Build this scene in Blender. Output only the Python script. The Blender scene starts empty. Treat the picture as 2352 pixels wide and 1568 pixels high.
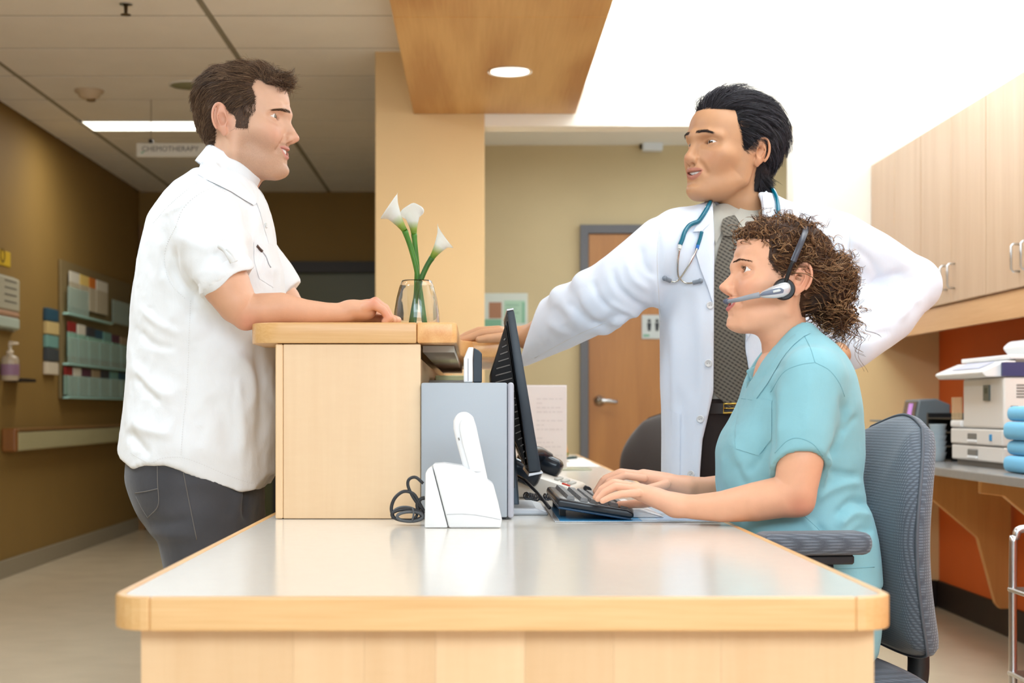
import bpy, bmesh, math, random
import numpy as np
from mathutils import Vector, Matrix, Euler
from mathutils.bvhtree import BVHTree

# ------------------------------------------------------------------ camera, world, lights, exposure
SC = bpy.context.scene
COL = SC.collection
F, VX, VY, EYE = 3500.0, 1095.0, 940.0, 0.952      # focal length in px, vanishing point, eye height
cam_d = bpy.data.cameras.new('camera'); cam = bpy.data.objects.new('camera', cam_d); COL.objects.link(cam)
cam.location = (0, 0, EYE); cam.rotation_euler = (math.pi/2, 0, 0)
cam_d.sensor_width = 36; cam_d.lens = F/2352*36
cam_d.shift_x = (1176-VX)/2352; cam_d.shift_y = (VY-784)/2352
cam_d.clip_start = 0.05
cam_d.dof.use_dof = True; cam_d.dof.focus_distance = 3.05; cam_d.dof.aperture_fstop = 5.6
SC.camera = cam

world = bpy.data.worlds.new('world'); SC.world = world; world.use_nodes = True
world.node_tree.nodes['Background'].inputs[0].default_value = (.82, .94, 1.04, 1)
world.node_tree.nodes['Background'].inputs[1].default_value = 0.75
SC.view_settings.view_transform = 'Standard'; SC.view_settings.look = 'None'
SC.view_settings.gamma = 1; SC.view_settings.use_curve_mapping = False
SC.view_settings.exposure = 0.28

def area_light(name, loc, size, power, color=(1, 1, 1), rot=(0, 0, 0), spread=180):
    d = bpy.data.lights.new(name, 'AREA'); d.shape = 'RECTANGLE'; d.size, d.size_y = size
    d.energy = power; d.color = color; d.spread = math.radians(spread)
    o = bpy.data.objects.new(name, d); COL.objects.link(o); o.location = loc; o.rotation_euler = [math.radians(a) for a in rot]
    return o
# added front fill behind the camera, station ceiling lights, added uplights, hallway
CW = (.80, .94, 1.05)
area_light('front_fill', (0.5, -0.6, 2.45), (3.2, 1.6), 106, CW, (56, 0, 0))  # added fill from the camera side, not a lamp of the room
area_light('station_light_1', (1.15, 3.0, 2.64), (1.0, 1.6), 11, CW)
area_light('station_light_2', (1.10, 5.4, 2.64), (0.9, 1.2), 13, CW)
area_light('uplight_fill', (0.62, 5.0, 2.42), (0.25, 6.0), 54, CW, (180, 42, 0))  # added uplight beside the soffit, whitens the station ceiling and back wall
area_light('cabinet_uplight_fill', (2.06, 5.2, 2.17), (0.16, 4.0), 12, CW, (180, 0, 0))  # second added uplight, brightens ceiling and wall above the cabinets
area_light('corridor_light', (1.2, 8.8, 2.60), (2.4, 0.6), 19, (.86, .95, 1.03))
area_light('hall_light_1', (-1.70, 3.0, 2.62), (0.6, 1.2), 34, (.82, .95, 1.08))
area_light('hall_fill', (-1.30, 5.7, 2.63), (0.5, 0.6), 17, (.82, .95, 1.08))  # added just out of view to brighten the hall ceiling
area_light('hall_light_2', (-1.76, 9.25, 2.64), (1.1, 0.3), 12, (1, .97, .90))
area_light('soffit_downlight', (0.14, 6.42, 2.36), (0.15, 0.15), 3, (1, .95, .88))
area_light('under_cabinet_light', (2.08, 4.6, 1.27), (0.06, 1.0), 2.5, (1, .88, .70))

# ------------------------------------------------------------------ helpers
def P(px, py, Y):
    s = Y/F
    return Vector(((px-VX)*s, Y, EYE-(py-VY)*s))
def XZ(px, py, Y):
    p = P(px, py, Y); return p.x, p.z

def tag(o, label=None, cat=None, group=None, kind=None):
    if label: o['label'] = label
    if cat: o['category'] = cat
    if group: o['group'] = group
    if kind: o['kind'] = kind
    return o
def empty(name, loc, label=None, cat=None, group=None):
    o = bpy.data.objects.new(name, None); COL.objects.link(o); o.location = loc; o.empty_display_size = .05
    return tag(o, label, cat, group)
def attach(o, parent):
    if parent is not None:
        o.parent = parent
        m = Matrix.Translation(parent.location); q = parent.parent
        o.matrix_parent_inverse = (Matrix.Translation(parent.location) if q is None else Matrix.Translation((0, 0, 0))).inverted()
    return o

class MB:
    """collects shapes into one bmesh, world coordinates"""
    def __init__(s): s.bm = bmesh.new()
    def box(s, x0, x1, y0, y1, z0, z1, bev=0, seg=2):
        bm = s.bm if not bev else bmesh.new()
        v = [bm.verts.new((x, y, z)) for x in (x0, x1) for y in (y0, y1) for z in (z0, z1)]
        for f in ((0,1,3,2),(4,6,7,5),(0,4,5,1),(2,3,7,6),(0,2,6,4),(1,5,7,3)): bm.faces.new([v[i] for i in f])
        if bev:
            bmesh.ops.bevel(bm, geom=bm.edges[:]+bm.verts[:], offset=bev, segments=seg, affect='EDGES', profile=.5)
            s.merge(bm)
        return s
    def merge(s, bm, M=None):
        if M is not None: bmesh.ops.transform(bm, matrix=M, verts=bm.verts)
        mp = {}
        for v in bm.verts: mp[v] = s.bm.verts.new(v.co)
        for f in bm.faces:
            try: s.bm.faces.new([mp[v] for v in f.verts])
            except ValueError: pass
        bm.free(); return s
    def obox(s, c, size, rot=(0, 0, 0), bev=0, seg=2):
        m = MB().box(-size[0]/2, size[0]/2, -size[1]/2, size[1]/2, -size[2]/2, size[2]/2, bev, seg)
        s.merge(m.bm, Matrix.Translation(c) @ Euler([math.radians(a) for a in rot]).to_matrix().to_4x4()); return s
    def prism(s, pts, d, bev=0, seg=2):
        """pts: loop of 3D points, d: extrusion vector"""
        bm = bmesh.new(); d = Vector(d)
        a = [bm.verts.new(p) for p in pts]; b = [bm.verts.new(Vector(p)+d) for p in pts]
        n = len(pts)
        bm.faces.new(a); bm.faces.new(b[::-1])
        for i in range(n): bm.faces.new((a[i], b[i], b[(i+1) % n], a[(i+1) % n]))
        bmesh.ops.recalc_face_normals(bm, faces=bm.faces)
        if bev: bmesh.ops.bevel(bm, geom=[e for e in bm.edges if len(e.link_faces) == 2 and e.calc_face_angle(0) > .5], offset=bev, segments=seg, affect='EDGES', profile=.5)
        s.merge(bm); return s
    def tube(s, pts, r, n=8, closed=False, cap=True):
        pts = [Vector(p) for p in pts]; k = len(pts)
        rs = r if hasattr(r, '__len__') else [r]*k
        rings = []; up = None
        for i, p in enumerate(pts):
            a = pts[(i-1) % k] if (closed or i) else p; b = pts[(i+1) % k] if (closed or i < k-1) else p
            t = (b-a).normalized()
            if up is None: up = t.orthogonal().normalized()
            up = (up - t*up.dot(t)); up = up.normalized() if up.length > 1e-6 else t.orthogonal().normalized()
            w = t.cross(up)
            rings.append([s.bm.verts.new(p+(up*math.cos(2*math.pi*j/n)+w*math.sin(2*math.pi*j/n))*rs[i]) for j in range(n)])
        for i in range(k if closed else k-1):
            A, B = rings[i], rings[(i+1) % k]
            for j in range(n): s.bm.faces.new((A[j], A[(j+1) % n], B[(j+1) % n], B[j]))
        if cap and not closed: s.bm.faces.new(rings[0][::-1]); s.bm.faces.new(rings[-1])
        return s
    def lathe(s, prof, c=(0, 0, 0), n=24, M=None, cap=True):
        """prof: (r, z) list, about +z through c"""
        bm = bmesh.new(); rings = []
        for r, z in prof: rings.append([bm.verts.new((r*math.cos(2*math.pi*j/n), r*math.sin(2*math.pi*j/n), z)) for j in range(n)])
        for A, B in zip(rings, rings[1:]):
            for j in range(n): bm.faces.new((A[j], A[(j+1) % n], B[(j+1) % n], B[j]))
        if cap:
            if prof[0][0] > 1e-5: bm.faces.new(rings[0][::-1])
            if prof[-1][0] > 1e-5: bm.faces.new(rings[-1])
        s.merge(bm, Matrix.Translation(c) @ (M if M is not None else Matrix.Identity(4))); return s
    def sphere(s, c, r, n=16, M=None):
        bm = bmesh.new(); bmesh.ops.create_uvsphere(bm, u_segments=n, v_segments=max(6, n//2), radius=1)
        sc = Matrix.Diagonal((*(r if hasattr(r, '__len__') else (r, r, r)), 1))
        s.merge(bm, Matrix.Translation(c) @ (M if M is not None else Matrix.Identity(4)) @ sc); return s
    def quad(s, a, b, c, d):
        s.bm.faces.new([s.bm.verts.new(p) for p in (a, b, c, d)]); return s
    def build(s, name, mat, parent=None, smooth=False, kind=None, recalc=True):
        if recalc: bmesh.ops.recalc_face_normals(s.bm, faces=s.bm.faces)
        me = bpy.data.meshes.new(name); s.bm.to_mesh(me); s.bm.free()
        return link(name, me, mat, parent, smooth, kind)
def link(name, me, mat, parent=None, smooth=False, kind=None):
    o = bpy.data.objects.new(name, me); COL.objects.link(o)
    if mat is not None:
        me.materials.clear(); me.materials.append(mat)
    if smooth: me.polygons.foreach_set('use_smooth', [True]*len(me.polygons))
    if smooth == 'sharp': me.set_sharp_from_angle(angle=math.radians(40))
    attach(o, parent)
    if kind: o['kind'] = kind
    return o
def struct(name, mb, mat, parent=None, smooth=False): return mb.build(name, mat, parent, smooth, None if parent else 'structure')
def copy_tree(o, parent=None, loc=None):
    c = o.copy(); COL.objects.link(c)
    if parent is not None: c.parent = parent
    if loc is not None: c.location = loc
    for ch in o.children: copy_tree(ch, c)
    return c

def text_obj(name, body, size, M, mat, parent, depth=.001, align='CENTER'):
    cu = bpy.data.curves.new(name, 'FONT'); cu.body = body; cu.size = size; cu.align_x = align; cu.align_y = 'CENTER'; cu.extrude = depth; cu.resolution_u = 3
    t = bpy.data.objects.new(name, cu); COL.objects.link(t)
    dg = bpy.context.evaluated_depsgraph_get(); me = bpy.data.meshes.new_from_object(t.evaluated_get(dg))
    bpy.data.objects.remove(t); me.transform(M); me.name = name
    return link(name, me, mat, parent)

def catmull(p, n=6):
    p = [Vector(v) for v in p]; q = [p[0]*2-p[1]]+p+[p[-1]*2-p[-2]]; out = []
    for i in range(1, len(q)-2):
        for k in range(n):
            t = k/n; a_, b_, c_, d_ = q[i-1], q[i], q[i+1], q[i+2]
            out.append(.5*((2*b_)+(c_-a_)*t+(2*a_-5*b_+4*c_-d_)*t*t+(3*b_-a_-3*c_+d_)*t**3))
    return out+[p[-1]]

# ------------------------------------------------------------------ materials
def s2l(c): return tuple(((v/255)/12.92 if v/255 <= .04045 else ((v/255+.055)/1.055)**2.4) for v in c)+(1,)
def new_mat(name):
    m = bpy.data.materials.new(name); m.use_nodes = True
    return m, m.node_tree.nodes, m.node_tree.links, m.node_tree.nodes['Principled BSDF']
def mat(name, rgb, rough=.5, metal=0, spec=.5, bump=0, bscale=200, var=0, vscale=6, trans=0, ior=1.45, emit=0, alpha=1, sheen=0, coat=0):
    m, N, L, b = new_mat(name); c = s2l(rgb)
    b.inputs['Base Color'].default_value = c; b.inputs['Roughness'].default_value = rough; b.inputs['Metallic'].default_value = metal
    b.inputs['Specular IOR Level'].default_value = spec; b.inputs['IOR'].default_value = ior
    b.inputs['Transmission Weight'].default_value = trans; b.inputs['Alpha'].default_value = alpha
    b.inputs['Sheen Weight'].default_value = sheen; b.inputs['Coat Weight'].default_value = coat
    if emit: b.inputs['Emission Color'].default_value = c; b.inputs['Emission Strength'].default_value = emit
    tc = N.new('ShaderNodeTexCoord')
    if var:
        n = N.new('ShaderNodeTexNoise'); n.inputs['Scale'].default_value = vscale; n.inputs['Detail'].default_value = 5; L.new(tc.outputs['Object'], n.inputs['Vector'])
        r = N.new('ShaderNodeValToRGB'); L.new(n.outputs['Fac'], r.inputs[0])
        r.color_ramp.elements[0].position = .3; r.color_ramp.elements[1].position = .7
        r.color_ramp.elements[0].color = tuple(v*(1-var) for v in c[:3])+(1,); r.color_ramp.elements[1].color = tuple(min(1, v*(1+var)) for v in c[:3])+(1,)
        L.new(r.outputs[0], b.inputs['Base Color'])
    if bump:
        n = N.new('ShaderNodeTexNoise'); n.inputs['Scale'].default_value = bscale; n.inputs['Detail'].default_value = 3; L.new(tc.outputs['Object'], n.inputs['Vector'])
        bp = N.new('ShaderNodeBump'); bp.inputs['Strength'].default_value = bump; bp.inputs['Distance'].default_value = .002
        L.new(n.outputs['Fac'], bp.inputs['Height']); L.new(bp.outputs[0], b.inputs['Normal'])
    return m
def wood(name, light, dark, axis='z', scale=1.0, rough=.35, contrast=1.0, rings=0, figure=0, coat=.15, fine_w=.35):
    """grain runs along axis; rings>0 adds cathedral bands; figure adds fine cross flecks"""
    m, N, L, b = new_mat(name)
    tc = N.new('ShaderNodeTexCoord'); mp = N.new('ShaderNodeMapping'); L.new(tc.outputs['Object'], mp.inputs[0])
    k = {'x': 0, 'y': 1, 'z': 2}[axis]; sc = [14*scale]*3; sc[k] = .9*scale
    mp.inputs['Scale'].default_value = sc
    n1 = N.new('ShaderNodeTexNoise'); n1.inputs['Scale'].default_value = 1.0; n1.inputs['Detail'].default_value = 6; n1.inputs['Roughness'].default_value = .62; L.new(mp.outputs[0], n1.inputs['Vector'])
    fine = N.new('ShaderNodeMapping'); L.new(tc.outputs['Object'], fine.inputs[0]); f = [170*scale]*3; f[k] = 5*scale; fine.inputs['Scale'].default_value = f
    n2 = N.new('ShaderNodeTexNoise'); n2.inputs['Scale'].default_value = 1; n2.inputs['Detail'].default_value = 3; L.new(fine.outputs[0], n2.inputs['Vector'])
    mx = N.new('ShaderNodeMath'); mx.operation = 'MULTIPLY_ADD'; mx.inputs[1].default_value = fine_w; L.new(n2.outputs['Fac'], mx.inputs[0]); 
    ad = N.new('ShaderNodeMath'); ad.operation = 'MULTIPLY'; ad.inputs[1].default_value = 1-fine_w; L.new(n1.outputs['Fac'], ad.inputs[0]); L.new(ad.outputs[0], mx.inputs[2])
    fac = mx.outputs[0]
    if rings:
        wm = N.new('ShaderNodeMapping'); L.new(tc.outputs['Object'], wm.inputs[0]); w = [5*scale]*3; w[k] = .75*scale; wm.inputs['Scale'].default_value = w
        nz = N.new('ShaderNodeTexNoise'); nz.inputs['Scale'].default_value = .9; nz.inputs['Detail'].default_value = 1.0; nz.inputs['Roughness'].default_value = .4; L.new(wm.outputs[0], nz.inputs['Vector'])
        mu = N.new('ShaderNodeMath'); mu.operation = 'MULTIPLY'; mu.inputs[1].default_value = 9*math.pi; L.new(nz.outputs['Fac'], mu.inputs[0])
        sn = N.new('ShaderNodeMath'); sn.operation = 'SINE'; L.new(mu.outputs[0], sn.inputs[0])
        m2 = N.new('ShaderNodeMath'); m2.operation = 'MULTIPLY_ADD'; m2.inputs[1].default_value = .11*rings; L.new(sn.outputs[0], m2.inputs[0]); L.new(fac, m2.inputs[2]); fac = m2.outputs[0]
    if figure:
        fm = N.new('ShaderNodeMapping'); L.new(tc.outputs['Object'], fm.inputs[0]); g = [28]*3; g[k] = 130; fm.inputs['Scale'].default_value = g
        n3 = N.new('ShaderNodeTexNoise'); n3.inputs['Scale'].default_value = 1; n3.inputs['Detail'].default_value = 2; L.new(fm.outputs[0], n3.inputs['Vector'])
        m3 = N.new('ShaderNodeMath'); m3.operation = 'MULTIPLY_ADD'; m3.inputs[1].default_value = .2*figure; L.new(n3.outputs['Fac'], m3.inputs[0])
        o3 = N.new('ShaderNodeMath'); o3.operation = 'SUBTRACT'; o3.inputs[1].default_value = .1*figure; L.new(fac, o3.inputs[0]); L.new(o3.outputs[0], m3.inputs[2]); fac = m3.outputs[0]
    r = N.new('ShaderNodeValToRGB'); L.new(fac, r.inputs[0])
    r.color_ramp.elements[0].position = .5-.22/contrast; r.color_ramp.elements[1].position = .5+.22/contrast
    r.color_ramp.elements[0].color = s2l(dark); r.color_ramp.elements[1].color = s2l(light)
    L.new(r.outputs[0], b.inputs['Base Color']); b.inputs['Roughness'].default_value = rough; b.inputs['Coat Weight'].default_value = coat; b.inputs['Coat Roughness'].default_value = .25
    return m
# ------------------------------------------------------------------ room shell
M = {}
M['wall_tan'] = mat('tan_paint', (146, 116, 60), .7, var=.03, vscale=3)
M['wall_station'] = mat('peach_tan_paint', (243, 211, 154), .7, var=.02, vscale=3)
M['wall_corridor'] = mat('beige_paint', (207, 187, 146), .7, var=.03, vscale=3)
M['wall_overlit'] = mat('overlit_peach', (250, 244, 234), .7)  # peach wall washed out by strong light, put into the base colour
M['wall_orange'] = mat('orange_paint', (214, 98, 30), .65, var=.04, vscale=3)
M['white_paint'] = mat('white_paint', (245, 243, 238), .7)
M['tile'] = mat('ceiling_tile_fibre', (244, 240, 234), .85, bump=.4, bscale=260, var=.02, vscale=4)
M['tee'] = mat('ceiling_grid_metal', (150, 144, 126), .6)
M['floor'] = mat('vinyl_floor', (228, 212, 184), .22, var=.05, vscale=5, bump=.05, bscale=30)
M['base_grey'] = mat('grey_rubber_base', (160, 150, 128), .55)
M['base_black'] = mat('black_rubber_base', (38, 26, 22), .5)
M['maple'] = wood('maple_laminate', (244, 214, 174), (230, 192, 148), 'z', .7, .38, .7, rings=.25, figure=.7, fine_w=.14)
M['maple_y'] = wood('maple_laminate_long', (240, 205, 162), (220, 177, 127), 'y', 1.0, .38, .8)
M['oak_x'] = wood('oak_edge', (236, 194, 138), (212, 159, 96), 'x', 1.6, .35, 1.0, rings=.5)
M['oak_y'] = wood('oak_edge_long', (243, 196, 136), (216, 158, 92), 'y', 1.6, .35, 1.0, rings=.3)
M['cab'] = wood('beech_cabinet', (208, 180, 152), (182, 148, 118), 'z', .9, .4, .8)
M['cab_y'] = wood('beech_rail', (222, 178, 132), (196, 146, 98), 'y', .9, .4, .8)
M['soffit'] = wood('plywood_soffit', (216, 170, 104), (186, 132, 66), 'y', .55, .5, .9, rings=1.8, figure=.3)
M['door'] = wood('oak_veneer_door', (186, 126, 62), (156, 98, 42), 'z', .8, .45, .8, rings=.8)
M['bracket'] = wood('maple_bracket', (226, 166, 96), (204, 138, 70), 'z', .8, .45, .7)
M['frame_grey'] = mat('grey_door_frame', (104, 103, 106), .5)
M['dark_frame'] = mat('dark_bronze_frame', (40, 30, 24), .45)
M['glass_door'] = mat('olive_tinted_glass', (92, 90, 46), .3, spec=.4)
M['chrome'] = mat('brushed_metal', (205, 205, 205), .28, metal=1)
M['lamp_white'] = mat('lit_diffuser', (255, 250, 232), .5, emit=3.2)
M['lamp_warm'] = mat('lit_tube', (255, 238, 205), .5, emit=4.0)
M['white_plastic'] = mat('white_plastic', (238, 238, 238), .38)
M['black_plastic'] = mat('black_plastic', (30, 31, 33), .35)

CEIL = 2.68; LW = -2.68; RW = 2.23; BACK = 7.35; END = 12.1; COR = 9.97; Y0 = -1.0
struct('floor', MB().box(LW-.1, 3.4, Y0, END+.2, -.08, 0), M['floor'])
ceil = struct('ceiling', MB().box(LW-.1, 3.4, Y0, END+.2, CEIL+.02, CEIL+.10), M['white_paint'])
struct('ceiling_station', MB().box(-.305, RW+.1, Y0, BACK, CEIL, CEIL+.018), M['white_paint'])
struct('ceiling_corridor', MB().box(-.3, 3.4, BACK, COR, CEIL, CEIL+.018), M['white_paint'])
# hallway ceiling: grid tees and 2x4 tiles, each tile a part
xs = [LW, -2.38, -1.172, -.31]; ys = [Y0]+[6.683+.603*i for i in range(-12, 9)]+[END]
tees = MB()
for x in xs[1:-1]: tees.box(x-.012, x+.012, Y0, END, CEIL-.003, CEIL+.006)
for y in ys[1:-1]: tees.box(LW, -.31, y-.007, y+.007, CEIL-.002, CEIL+.006)
tees.build('ceiling_grid', M['tee'], ceil)
shared = {}
TROF = None
for i in range(3):
    for j in range(len(ys)-1):
        x0, x1, y0, y1 = xs[i], xs[i+1], ys[j], ys[j+1]
        if y1 < 3.2: 
            continue
        if i == 1 and abs(y0-(6.683+.603*4)) < .01:
            TROF = (x0, x1, y0, y1); y0 = y0+.32
        w, d = round(x1-x0-.026, 3), round(y1-y0-.016, 3)
        if (w, d) not in shared:
            t = MB().box(-w/2, w/2, -d/2, d/2, -.012, .012, .004, 1).build('ceiling_tile', M['tile'])
            shared[(w, d)] = t.data; bpy.data.objects.remove(t)
        o = bpy.data.objects.new('ceiling_tile', shared[(w, d)]); COL.objects.link(o); o.parent = ceil
        o.location = ((x0+x1)/2, (y0+y1)/2, CEIL+.008)
MB().box(LW, -.31, Y0, 3.0, CEIL, CEIL+.015).build('ceiling_panel', M['tile'], ceil)
# fluorescent troffer in the hall ceiling
x0, x1, y0, y1 = TROF
t = empty('ceiling_light', ((x0+x1)/2, y0+.15, CEIL), 'long lit fluorescent panel set in the hallway ceiling', 'ceiling light')
MB().box(x0+.02, x1-.02, y0+.012, y0+.31, CEIL-.006, CEIL+.004).build('diffuser', M['lamp_white'], t)
f = MB(); f.box(x0+.005, x1-.005, y0, y0+.014, CEIL-.01, CEIL+.01); f.box(x0+.005, x1-.005, y0+.308, y0+.322, CEIL-.01, CEIL+.01)
f.box(x0, x0+.02, y0, y0+.322, CEIL-.01, CEIL+.01); f.box(x1-.02, x1, y0, y0+.322, CEIL-.01, CEIL+.01); f.build('frame', M['white_plastic'], t)
# walls
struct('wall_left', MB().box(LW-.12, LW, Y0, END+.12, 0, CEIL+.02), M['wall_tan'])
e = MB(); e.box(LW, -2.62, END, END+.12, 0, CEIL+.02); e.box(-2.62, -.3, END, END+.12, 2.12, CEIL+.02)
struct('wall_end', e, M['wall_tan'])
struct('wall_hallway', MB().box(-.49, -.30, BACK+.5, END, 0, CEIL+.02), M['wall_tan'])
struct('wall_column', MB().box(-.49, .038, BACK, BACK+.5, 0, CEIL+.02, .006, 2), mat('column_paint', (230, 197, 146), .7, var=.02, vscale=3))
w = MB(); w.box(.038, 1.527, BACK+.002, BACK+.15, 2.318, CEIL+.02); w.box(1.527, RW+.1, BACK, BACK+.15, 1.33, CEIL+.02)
struct('wall_back', w, M['wall_overlit'])
struct('wall_back_lower', MB().box(1.527, RW+.1, BACK, BACK+.15, 0, 1.33), M['wall_station'])
struct('wall_corridor', MB().box(-.3, 3.4, COR, COR+.12, 0, CEIL+.02), M['wall_corridor'])
w = MB(); w.box(RW, RW+.1, Y0, BACK, 1.33, CEIL+.02); struct('wall_right', w, M['wall_overlit'])
struct('wall_right_lower', MB().box(RW, RW+.1, Y0, BACK, 0, 1.33), M['wall_orange'])
struct('baseboard_left', MB().box(LW, LW+.012, Y0, END, 0, .10, .004, 1), M['base_grey'])
struct('baseboard_right', MB().box(RW-.012, RW, Y0, BACK, 0, .13, .004, 1), M['base_black'])
struct('baseboard_back', MB().box(1.527, RW-.012, BACK-.012, BACK, 0, .13, .004, 1), M['base_black'])
struct('baseboard_corridor', MB().box(-.3, 3.4, COR-.012, COR, 0, .10, .004, 1), M['base_grey'])
# plywood soffit with a board joint, over the counter
sof = struct('trim_soffit', MB().box(-.30, .472, Y0, BACK-.004, 2.392, CEIL-.001), M['soffit'])
for (a, b) in ((2.4, 4.0), (4.006, 5.53), (5.536, BACK-.004)):
    MB().box(-.305, .477, a, b, 2.376, 2.3915, .003, 1).build('panel', M['soffit'], sof)
d = empty('downlight', (.14, 6.42, 2.376), 'round lit downlight recessed in the plywood soffit', 'ceiling light')
MB().lathe([(.094, -.004), (.094, .0), (.080, .003), (.080, -.004)], (.14, 6.42, 2.375), 32, cap=False).build('trim_ring', M['white_plastic'], d, True)
MB().lathe([(.0, -.001), (.081, -.001), (.081, .0005), (0, .0005)], (.14, 6.42, 2.3745), 32, cap=False).build('lens', M['lamp_white'], d)
# end-wall glazed double door in a dark frame
dd = struct('door_2', MB().box(-2.60, -.50, END+.05, END+.08, 0.02, 2.06), M['glass_door'])
f = MB(); f.box(-2.62, -.49, END-.03, END+.1, 2.04, 2.125); f.box(-2.62, -2.55, END-.02, END+.1, 0, 2.05); f.box(-1.62, -1.50, END-.01, END+.09, 0, 2.05)
f.build('frame', M['dark_frame'], dd)
struct('trim_3', MB().box(LW+.01, -2.622, END-.06, END-.001, 0, 2.4), wood('stained_post', (150, 108, 52), (120, 82, 36), 'z', 1, .5, .8))
# corridor restroom door
fx0, fx1 = (1332-VX)/351, 1.72
f = MB(); f.box(fx0, fx0+.052, COR-.05, COR, 0, 2.155); f.box(fx1-.05, fx1, COR-.05, COR, 0, 2.155); f.box(fx0+.052, fx1-.05, COR-.05, COR, 2.10, 2.155)
dr = struct('door_1', MB().box(fx0+.054, fx1-.052, COR-.03, COR-.001, .01, 2.098, .003, 1), M['door'])
f.build('frame', M['frame_grey'], dr)
hx, hz = (1375-VX)/351, EYE+20/351
h = MB(); h.lathe([(.032, 0), (.034, .004), (.034, .010), (.018, .02), (.012, .045)], (hx, COR-.03, hz), 20, Euler((math.pi/2, 0, 0)).to_matrix().to_4x4())
h.tube([(hx, COR-.085, hz), (hx+.02, COR-.09, hz), (hx+.06, COR-.088, hz-.002), (hx+.115, COR-.085, hz-.008)], [.016, .015, .013, .009], 12)
h.build('lever_handle', M['chrome'], dr, True)
# ------------------------------------------------------------------ ceiling and corridor fittings
p = P(438, 201, 3500/432); t = empty('ceiling_speaker', (p.x, p.y, CEIL), 'round olive ceiling speaker beside a white tile joint', 'speaker')
MB().lathe([(0, -.006), (.100, -.006), (.106, -.003), (.106, 0)], (p.x, p.y, CEIL-.004), 28).build('grille', mat('speaker_grille', (150, 150, 118), .6, bump=.5, bscale=600), t, True)
MB().lathe([(.106, -.006), (.116, -.004), (.118, 0.002)], (p.x, p.y, CEIL-.004), 28, cap=False).build('rim', M['white_plastic'], t, True)
p = P(205, 206, 3500/425); t = empty('smoke_detector', (p.x, p.y, CEIL), 'small pale domed smoke detector on the hallway ceiling', 'detector')
MB().lathe([(0, -.052), (.03, -.050), (.055, -.036), (.062, -.018), (.075, -.012), (.078, 0)], (p.x, p.y, CEIL-.004), 24).build('housing', mat('aged_plastic', (206, 186, 158), .5), t, True)
MB().lathe([(.02, -.060), (.026, -.056), (.026, -.046)], (p.x+.01, p.y, CEIL-.004), 16).build('sensor', mat('sensor_brown', (130, 104, 72), .5), t, True)
p = P(289, 3, 3500/540); t = empty('sprinkler', (p.x, p.y, CEIL), 'little dark sprinkler head poking from the ceiling by the top edge', 'sprinkler')
MB().lathe([(.028, -.003), (.028, .0)], (p.x, p.y, CEIL-.004), 16).build('plate', M['chrome'], t)
MB().lathe([(.006, -.05), (.022, -.048), (.022, -.045), (.007, -.042), (.009, -.004)], (p.x, p.y, CEIL-.004), 16).build('head', mat('dark_bronze', (92, 76, 52), .4, .6), t, True)
# hanging sign
YS = 3500/412
xs0, zs0 = XZ(314, 361, YS); xs1, zs1 = XZ(560, 329, YS)
t = empty('hanging_sign', ((xs0+xs1)/2, YS, zs1), 'white hanging sign lettered CHEMOTHERAPY above the hallway', 'sign')
MB().box(xs0, xs1, YS-.012, YS+.012, zs0, zs1, .004, 2).build('board', mat('sign_white', (222, 218, 206), .5), t)
xt, zt = XZ(392, 343, YS)
RX = Matrix.Rotation(math.pi/2, 4, 'X')
text_obj('lettering', 'CHEMOTHERAPY', .041, Matrix.Translation((xt, YS-.0125, zt)) @ RX, mat('sign_text', (92, 88, 84), .6), t, .0006)
xg, zg = XZ(330, 350, YS)
MB().prism([(xg-.014, YS-.0128, zg+.002), (xg-.006, YS-.0128, zg-.010), (xg+.016, YS-.0128, zg+.016), (xg-.005, YS-.0128, zg-.001)], (0, -.001, 0)).build('logo', mat('logo_green', (90, 170, 130), .6), t)
for px in (347, 530):
    xr, zr = XZ(px, 322, YS)
    MB().tube([(xr, YS, zs1), (xr, YS, CEIL)], .0025, 8).build('rod', M['tee'], t)
    MB().box(xr-.012, xr+.012, YS-.014, YS+.014, zs1-.001, zs1+.022, .003, 1).build('clip', M['dark_frame'], t)
# corridor box on the wall, poster, restroom plaque
x0, z0 = XZ(1473, 350, COR); x1, z1 = XZ(1519, 315, COR)
t = empty('wall_box', ((x0+x1)/2, COR, z0), 'small white box high on the corridor wall near its ceiling', 'alarm')
MB().box(x0, x1, COR-.09, COR-.012, z0, z1, .008, 2).build('housing', mat('box_white', (226, 230, 234), .4), t)
MB().box(x0-.012, x0+.004, COR-.05, COR, z0+.02, z1-.01, .003, 1).build('bracket', M['dark_frame'], t)
YP = COR-.004
x0, z0 = XZ(1100, 752, YP); x1, z1 = XZ(1212, 673, YP)
t = empty('wall_poster', ((x0+x1)/2, YP, z0), 'white and green notice poster taped to the corridor wall', 'poster')
MB().box(x0, x1, YP-.004, YP+.002, z0-.03, z1, .002, 1).build('sheet', mat('poster_paper', (214, 220, 210), .6), t)
def flat(name, px0, px1, py0, py1, Y, rgb, parent, th=.002):
    a, b = XZ(px0, py1, Y); c, d = XZ(px1, py0, Y)
    return MB().box(a, c, Y-th, Y, b, d).build(name, mat(name+'_ink', rgb, .6), parent)
flat('picture', 1123, 1152, 694, 731, YP-.004, (170, 122, 92), t)
flat('green_panel', 1158, 1206, 690, 742, YP-.004, (178, 212, 186), t)
flat('green_band', 1104, 1152, 733, 750, YP-.004, (128, 180, 150), t)
flat('green_bar', 1199, 1206, 694, 742, YP-.006, (140, 190, 160), t)
for k in range(4): flat('text_line', 1162, 1192-6*(k % 2), 699+9*k, 702+9*k, YP-.006, (150, 186, 164), t)
YQ = COR-.034
x0, z0 = XZ(1474, 778, YQ); x1, z1 = XZ(1526, 723, YQ)
t = empty('restroom_plaque', ((x0+x1)/2, YQ, z0), 'square grey restroom plaque with two dark figures on the oak door', 'sign')
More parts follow.
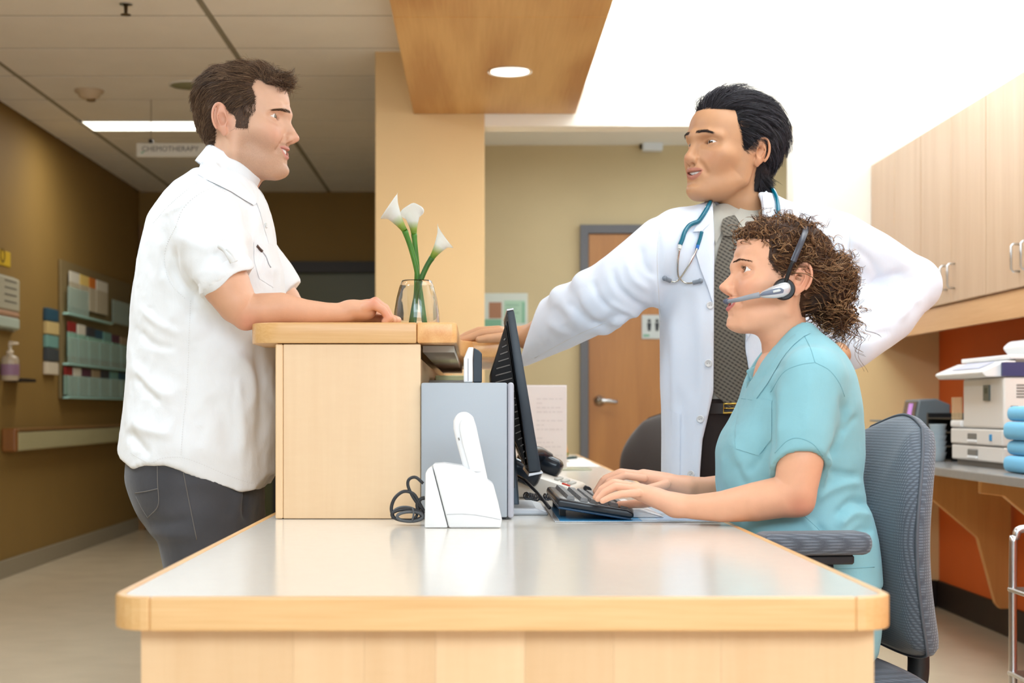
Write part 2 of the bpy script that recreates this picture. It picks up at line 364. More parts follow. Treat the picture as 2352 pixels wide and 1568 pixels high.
MB().box(x0, x1, YQ-.004, YQ+.003, z0, z1, .002, 1).build('plate', mat('plaque_grey', (196, 200, 196), .5), t)
ink = mat('plaque_ink', (52, 54, 56), .6)
for px in (1491, 1509):
    xc, zc = XZ(px, 748, YQ); g = MB()
    g.lathe([(0, 0), (.011, 0), (.011, .002), (0, .002)], (xc, YQ-.004, zc+.033), 14, RX, cap=False)
    g.prism([(xc-.014, YQ-.004, zc+.019), (xc+.014, YQ-.004, zc+.019), (xc+.011, YQ-.004, zc-.012), (xc+.008, YQ-.004, zc-.034), (xc-.008, YQ-.004, zc-.034), (xc-.011, YQ-.004, zc-.012)], (0, -.002, 0))
    g.build('pictogram', ink, t)
xc, zc = XZ(1488, 770, YQ); MB().box(xc-.03, xc+.01, YQ-.006, YQ-.003, zc-.008, zc+.006).build('green_label', mat('plaque_green', (120, 170, 140), .6), t)

# ------------------------------------------------------------------ things on the hallway's left wall
def W(px, py, off=0):
    """a point on the left wall seen at pixel px, py (off = distance out of the wall)"""
    X = LW+off; s = (px-VX)/X
    return Vector((X, F/s, EYE-(py-VY)/s))
def wall_box(mb, px0, px1, py0, py1, o0, o1, bev=.003, ref=None):
    a = W(px0, py0); b = W(px1, py0); s0 = ((px0 if ref is None else ref)-VX)/LW
    z1 = EYE-(py0-VY)/s0; z0 = EYE-(py1-VY)/s0
    return mb.box(LW+o0, LW+o1, a.y, b.y, z0, z1, bev, 1)
a = W(4, 1035); b = W(300, 1020)
hr = empty('handrail', (LW, (a.y+b.y)/2, .72), 'pale wooden handrail running along the tan hallway wall', 'handrail')
yy0 = W(8, 1000).y
MB().box(LW+.05, LW+.085, yy0, END-.2, .715, .825, .012, 3).build('rail', wood('washed_rail', (196, 190, 150), (176, 168, 124), 'y', 1, .45, .7), hr)
MB().box(LW+.03, LW+.088, yy0, END-.2, .826, .845, .006, 2).build('top_cap', wood('brown_rail', (150, 112, 62), (126, 88, 44), 'y', 1, .45, .7), hr)
MB().box(LW+.001, LW+.086, yy0-.05, yy0, .712, .846, .012, 3).build('end_cap', wood('brown_cap', (150, 96, 40), (128, 76, 28), 'z', 1, .45, .7), hr)
for k in range(4): MB().box(LW, LW+.052, yy0+.4+k*.9, yy0+.46+k*.9, .74, .80).build('bracket', M['dark_frame'], hr)
# yellow notice, paper dispenser, sanitiser
t = empty('yellow_sign', W(11, 605), 'small yellow notice with dark print high on the tan wall', 'sign')
wall_box(MB(), -14, 22, 568, 604, 0, .006).build('plate', mat('notice_yellow', (212, 176, 34), .6), t)
p = W(6, 586, .007); MB().lathe([(.030, 0), (.042, 0), (.042, .002), (.030, .002)], p, 20, Matrix.Rotation(math.pi/2, 4, 'Y'), cap=False).build('symbol', mat('notice_ink', (120, 92, 20), .6), t)
t = empty('paper_holder', W(12, 750), 'curved grey holder with leaflets under the yellow notice', 'holder')
pp = [W(-22, 625, o) for o in (.0,)]
for (nm, y0_, y1_, rgb) in (('leaflet', 628, 708, (186, 182, 160)), ('label', 708, 722, (190, 150, 120)), ('lower_leaflet', 722, 750, (190, 204, 190))):
    wall_box(MB(), -24, 26, y0_, y1_, .012, .05, .01).build(nm, mat(nm+'_paper', rgb, .5), t)
wall_box(MB(), -28, 29, 622, 753, 0, .016).build('back_plate', mat('holder_grey', (150, 146, 128), .5), t)
for k in range(4): wall_box(MB(), -10, 18, 640+k*16, 644+k*16, .0505, .0515, 0).build('text_line', mat('leaflet_ink', (120, 116, 104), .7), t)
p = W(23, 874, .06); t = empty('sanitizer_bottle', p, 'clear pump bottle of hand sanitiser with a purple label', 'bottle')
sz = MB().lathe([(.045, 0), (.050, .01), (.050, .115), (.042, .135), (.020, .145), (.016, .15)], p, 20)
sz.build('bottle', mat('sanitizer_plastic', (214, 196, 170), .2, trans=.3), t, True)
MB().lathe([(.0508, .03), (.0512, .032), (.0512, .09), (.0508, .092)], p, 20, cap=False).build('label', mat('label_purple', (150, 116, 140), .5), t, True)
m = MB().lathe([(.016, .148), (.020, .15), (.020, .168), (.009, .172), (.009, .20)], p, 16); m.tube([p+Vector((0, 0, .2)), p+Vector((.0, 0, .212)), p+Vector((.05, -.01, .208))], [.012, .013, .006], 10)
m.build('pump', mat('pump_cream', (222, 206, 180), .4), t, True)
wall_box(MB(), 8, 40, 868, 876, 0, .11).build('shelf_bracket', M['dark_frame'], t)
# literature rack: board, clear pockets; every leaflet is a thing
t = empty('literature_rack', W(200, 915), 'dark wall rack with three tiers of clear leaflet pockets', 'rack')
wall_box(MB(), 133, 294, 596, 915, .004, .02, .003, 136).build('back_board', mat('rack_board', (134, 116, 78), .6), t)
acr = mat('clear_acrylic', (205, 232, 222), .12, alpha=.42)
rng = random.Random(3)
def leaflet(px0, px1, py0, py1, off, top, body, label, frac=.3, tilt=0):
    p0 = W((px0+px1)/2, py1, off); p0.z = EYE-(py1-VY)/((136-VX)/LW)
    r = empty('leaflet', p0, label, 'leaflet', 'leaflets in the wall rack')
    ym = py0+(py1-py0)*frac
    wall_box(MB(), px0, px1, py0, ym, off, off+.008, 0, 136).build('title_band', mat('leaflet_title', top, .5), r)
    wall_box(MB(), px0, px1, ym, py1, off, off+.008, 0, 136).build('cover', mat('leaflet_cover', body, .5), r)
    return r
names = {(236, 206, 120): 'cream', (214, 120, 40): 'orange', (150, 44, 40): 'red', (60, 60, 66): 'black', (226, 222, 206): 'white', (46, 84, 104): 'blue', (96, 52, 70): 'plum', (120, 168, 160): 'teal', (170, 150, 120): 'tan'}
spec = []
for (x0, x1, c) in ((146, 168, (226, 222, 206)), (170, 190, (236, 206, 120)), (192, 206, (214, 120, 40)), (208, 234, (226, 222, 206))): spec.append((x0, x1, 618, 700, c, (196, 186, 160), 'top'))
for i, (x0, c) in enumerate(zip((142, 164, 186, 204, 224, 244, 264), ((150, 44, 40), (226, 222, 206), (60, 60, 66), (46, 84, 104), (120, 168, 160), (96, 52, 70), (170, 150, 120)))): spec.append((x0, x0+18, 736+i*2, 816, c, (150, 196, 178), 'middle'))
for i, (x0, c) in enumerate(zip((134, 154, 176, 198, 220, 240, 262), ((150, 44, 40), (226, 222, 206), (96, 52, 70), (170, 150, 120), (60, 60, 66), (120, 168, 160), (46, 84, 104)))): spec.append((x0, x0+18, 842, 906, c, (148, 178, 164), 'bottom'))
seen_l = set()
for (x0, x1, y0_, y1_, c, body, tier) in spec:
    lb = '%s-topped leaflet standing in the %s tier of the wall rack' % (names[c], tier)
    if lb in seen_l: lb = lb.replace('standing', 'standing beside the orange one')
    seen_l.add(lb)
    leaflet(x0, x1, y0_, y1_, .035, c, body, lb)
for (y0_, y1_) in ((655, 722), (772, 838), (862, 915)):
    n = 2 if y0_ < 700 else 6
    x0 = 138; 
    for k in range(n):
        xa = x0+k*(104 if n == 2 else 25); wall_box(MB(), xa, xa+(48 if n == 2 else 23), y0_, y1_-6, .048, .054, .003, 136).build('pocket', acr, t)
    wall_box(MB(), 136, 290 if n == 6 else 240, y1_-5, y1_, .0205, .062, .003, 136).build('ledge', mat('ledge_aqua_reflection', (185, 232, 222), .2), t)  # bright aqua colour paints in the reflections on the acrylic
t = empty('leaflet_strip', W(110, 860), 'narrow column of five small leaflet holders beside the rack', 'rack')
for k, c in enumerate(((46, 84, 104), (214, 190, 130), (120, 168, 160), (70, 76, 80), (226, 214, 190))):
    wall_box(MB(), 98, 124, 706+k*31, 735+k*31, .002, .03+.004*(k % 2), .004).build('leaflet', mat('strip_leaflet', c, .5), t)

# ------------------------------------------------------------------ right wall: cabinets, worktop, brackets
CX = 1.90
bounds = [BACK-.003, 6.52, 5.69, 4.88, 4.05]
for k in range(4):
    y1, y0 = bounds[k]-.002, bounds[k+1]+.002
    lab = ['beech wall cabinet in the far corner against the back wall', 'second beech wall cabinet from the corner, above the copier', 'third beech wall cabinet from the corner', 'fourth beech wall cabinet from the corner, out past the frame edge'][k]
    c = empty('wall_cabinet', (RW-.16, (y0+y1)/2, 1.375), lab, 'cabinet', 'upper wall cabinets')
    MB().box(CX+.02, RW-.002, y0, y1, 1.375, 2.13).build('carcass', M['cab_y'], c)
    ym = (y0+y1)/2
    for (a, b, hs) in ((y0+.003, ym-.003, 1), (ym+.003, y1-.003, -1)):
        dd = MB().box(CX, CX+.019, a, b, 1.38, 2.127, .0025, 1).build('door', M['cab'], c)
        hy = (b-.045) if hs == 1 else (a+.045)
        hz0 = 1.435
        MB().tube([(CX, hy, hz0), (CX-.022, hy, hz0), (CX-.03, hy, hz0+.008), (CX-.03, hy, hz0+.088), (CX-.022, hy, hz0+.096), (CX, hy, hz0+.096)], .0045, 8).build('handle', M['chrome'], dd, True)
t = empty('cabinet_valance', (CX+.03, 5.7, 1.278), 'beech light rail along the underside of the wall cabinets', 'valance')
MB().box(CX+.012, CX+.035, 4.05, BACK-.003, 1.278, 1.3745).build('board', M['cab_y'], t)
t = empty('under_cabinet_lamp', (2.1, 5, 1.31), 'lit fluorescent tube under the wall cabinets', 'lamp')
MB().tube([(2.1, 5.12, 1.312), (2.1, 5.06, 1.312), (2.1, 4.06, 1.312)], .018, 14).build('tube', M['lamp_warm'], t, True)
MB().box(2.06, 2.14, 4.05, 5.16, 1.334, 1.3745).build('fixture', M['white_plastic'], t)
wk = empty('worktop', (1.93, 5.4, .717), 'grey laminate worktop along the orange wall', 'worktop')
grey = mat('grey_laminate', (138, 136, 134), .25, var=.03, vscale=30)
MB().box(1.63, RW-.002, 3.9, BACK-.003, .717, .747, .004, 2).build('top', grey, wk)
MB().box(1.64, RW-.002, BACK-.02, BACK-.003, .7475, .85, .003, 1).build('backsplash', mat('slate_laminate', (92, 98, 104), .4), wk)
for k, yb in enumerate((6.32, 5.20, 4.2)):
    prof = [(1.72, .7165), (1.72, .665), (1.80, .655), (2.077, .419), (2.15, .149), (2.17, .125), (RW-.013, .125), (RW-.013, .7165)]
    MB().prism([(x, yb, z) for x, z in prof], (0, .03, 0), .003, 1).build('support_bracket', M['bracket'], wk)
MB().box(RW-.03, RW-.002, 3.9, BACK-.003, .60, .7165).build('rear_rail', M['bracket'], wk)
# ------------------------------------------------------------------ reception desk
DZ = .74; DX0, DX1, DY0, DY1 = -.417, .476, 1.717, 7.2
M['laminate'] = mat('pale_grey_laminate', (226, 220, 210), .16, spec=.5, var=.015, vscale=60)
M['light_maple'] = wood('pale_maple_strip', (246, 214, 172), (230, 188, 138), 'z', 1.2, .38, .8)
variants = [wood('maple_board_%d' % i, tuple(c+d for c in (238, 202, 158)), tuple(c+d for c in (216, 172, 122)), 'z', .8+.1*i, .4, .6, rings=.3, figure=.5, fine_w=.16) for i, d in enumerate((0, -5, 4, -2))]
desk = empty('reception_desk', (.03, 4.4, 0), 'long maple reception desk with pale grey top and wooden edge', 'desk')
def arc(cx, cy, r, a0, a1, n=7): return [(cx+r*math.cos(math.radians(a0+(a1-a0)*i/n)), cy+r*math.sin(math.radians(a0+(a1-a0)*i/n))) for i in range(n+1)]
R_ = .048; TH = .038; IN = .012
inner = [(DX0+IN, DY1)]+arc(DX0+R_, DY0+R_, R_-IN, 180, 270)+arc(DX1-R_, DY0+R_, R_-IN, 270, 360)+[(DX1-IN, DY1)]
MB().prism([(x, y, DZ-TH+.002) for x, y in inner], (0, 0, TH-.002)).build('worktop', M['laminate'], desk)
def band(outer, inn, name, m):
    pts = [(x, y, DZ-TH) for x, y in outer]+[(x, y, DZ-TH) for x, y in inn[::-1]]
    return MB().prism(pts, (0, 0, TH+.0006), .0025, 2).build(name, m, desk)
band([(DX0, DY1), (DX0, DY0+R_)], [(DX0+IN, DY1), (DX0+IN, DY0+R_)], 'edge_strip', M['oak_y'])
band(arc(DX0+R_, DY0+R_, R_, 180, 270), arc(DX0+R_, DY0+R_, R_-IN, 180, 270), 'corner_strip', M['oak_x'])
band([(DX0+R_, DY0), (DX1-R_, DY0)], [(DX0+R_, DY0+IN), (DX1-R_, DY0+IN)], 'edge_strip', M['oak_x'])
band(arc(DX1-R_, DY0+R_, R_, 270, 360), arc(DX1-R_, DY0+R_, R_-IN, 270, 360), 'corner_strip', M['oak_x'])
band([(DX1, DY0+R_), (DX1, DY1)], [(DX1-IN, DY0+R_), (DX1-IN, DY1)], 'edge_strip', M['oak_y'])
# front panel boards
bx = [-.3845, -.21, -.129, -.047, .055, .157, .28, .455]
for i in range(len(bx)-1):
    MB().box(bx[i]+.0001, bx[i+1]-.0001, 1.745, 1.762, .002, DZ-TH-.0005).build('panel_board', variants[(i*3+1) % 4], desk)
MB().box(-.386, -.368, 1.763, DY1, .002, DZ-TH-.0005).build('side_panel', M['maple_y'], desk)
MB().box(.438, .456, 1.763, 2.25, .002, DZ-TH-.0005).build('side_panel', M['maple'], desk)
MB().box(.40, .456, 6.9, DY1, .002, DZ-TH-.0005).build('end_panel', M['maple'], desk)
# ------------------------------------------------------------------ raised counter with its ledge
LY = 2.944; LZ0, LZ1 = 1.080, 1.120
ctr = empty('raised_counter', (-.25, 4.6, DZ), 'raised maple transaction counter with thick oak ledge on the desk', 'counter')
MB().box(-.374, -.1085, LY+.002, LY+.020, DZ+.001, LZ0-.002, .0012, 1).build('end_panel', M['maple'], ctr)
MB().box(-.389, -.3745, LY, LY+.022, DZ+.001, LZ0-.002, .002, 1).build('corner_strip', M['light_maple'], ctr)
MB().box(-.389, -.375, LY+.0225, DY1, DZ+.001, LZ0-.002).build('public_side_panel', M['maple_y'], ctr)
MB().box(-.1225, -.1085, LY+.021, DY1, DZ+.001, LZ0-.03).build('staff_side_panel', M['maple_y'], ctr)
jx = (957-VX)/1189
pts = [(jx, LY-.004)]+[(jx, DY1), (-.4415, DY1)]+arc(-.4415+.06, LY-.004+.06, .06, 180, 270)
MB().prism([(x, y, LZ0) for x, y in pts], (0, 0, LZ1-LZ0), .003, 2).build('ledge', M['oak_x'], ctr, 'sharp')
pts = [(jx+.0006, LY-.004), (-.046, LY-.004), (-.039, LY+.003), (-.038, LY+.01), (-.038, 3.66), (-.030, 3.72), (-.01, 3.752), (.085, 3.752), (.095, 3.762), (.095, 4.9), (jx+.0006, 4.9)]
endgrain = wood('oak_end_grain', (242, 190, 126), (222, 156, 92), 'y', 2.4, .35, 1.1, rings=.9)
MB().prism([(x, y, LZ0) for x, y in pts], (0, 0, LZ1-LZ0), .004, 2).build('ledge_nosing', endgrain, ctr, 'sharp')
MB().box(-.1075, -.045, LY+.10, 4.8, LZ0-.014, LZ0-.001).build('underside_board', mat('ledge_backer', (214, 204, 188), .6), ctr)
MB().box(-.1075, -.01, LY+.5, 4.8, 1.006, 1.018).build('shelf', mat('shelf_laminate', (196, 192, 186), .5), ctr)
MB().box(.06, .08, 4.12, 4.85, .745, LZ0-.001).build('support_panel', M['maple_y'], ctr)
# paperwork tucked on the shelf under the ledge
for k, (y, c, h) in enumerate(((3.50, (206, 206, 160), .012), (3.85, (236, 234, 226), .018), (4.2, (180, 170, 140), .010))):
    t = MB().obox((-.058, y+.14, 1.0185+h/2), (.080, .24, h), (0, 0, 1-k), .002, 1).build('paper_stack', mat('shelf_paper_%d' % k, c, .7))
    tag(t, ['stack of yellowish papers on the shelf below the ledge', 'stack of white papers on the shelf below the ledge', 'stack of brownish papers deep on the shelf below the ledge'][k], 'papers')
# ------------------------------------------------------------------ tower computer, router box
tx0, tx1, tz1 = -.1072, .0715, 1.0035
t = empty('computer_tower', (-.018, 2.98, DZ), 'grey computer tower standing beside the raised counter', 'computer')
M['steel_grey'] = mat('grey_painted_steel', (176, 184, 192), .42, bump=.05, bscale=900)
MB().box(tx0, tx1-.0125, 2.93, 3.03, DZ+.004, tz1, .004, 2).build('case', M['steel_grey'], t, 'sharp')
MB().box(tx1-.012, tx1, 2.928, 3.032, DZ+.003, tz1+.0005, .0055, 3).build('front_bezel', mat('bezel_silver', (186, 186, 196), .35), t, 'sharp')
for y in (2.94, 3.005):
    for x in (tx0+.01, tx1-.035): MB().box(x, x+.02, y, y+.02, DZ, DZ+.004).build('foot', M['black_plastic'], t)
MB().box(tx1, tx1+.002, 2.95, 3.01, .80, .97).build('drive_slot', M['black_plastic'], t)
YM = 2.945; a, zt = XZ(1065, 797, YM); b, zb = XZ(1107, 881, YM); zb = tz1+.001
r = empty('router', ((a+b)/2, YM+.07, zb), 'small upright dark router with white front strip on the computer tower', 'router')
m1 = a+.018
MB().prism([(a, YM, zb), (a, YM, zt-.022), (a+.009, YM, zt), (a+.019, YM, zt), (m1-.0005, YM, zt-.022), (m1-.0005, YM, zb)], (0, .08, 0), .0015, 1).build('front_strip', M['white_plastic'], r)
MB().prism([(m1, YM, zb), (m1, YM, zt-.024), (a+.0195, YM, zt-.001), (b-.006, YM, zt-.006), (b, YM, zt-.012), (b, YM, zb)], (0, .08, 0), .0015, 1).build('casing', mat('router_dark', (46, 56, 66), .45), r)
MB().box(a+.008, a+.0092, YM-.0008, YM, zb+.002, zt-.022).build('groove', mat('groove_grey', (150, 150, 156), .6), r)
# ------------------------------------------------------------------ monitor (side on, screen towards the nurse)
YN = 3.045; S_ = F/YN
bx_, bz_ = XZ(1243, 1082, YN)
mon = empty('monitor', (bx_-.06, YN+.19, DZ), 'black flat monitor tilted back on the desk, seen from its side', 'monitor')
TM = Matrix.Translation((bx_, 0, bz_)) @ Matrix.Rotation(-math.radians(9.6), 4, 'Y')
def TP(u, y, v): return TM @ Vector((u, y, v))
M['mon'] = mat('monitor_black', (44, 52, 60), .42, bump=.05, bscale=900)
H_ = .327; WY = .37
def tprism(prof, y0, y1, bev=.002): return MB().prism([TP(u, y0, v) for u, v in prof], (0, y1-y0, 0), bev, 2)
tprism([(-.0245, .002), (-.0145, H_), (0, H_), (0, .0)], YN, YN+WY, .003).build('bezel', M['mon'], mon, 'sharp')
MB().quad(TP(.0006, YN+.014, .018), TP(.0006, YN+WY-.014, .018), TP(.0006, YN+WY-.014, H_-.014), TP(.0006, YN+.014, H_-.014)).build('screen', mat('screen_glow', (120, 140, 160), .2, emit=.35), mon)
tprism([(-.0145, H_+.0002), (-.0145, H_+.004), (0, H_+.004), (0, H_+.0002)], YN, YN+WY, .001).build('top_strip', mat('silver_strip', (214, 216, 220), .3, .3), mon)
tprism([(-.027, -.006), (-.0245, .0), (.003, -.001), (.003, -.005)], YN, YN+WY, .0008).build('bottom_strip', mat('silver_strip_low', (214, 216, 220), .3, .3), mon)
hull = [(-.0155, .312), (-.022, .300), (-.0665, .212), (-.070, .190), (-.066, .168), (-.050, .10), (-.028, .012), (-.0245, .012)]
MB().prism([TP(u, YN+.028, v) for u, v in hull], (0, WY-.056, 0), .004, 2).build('back_shell', mat('monitor_back', (34, 32, 32), .32), mon, 'sharp')
slot = mat('vent_light', (120, 116, 112), .4)
for k in range(20):
    v = .285-.0135*k
    u0 = np.interp(v, [.012, .168, .19, .212, .300], [-.026, -.060, -.064, -.060, -.020])
    if abs(u0+.0215) < .006: continue
    c0 = TP(u0+.004, YN+.026, v); c1 = TP(-.0255, YN+.026, v+.003)
    mm = MB(); mm.tube([c0, c1], .0013, 5); mm.build('vent_slat', slot, mon)
bp = P(1180, 1150, 3.25)
st = MB(); st.prism([(bx_-.085, 3.17, DZ+.012), (bx_-.04, 3.17, DZ+.012), (bx_-.052, 3.17, bz_+.10), (bx_-.072, 3.17, bz_+.12)], (0, .12, 0), .004, 2)
st.build('neck', mat('stand_grey', (96, 106, 116), .35, .4), mon)
MB().prism([(bx_-.13, 3.05, DZ), (bx_-.13, 3.05, DZ+.016), (bx_-.01, 3.05, DZ+.014), (bx_+.012, 3.05, DZ+.008), (bx_+.016, 3.05, DZ)], (0, .28, 0), .004, 2).build('base', mat('stand_silver', (196, 200, 206), .35, .3), mon)
# cable from monitor to desk
pts = [P(1183, 1090, 3.30), P(1205, 1102, 3.2), P(1235, 1132, 3.1), P(1262, 1166, 3.0)]
t = MB().tube([Vector((p.x, p.y, max(p.z, DZ+.004))) for p in pts], .0035, 8).build('monitor_cable', M['black_plastic'], None, True)
tag(t, 'black cable trailing from the monitor to the keyboard', 'cable')
# ------------------------------------------------------------------ cordless phone in its cradle
YC = 2.72; w = mat('glossy_white', (240, 240, 240), .22)
a = P(1060, 1213, YC)
ph = empty('phone_cradle', (a.x, YC+.04, DZ), 'glossy white phone charging cradle on the near desk', 'phone cradle')
def pp(*px): return [Vector((P(x, y, YC).x, YC, max(DZ+.0005, P(x, y, YC).z))) for x, y in px]
MB().prism(pp((975, 1213), (977, 1086), (982, 1078), (992, 1070), (1029, 1213)), (0, .078, 0), .003, 2).build('back_block', w, ph, 'sharp')
MB().prism(pp((1031, 1213), (993, 1066), (1020, 1064), (1062, 1070), (1098, 1088), (1112, 1098), (1133, 1112), (1144, 1152), (1153, 1192), (1150, 1213)), (0, .082, 0), .0035, 3).build('front_block', w, ph, 'sharp')
g = MB(); q = [P(x, y, YC-.0005) for x, y in ((1026, 1181), (1060, 1180), (1090, 1182), (1120, 1187), (1150, 1193))]
g.tube(q, .0007, 5).build('groove', mat('groove_pale', (196, 196, 198), .5), ph)
hs = empty('cordless_handset', (P(1090, 1090, YC).x, YC+.04, P(1090, 1090, YC).z), 'white cordless handset standing tilted in the cradle', 'phone')
hp = pp((1063, 944), (1078, 948), (1087, 958), (1094, 980), (1117, 1086), (1124, 1118), (1086, 1104), (1062, 1068), (1048, 1016), (1041, 985), (1041, 966), (1048, 951))
for v in hp: v.y = YC+.018
MB().prism(hp, (0, .046, 0), .006, 3).build('body', w, hs, 'sharp')
hp2 = pp((1062, 962), (1073, 962), (1079, 976), (1106, 1084), (1080, 1084), (1062, 1020), (1055, 985), (1056, 970))
for v in hp2: v.y = YC+.0135
MB().prism(hp2, (0, .0042, 0), .002, 2).build('back_cover', mat('handset_cover', (236, 236, 236), .3), hs, 'sharp')
MB().tube([P(1053, 1005, YC+.016), P(1055, 1011, YC+.016)], .0012, 5).build('slot', mat('slot_grey', (140, 136, 130), .5), hs)
# cable bundle on the desk next to the cradle
cb = empty('cable_bundle', (P(940, 1200, 2.80).x, 2.8, DZ), 'coiled dark cables tied up on the desk beside the white cradle', 'cable')
cm = mat('cable_dark', (52, 52, 54), .45); cg = mat('cable_grey', (96, 98, 100), .45)
def loopc(ctr, rx, rz, n, m, y0, r, ph0=0, tw=.008):
    pts = []
    for i in range(n*24+1):
        a_ = ph0+2*math.pi*i/24
        p_ = P(ctr[0]+rx*math.cos(a_), ctr[1]+rz*math.sin(a_), y0+tw*math.sin(a_*.5+i*.05)+.0012*i/24)
        p_.z = max(p_.z, DZ+r+.0005); pts.append(p_)
    MB().tube(pts, r, 7).build('cable', m, cb, True)
loopc((936, 1182), 36, 13, 3, cm, 2.79, .0030); loopc((942, 1186), 30, 11, 3, cg, 2.785, .0030, 1)
loopc((930, 1180), 28, 16, 2, cg, 2.80, .0026, 2)
def cab(pts, m, r, y=2.79): 
    q = [P(x, y_, y) for x, y_ in pts]
    for v in q: v.z = max(v.z, DZ+r)
    MB().tube(catmull(q, 6), r, 7).build('cable', m, cb, True)
cab([(972, 1110), (955, 1096), (940, 1100), (937, 1115), (948, 1140), (962, 1160), (974, 1172)], cm, .0030)
cab([(903, 1190), (899, 1165), (908, 1142), (928, 1128), (950, 1134), (964, 1156), (976, 1178)], cm, .0032)
cab([(976, 1143), (966, 1146), (958, 1160), (966, 1180), (976, 1186)], cm, .0036)
cab([(948, 1166), (950, 1180), (947, 1196)], cg, .0018, 2.775)
# ------------------------------------------------------------------ keyboard on its blue sheet
KX0, KX1, KY0, KY1 = .152, .298, 2.885, 3.33
sh = empty('desk_sheet', (.29, 3.05, DZ), 'blue and white printed sheet in a clear sleeve under the keyboard', 'desk mat')
blue = mat('sheet_blue', (70, 156, 208), .3, var=.12, vscale=14); pale = mat('sheet_pale', (196, 220, 240), .25, var=.06, vscale=18)
MB().box(.147, .455, 2.862, 3.30, DZ+.0008, DZ+.0016).build('sleeve', mat('sleeve_clear', (232, 236, 238), .15), sh)
MB().box(.157, .312, 2.872, 3.29, DZ+.0017, DZ+.0021).build('print', blue, sh)
MB().box(.3125, .445, 2.872, 3.29, DZ+.0017, DZ+.0021).build('print', pale, sh)
MB().box(.345, .44, 2.885, 3.0, DZ+.0022, DZ+.0024).build('print_band', mat('sheet_band', (170, 196, 228), .25), sh)
kb = empty('keyboard', (.225, 3.1, DZ+.003), 'black computer keyboard with grey-topped keys on the blue sheet', 'keyboard')
kt = math.radians(9.5)        # rear edge (towards the monitor) raised
def KP(u, y, w): # u from front edge (nurse side) to rear, w up
    return Vector((KX1-u*math.cos(kt)-w*math.sin(kt)*0, y, DZ+.004+w+u*math.sin(kt)))
def kprism(prof, y0, y1, bev): return MB().prism([KP(u, y0, w_) for u, w_ in prof], (0, y1-y0, 0), bev, 3)
kprism([(0, .002), (.0, .012), (.012, .0165), (.143, .0165), (.148, .010), (.148, .0), (.01, 0)], KY0, KY1, .005).build('body', mat('keyboard_black', (26, 30, 36), .25), kb, 'sharp')
kprism([(.006, -.0035), (.006, .0015), (.144, .0005), (.146, -.004)], KY0+.004, KY1-.004, .0015).build('base_band', mat('keyboard_blue', (24, 62, 92), .25), kb, 'sharp')
for y in (KY0+.12, KY1-.05): MB().box(KX0+.012, KX0+.024, y, y+.02, DZ+.0026, DZ+.022).build('foot', M['black_plastic'], kb)
keym = mat('key_grey', (112, 112, 112), .38)
kd = {}
rows = [(.017, [1.25, 1.25, 1.25, 6.2, 1.25, 1.25, 1.25, 1.25, 1.0, 1.0, 1.0]), (.0365, [2.2]+[1]*10+[2.0, 1, 1.6]), (.056, [1.8]+[1]*11+[1.6, 1.6]), (.0755, [1.5]+[1]*12+[1.5, 1.4]), (.095, [1]*14+[1.6]), (.121, [1]*15)]
for u, ws in rows:
    tot = sum(ws); y = KY0+.018; L_ = KY1-KY0-.036
    for w_ in ws:
        d_ = L_*w_/tot; key = round(d_-.0035, 4)
        if key not in kd:
            bm = bmesh.new(); hw, hd = .0080, key/2
            lo = [bm.verts.new((sx*hw, sy*hd, 0)) for sx, sy in ((-1, -1), (1, -1), (1, 1), (-1, 1))]
            up = [bm.verts.new((sx*(hw-.0022), sy*(hd-.0022), .0072)) for sx, sy in ((-1, -1), (1, -1), (1, 1), (-1, 1))]
            bm.faces.new(up)
            for i in range(4): bm.faces.new((lo[i], lo[(i+1) % 4], up[(i+1) % 4], up[i]))
            me = bpy.data.meshes.new('key'); bm.to_mesh(me); bm.free(); me.materials.append(keym); kd[key] = me
        o = bpy.data.objects.new('key', kd[key]); COL.objects.link(o); o.parent = kb
        o.matrix_parent_inverse = Matrix.Translation(kb.location).inverted()
        o.location = KP(u, y+d_/2, .0166); o.rotation_euler = (0, kt, 0); y += d_
t = MB().prism([(.302, 2.95, DZ+.0026), (.302, 2.95, DZ+.020), (.315, 2.95, DZ+.021), (.362, 2.95, DZ+.005), (.362, 2.95, DZ+.0026)], (0, .30, 0), .002, 2).build('wrist_rest', mat('wrist_white', (232, 226, 224), .5))
tag(t, 'white wrist rest lying between keyboard and nurse', 'wrist rest')
# ------------------------------------------------------------------ desk telephone
tp = empty('telephone', (.17, 3.85, DZ), 'cream desk telephone with a black handset behind the monitor', 'telephone')
cream = mat('telephone_cream', (222, 214, 202), .4)
ang = -12
TT = Matrix.Translation((.182, 3.74, DZ)) @ Matrix.Rotation(math.radians(ang), 4, 'Z')
bm_ = MB().prism([(-.075, -.12, .002), (-.075, -.12, .050), (-.045, -.12, .062), (.068, -.12, .026), (.068, -.12, .002)], (0, .25, 0), .006, 2)
bm_.bm.transform(TT); bm_.build('base', cream, tp, 'sharp')
hb = mat('handset_black', (24, 32, 42), .20)
m = MB()
for (c_, sz, r_) in (((-.046, -.122, .062), (.084, .060, .050), (0, 24, 6)), ((-.012, .050, .074), (.066, .056, .046), (0, 26, 0))): m.obox(c_, sz, r_, .016, 3)
m.tube(catmull([(-.052, -.12, .078), (-.050, -.05, .100), (-.036, .02, .102), (-.016, .05, .088)], 5), .019, 10)
m.bm.transform(TT); m.build('handset', hb, tp, 'sharp')
for i in range(3):
    for j in range(4):
        k_ = MB().obox((.022+.016*i, -.05+.024*j, .0418-.0051*i+.0015), (.011, .015, .005), (0, 18, 0), .001, 1); k_.bm.transform(TT); k_.build('button', mat('button_grey', (200, 198, 190), .5) if not (i or j) else bpy.data.materials['button_grey'], tp)
k_ = MB().obox((.052, -.095, .0322), (.020, .012, .005), (0, 18, 0), .001, 1); k_.bm.transform(TT); k_.build('indicator', mat('indicator_red', (214, 66, 40), .3), tp)
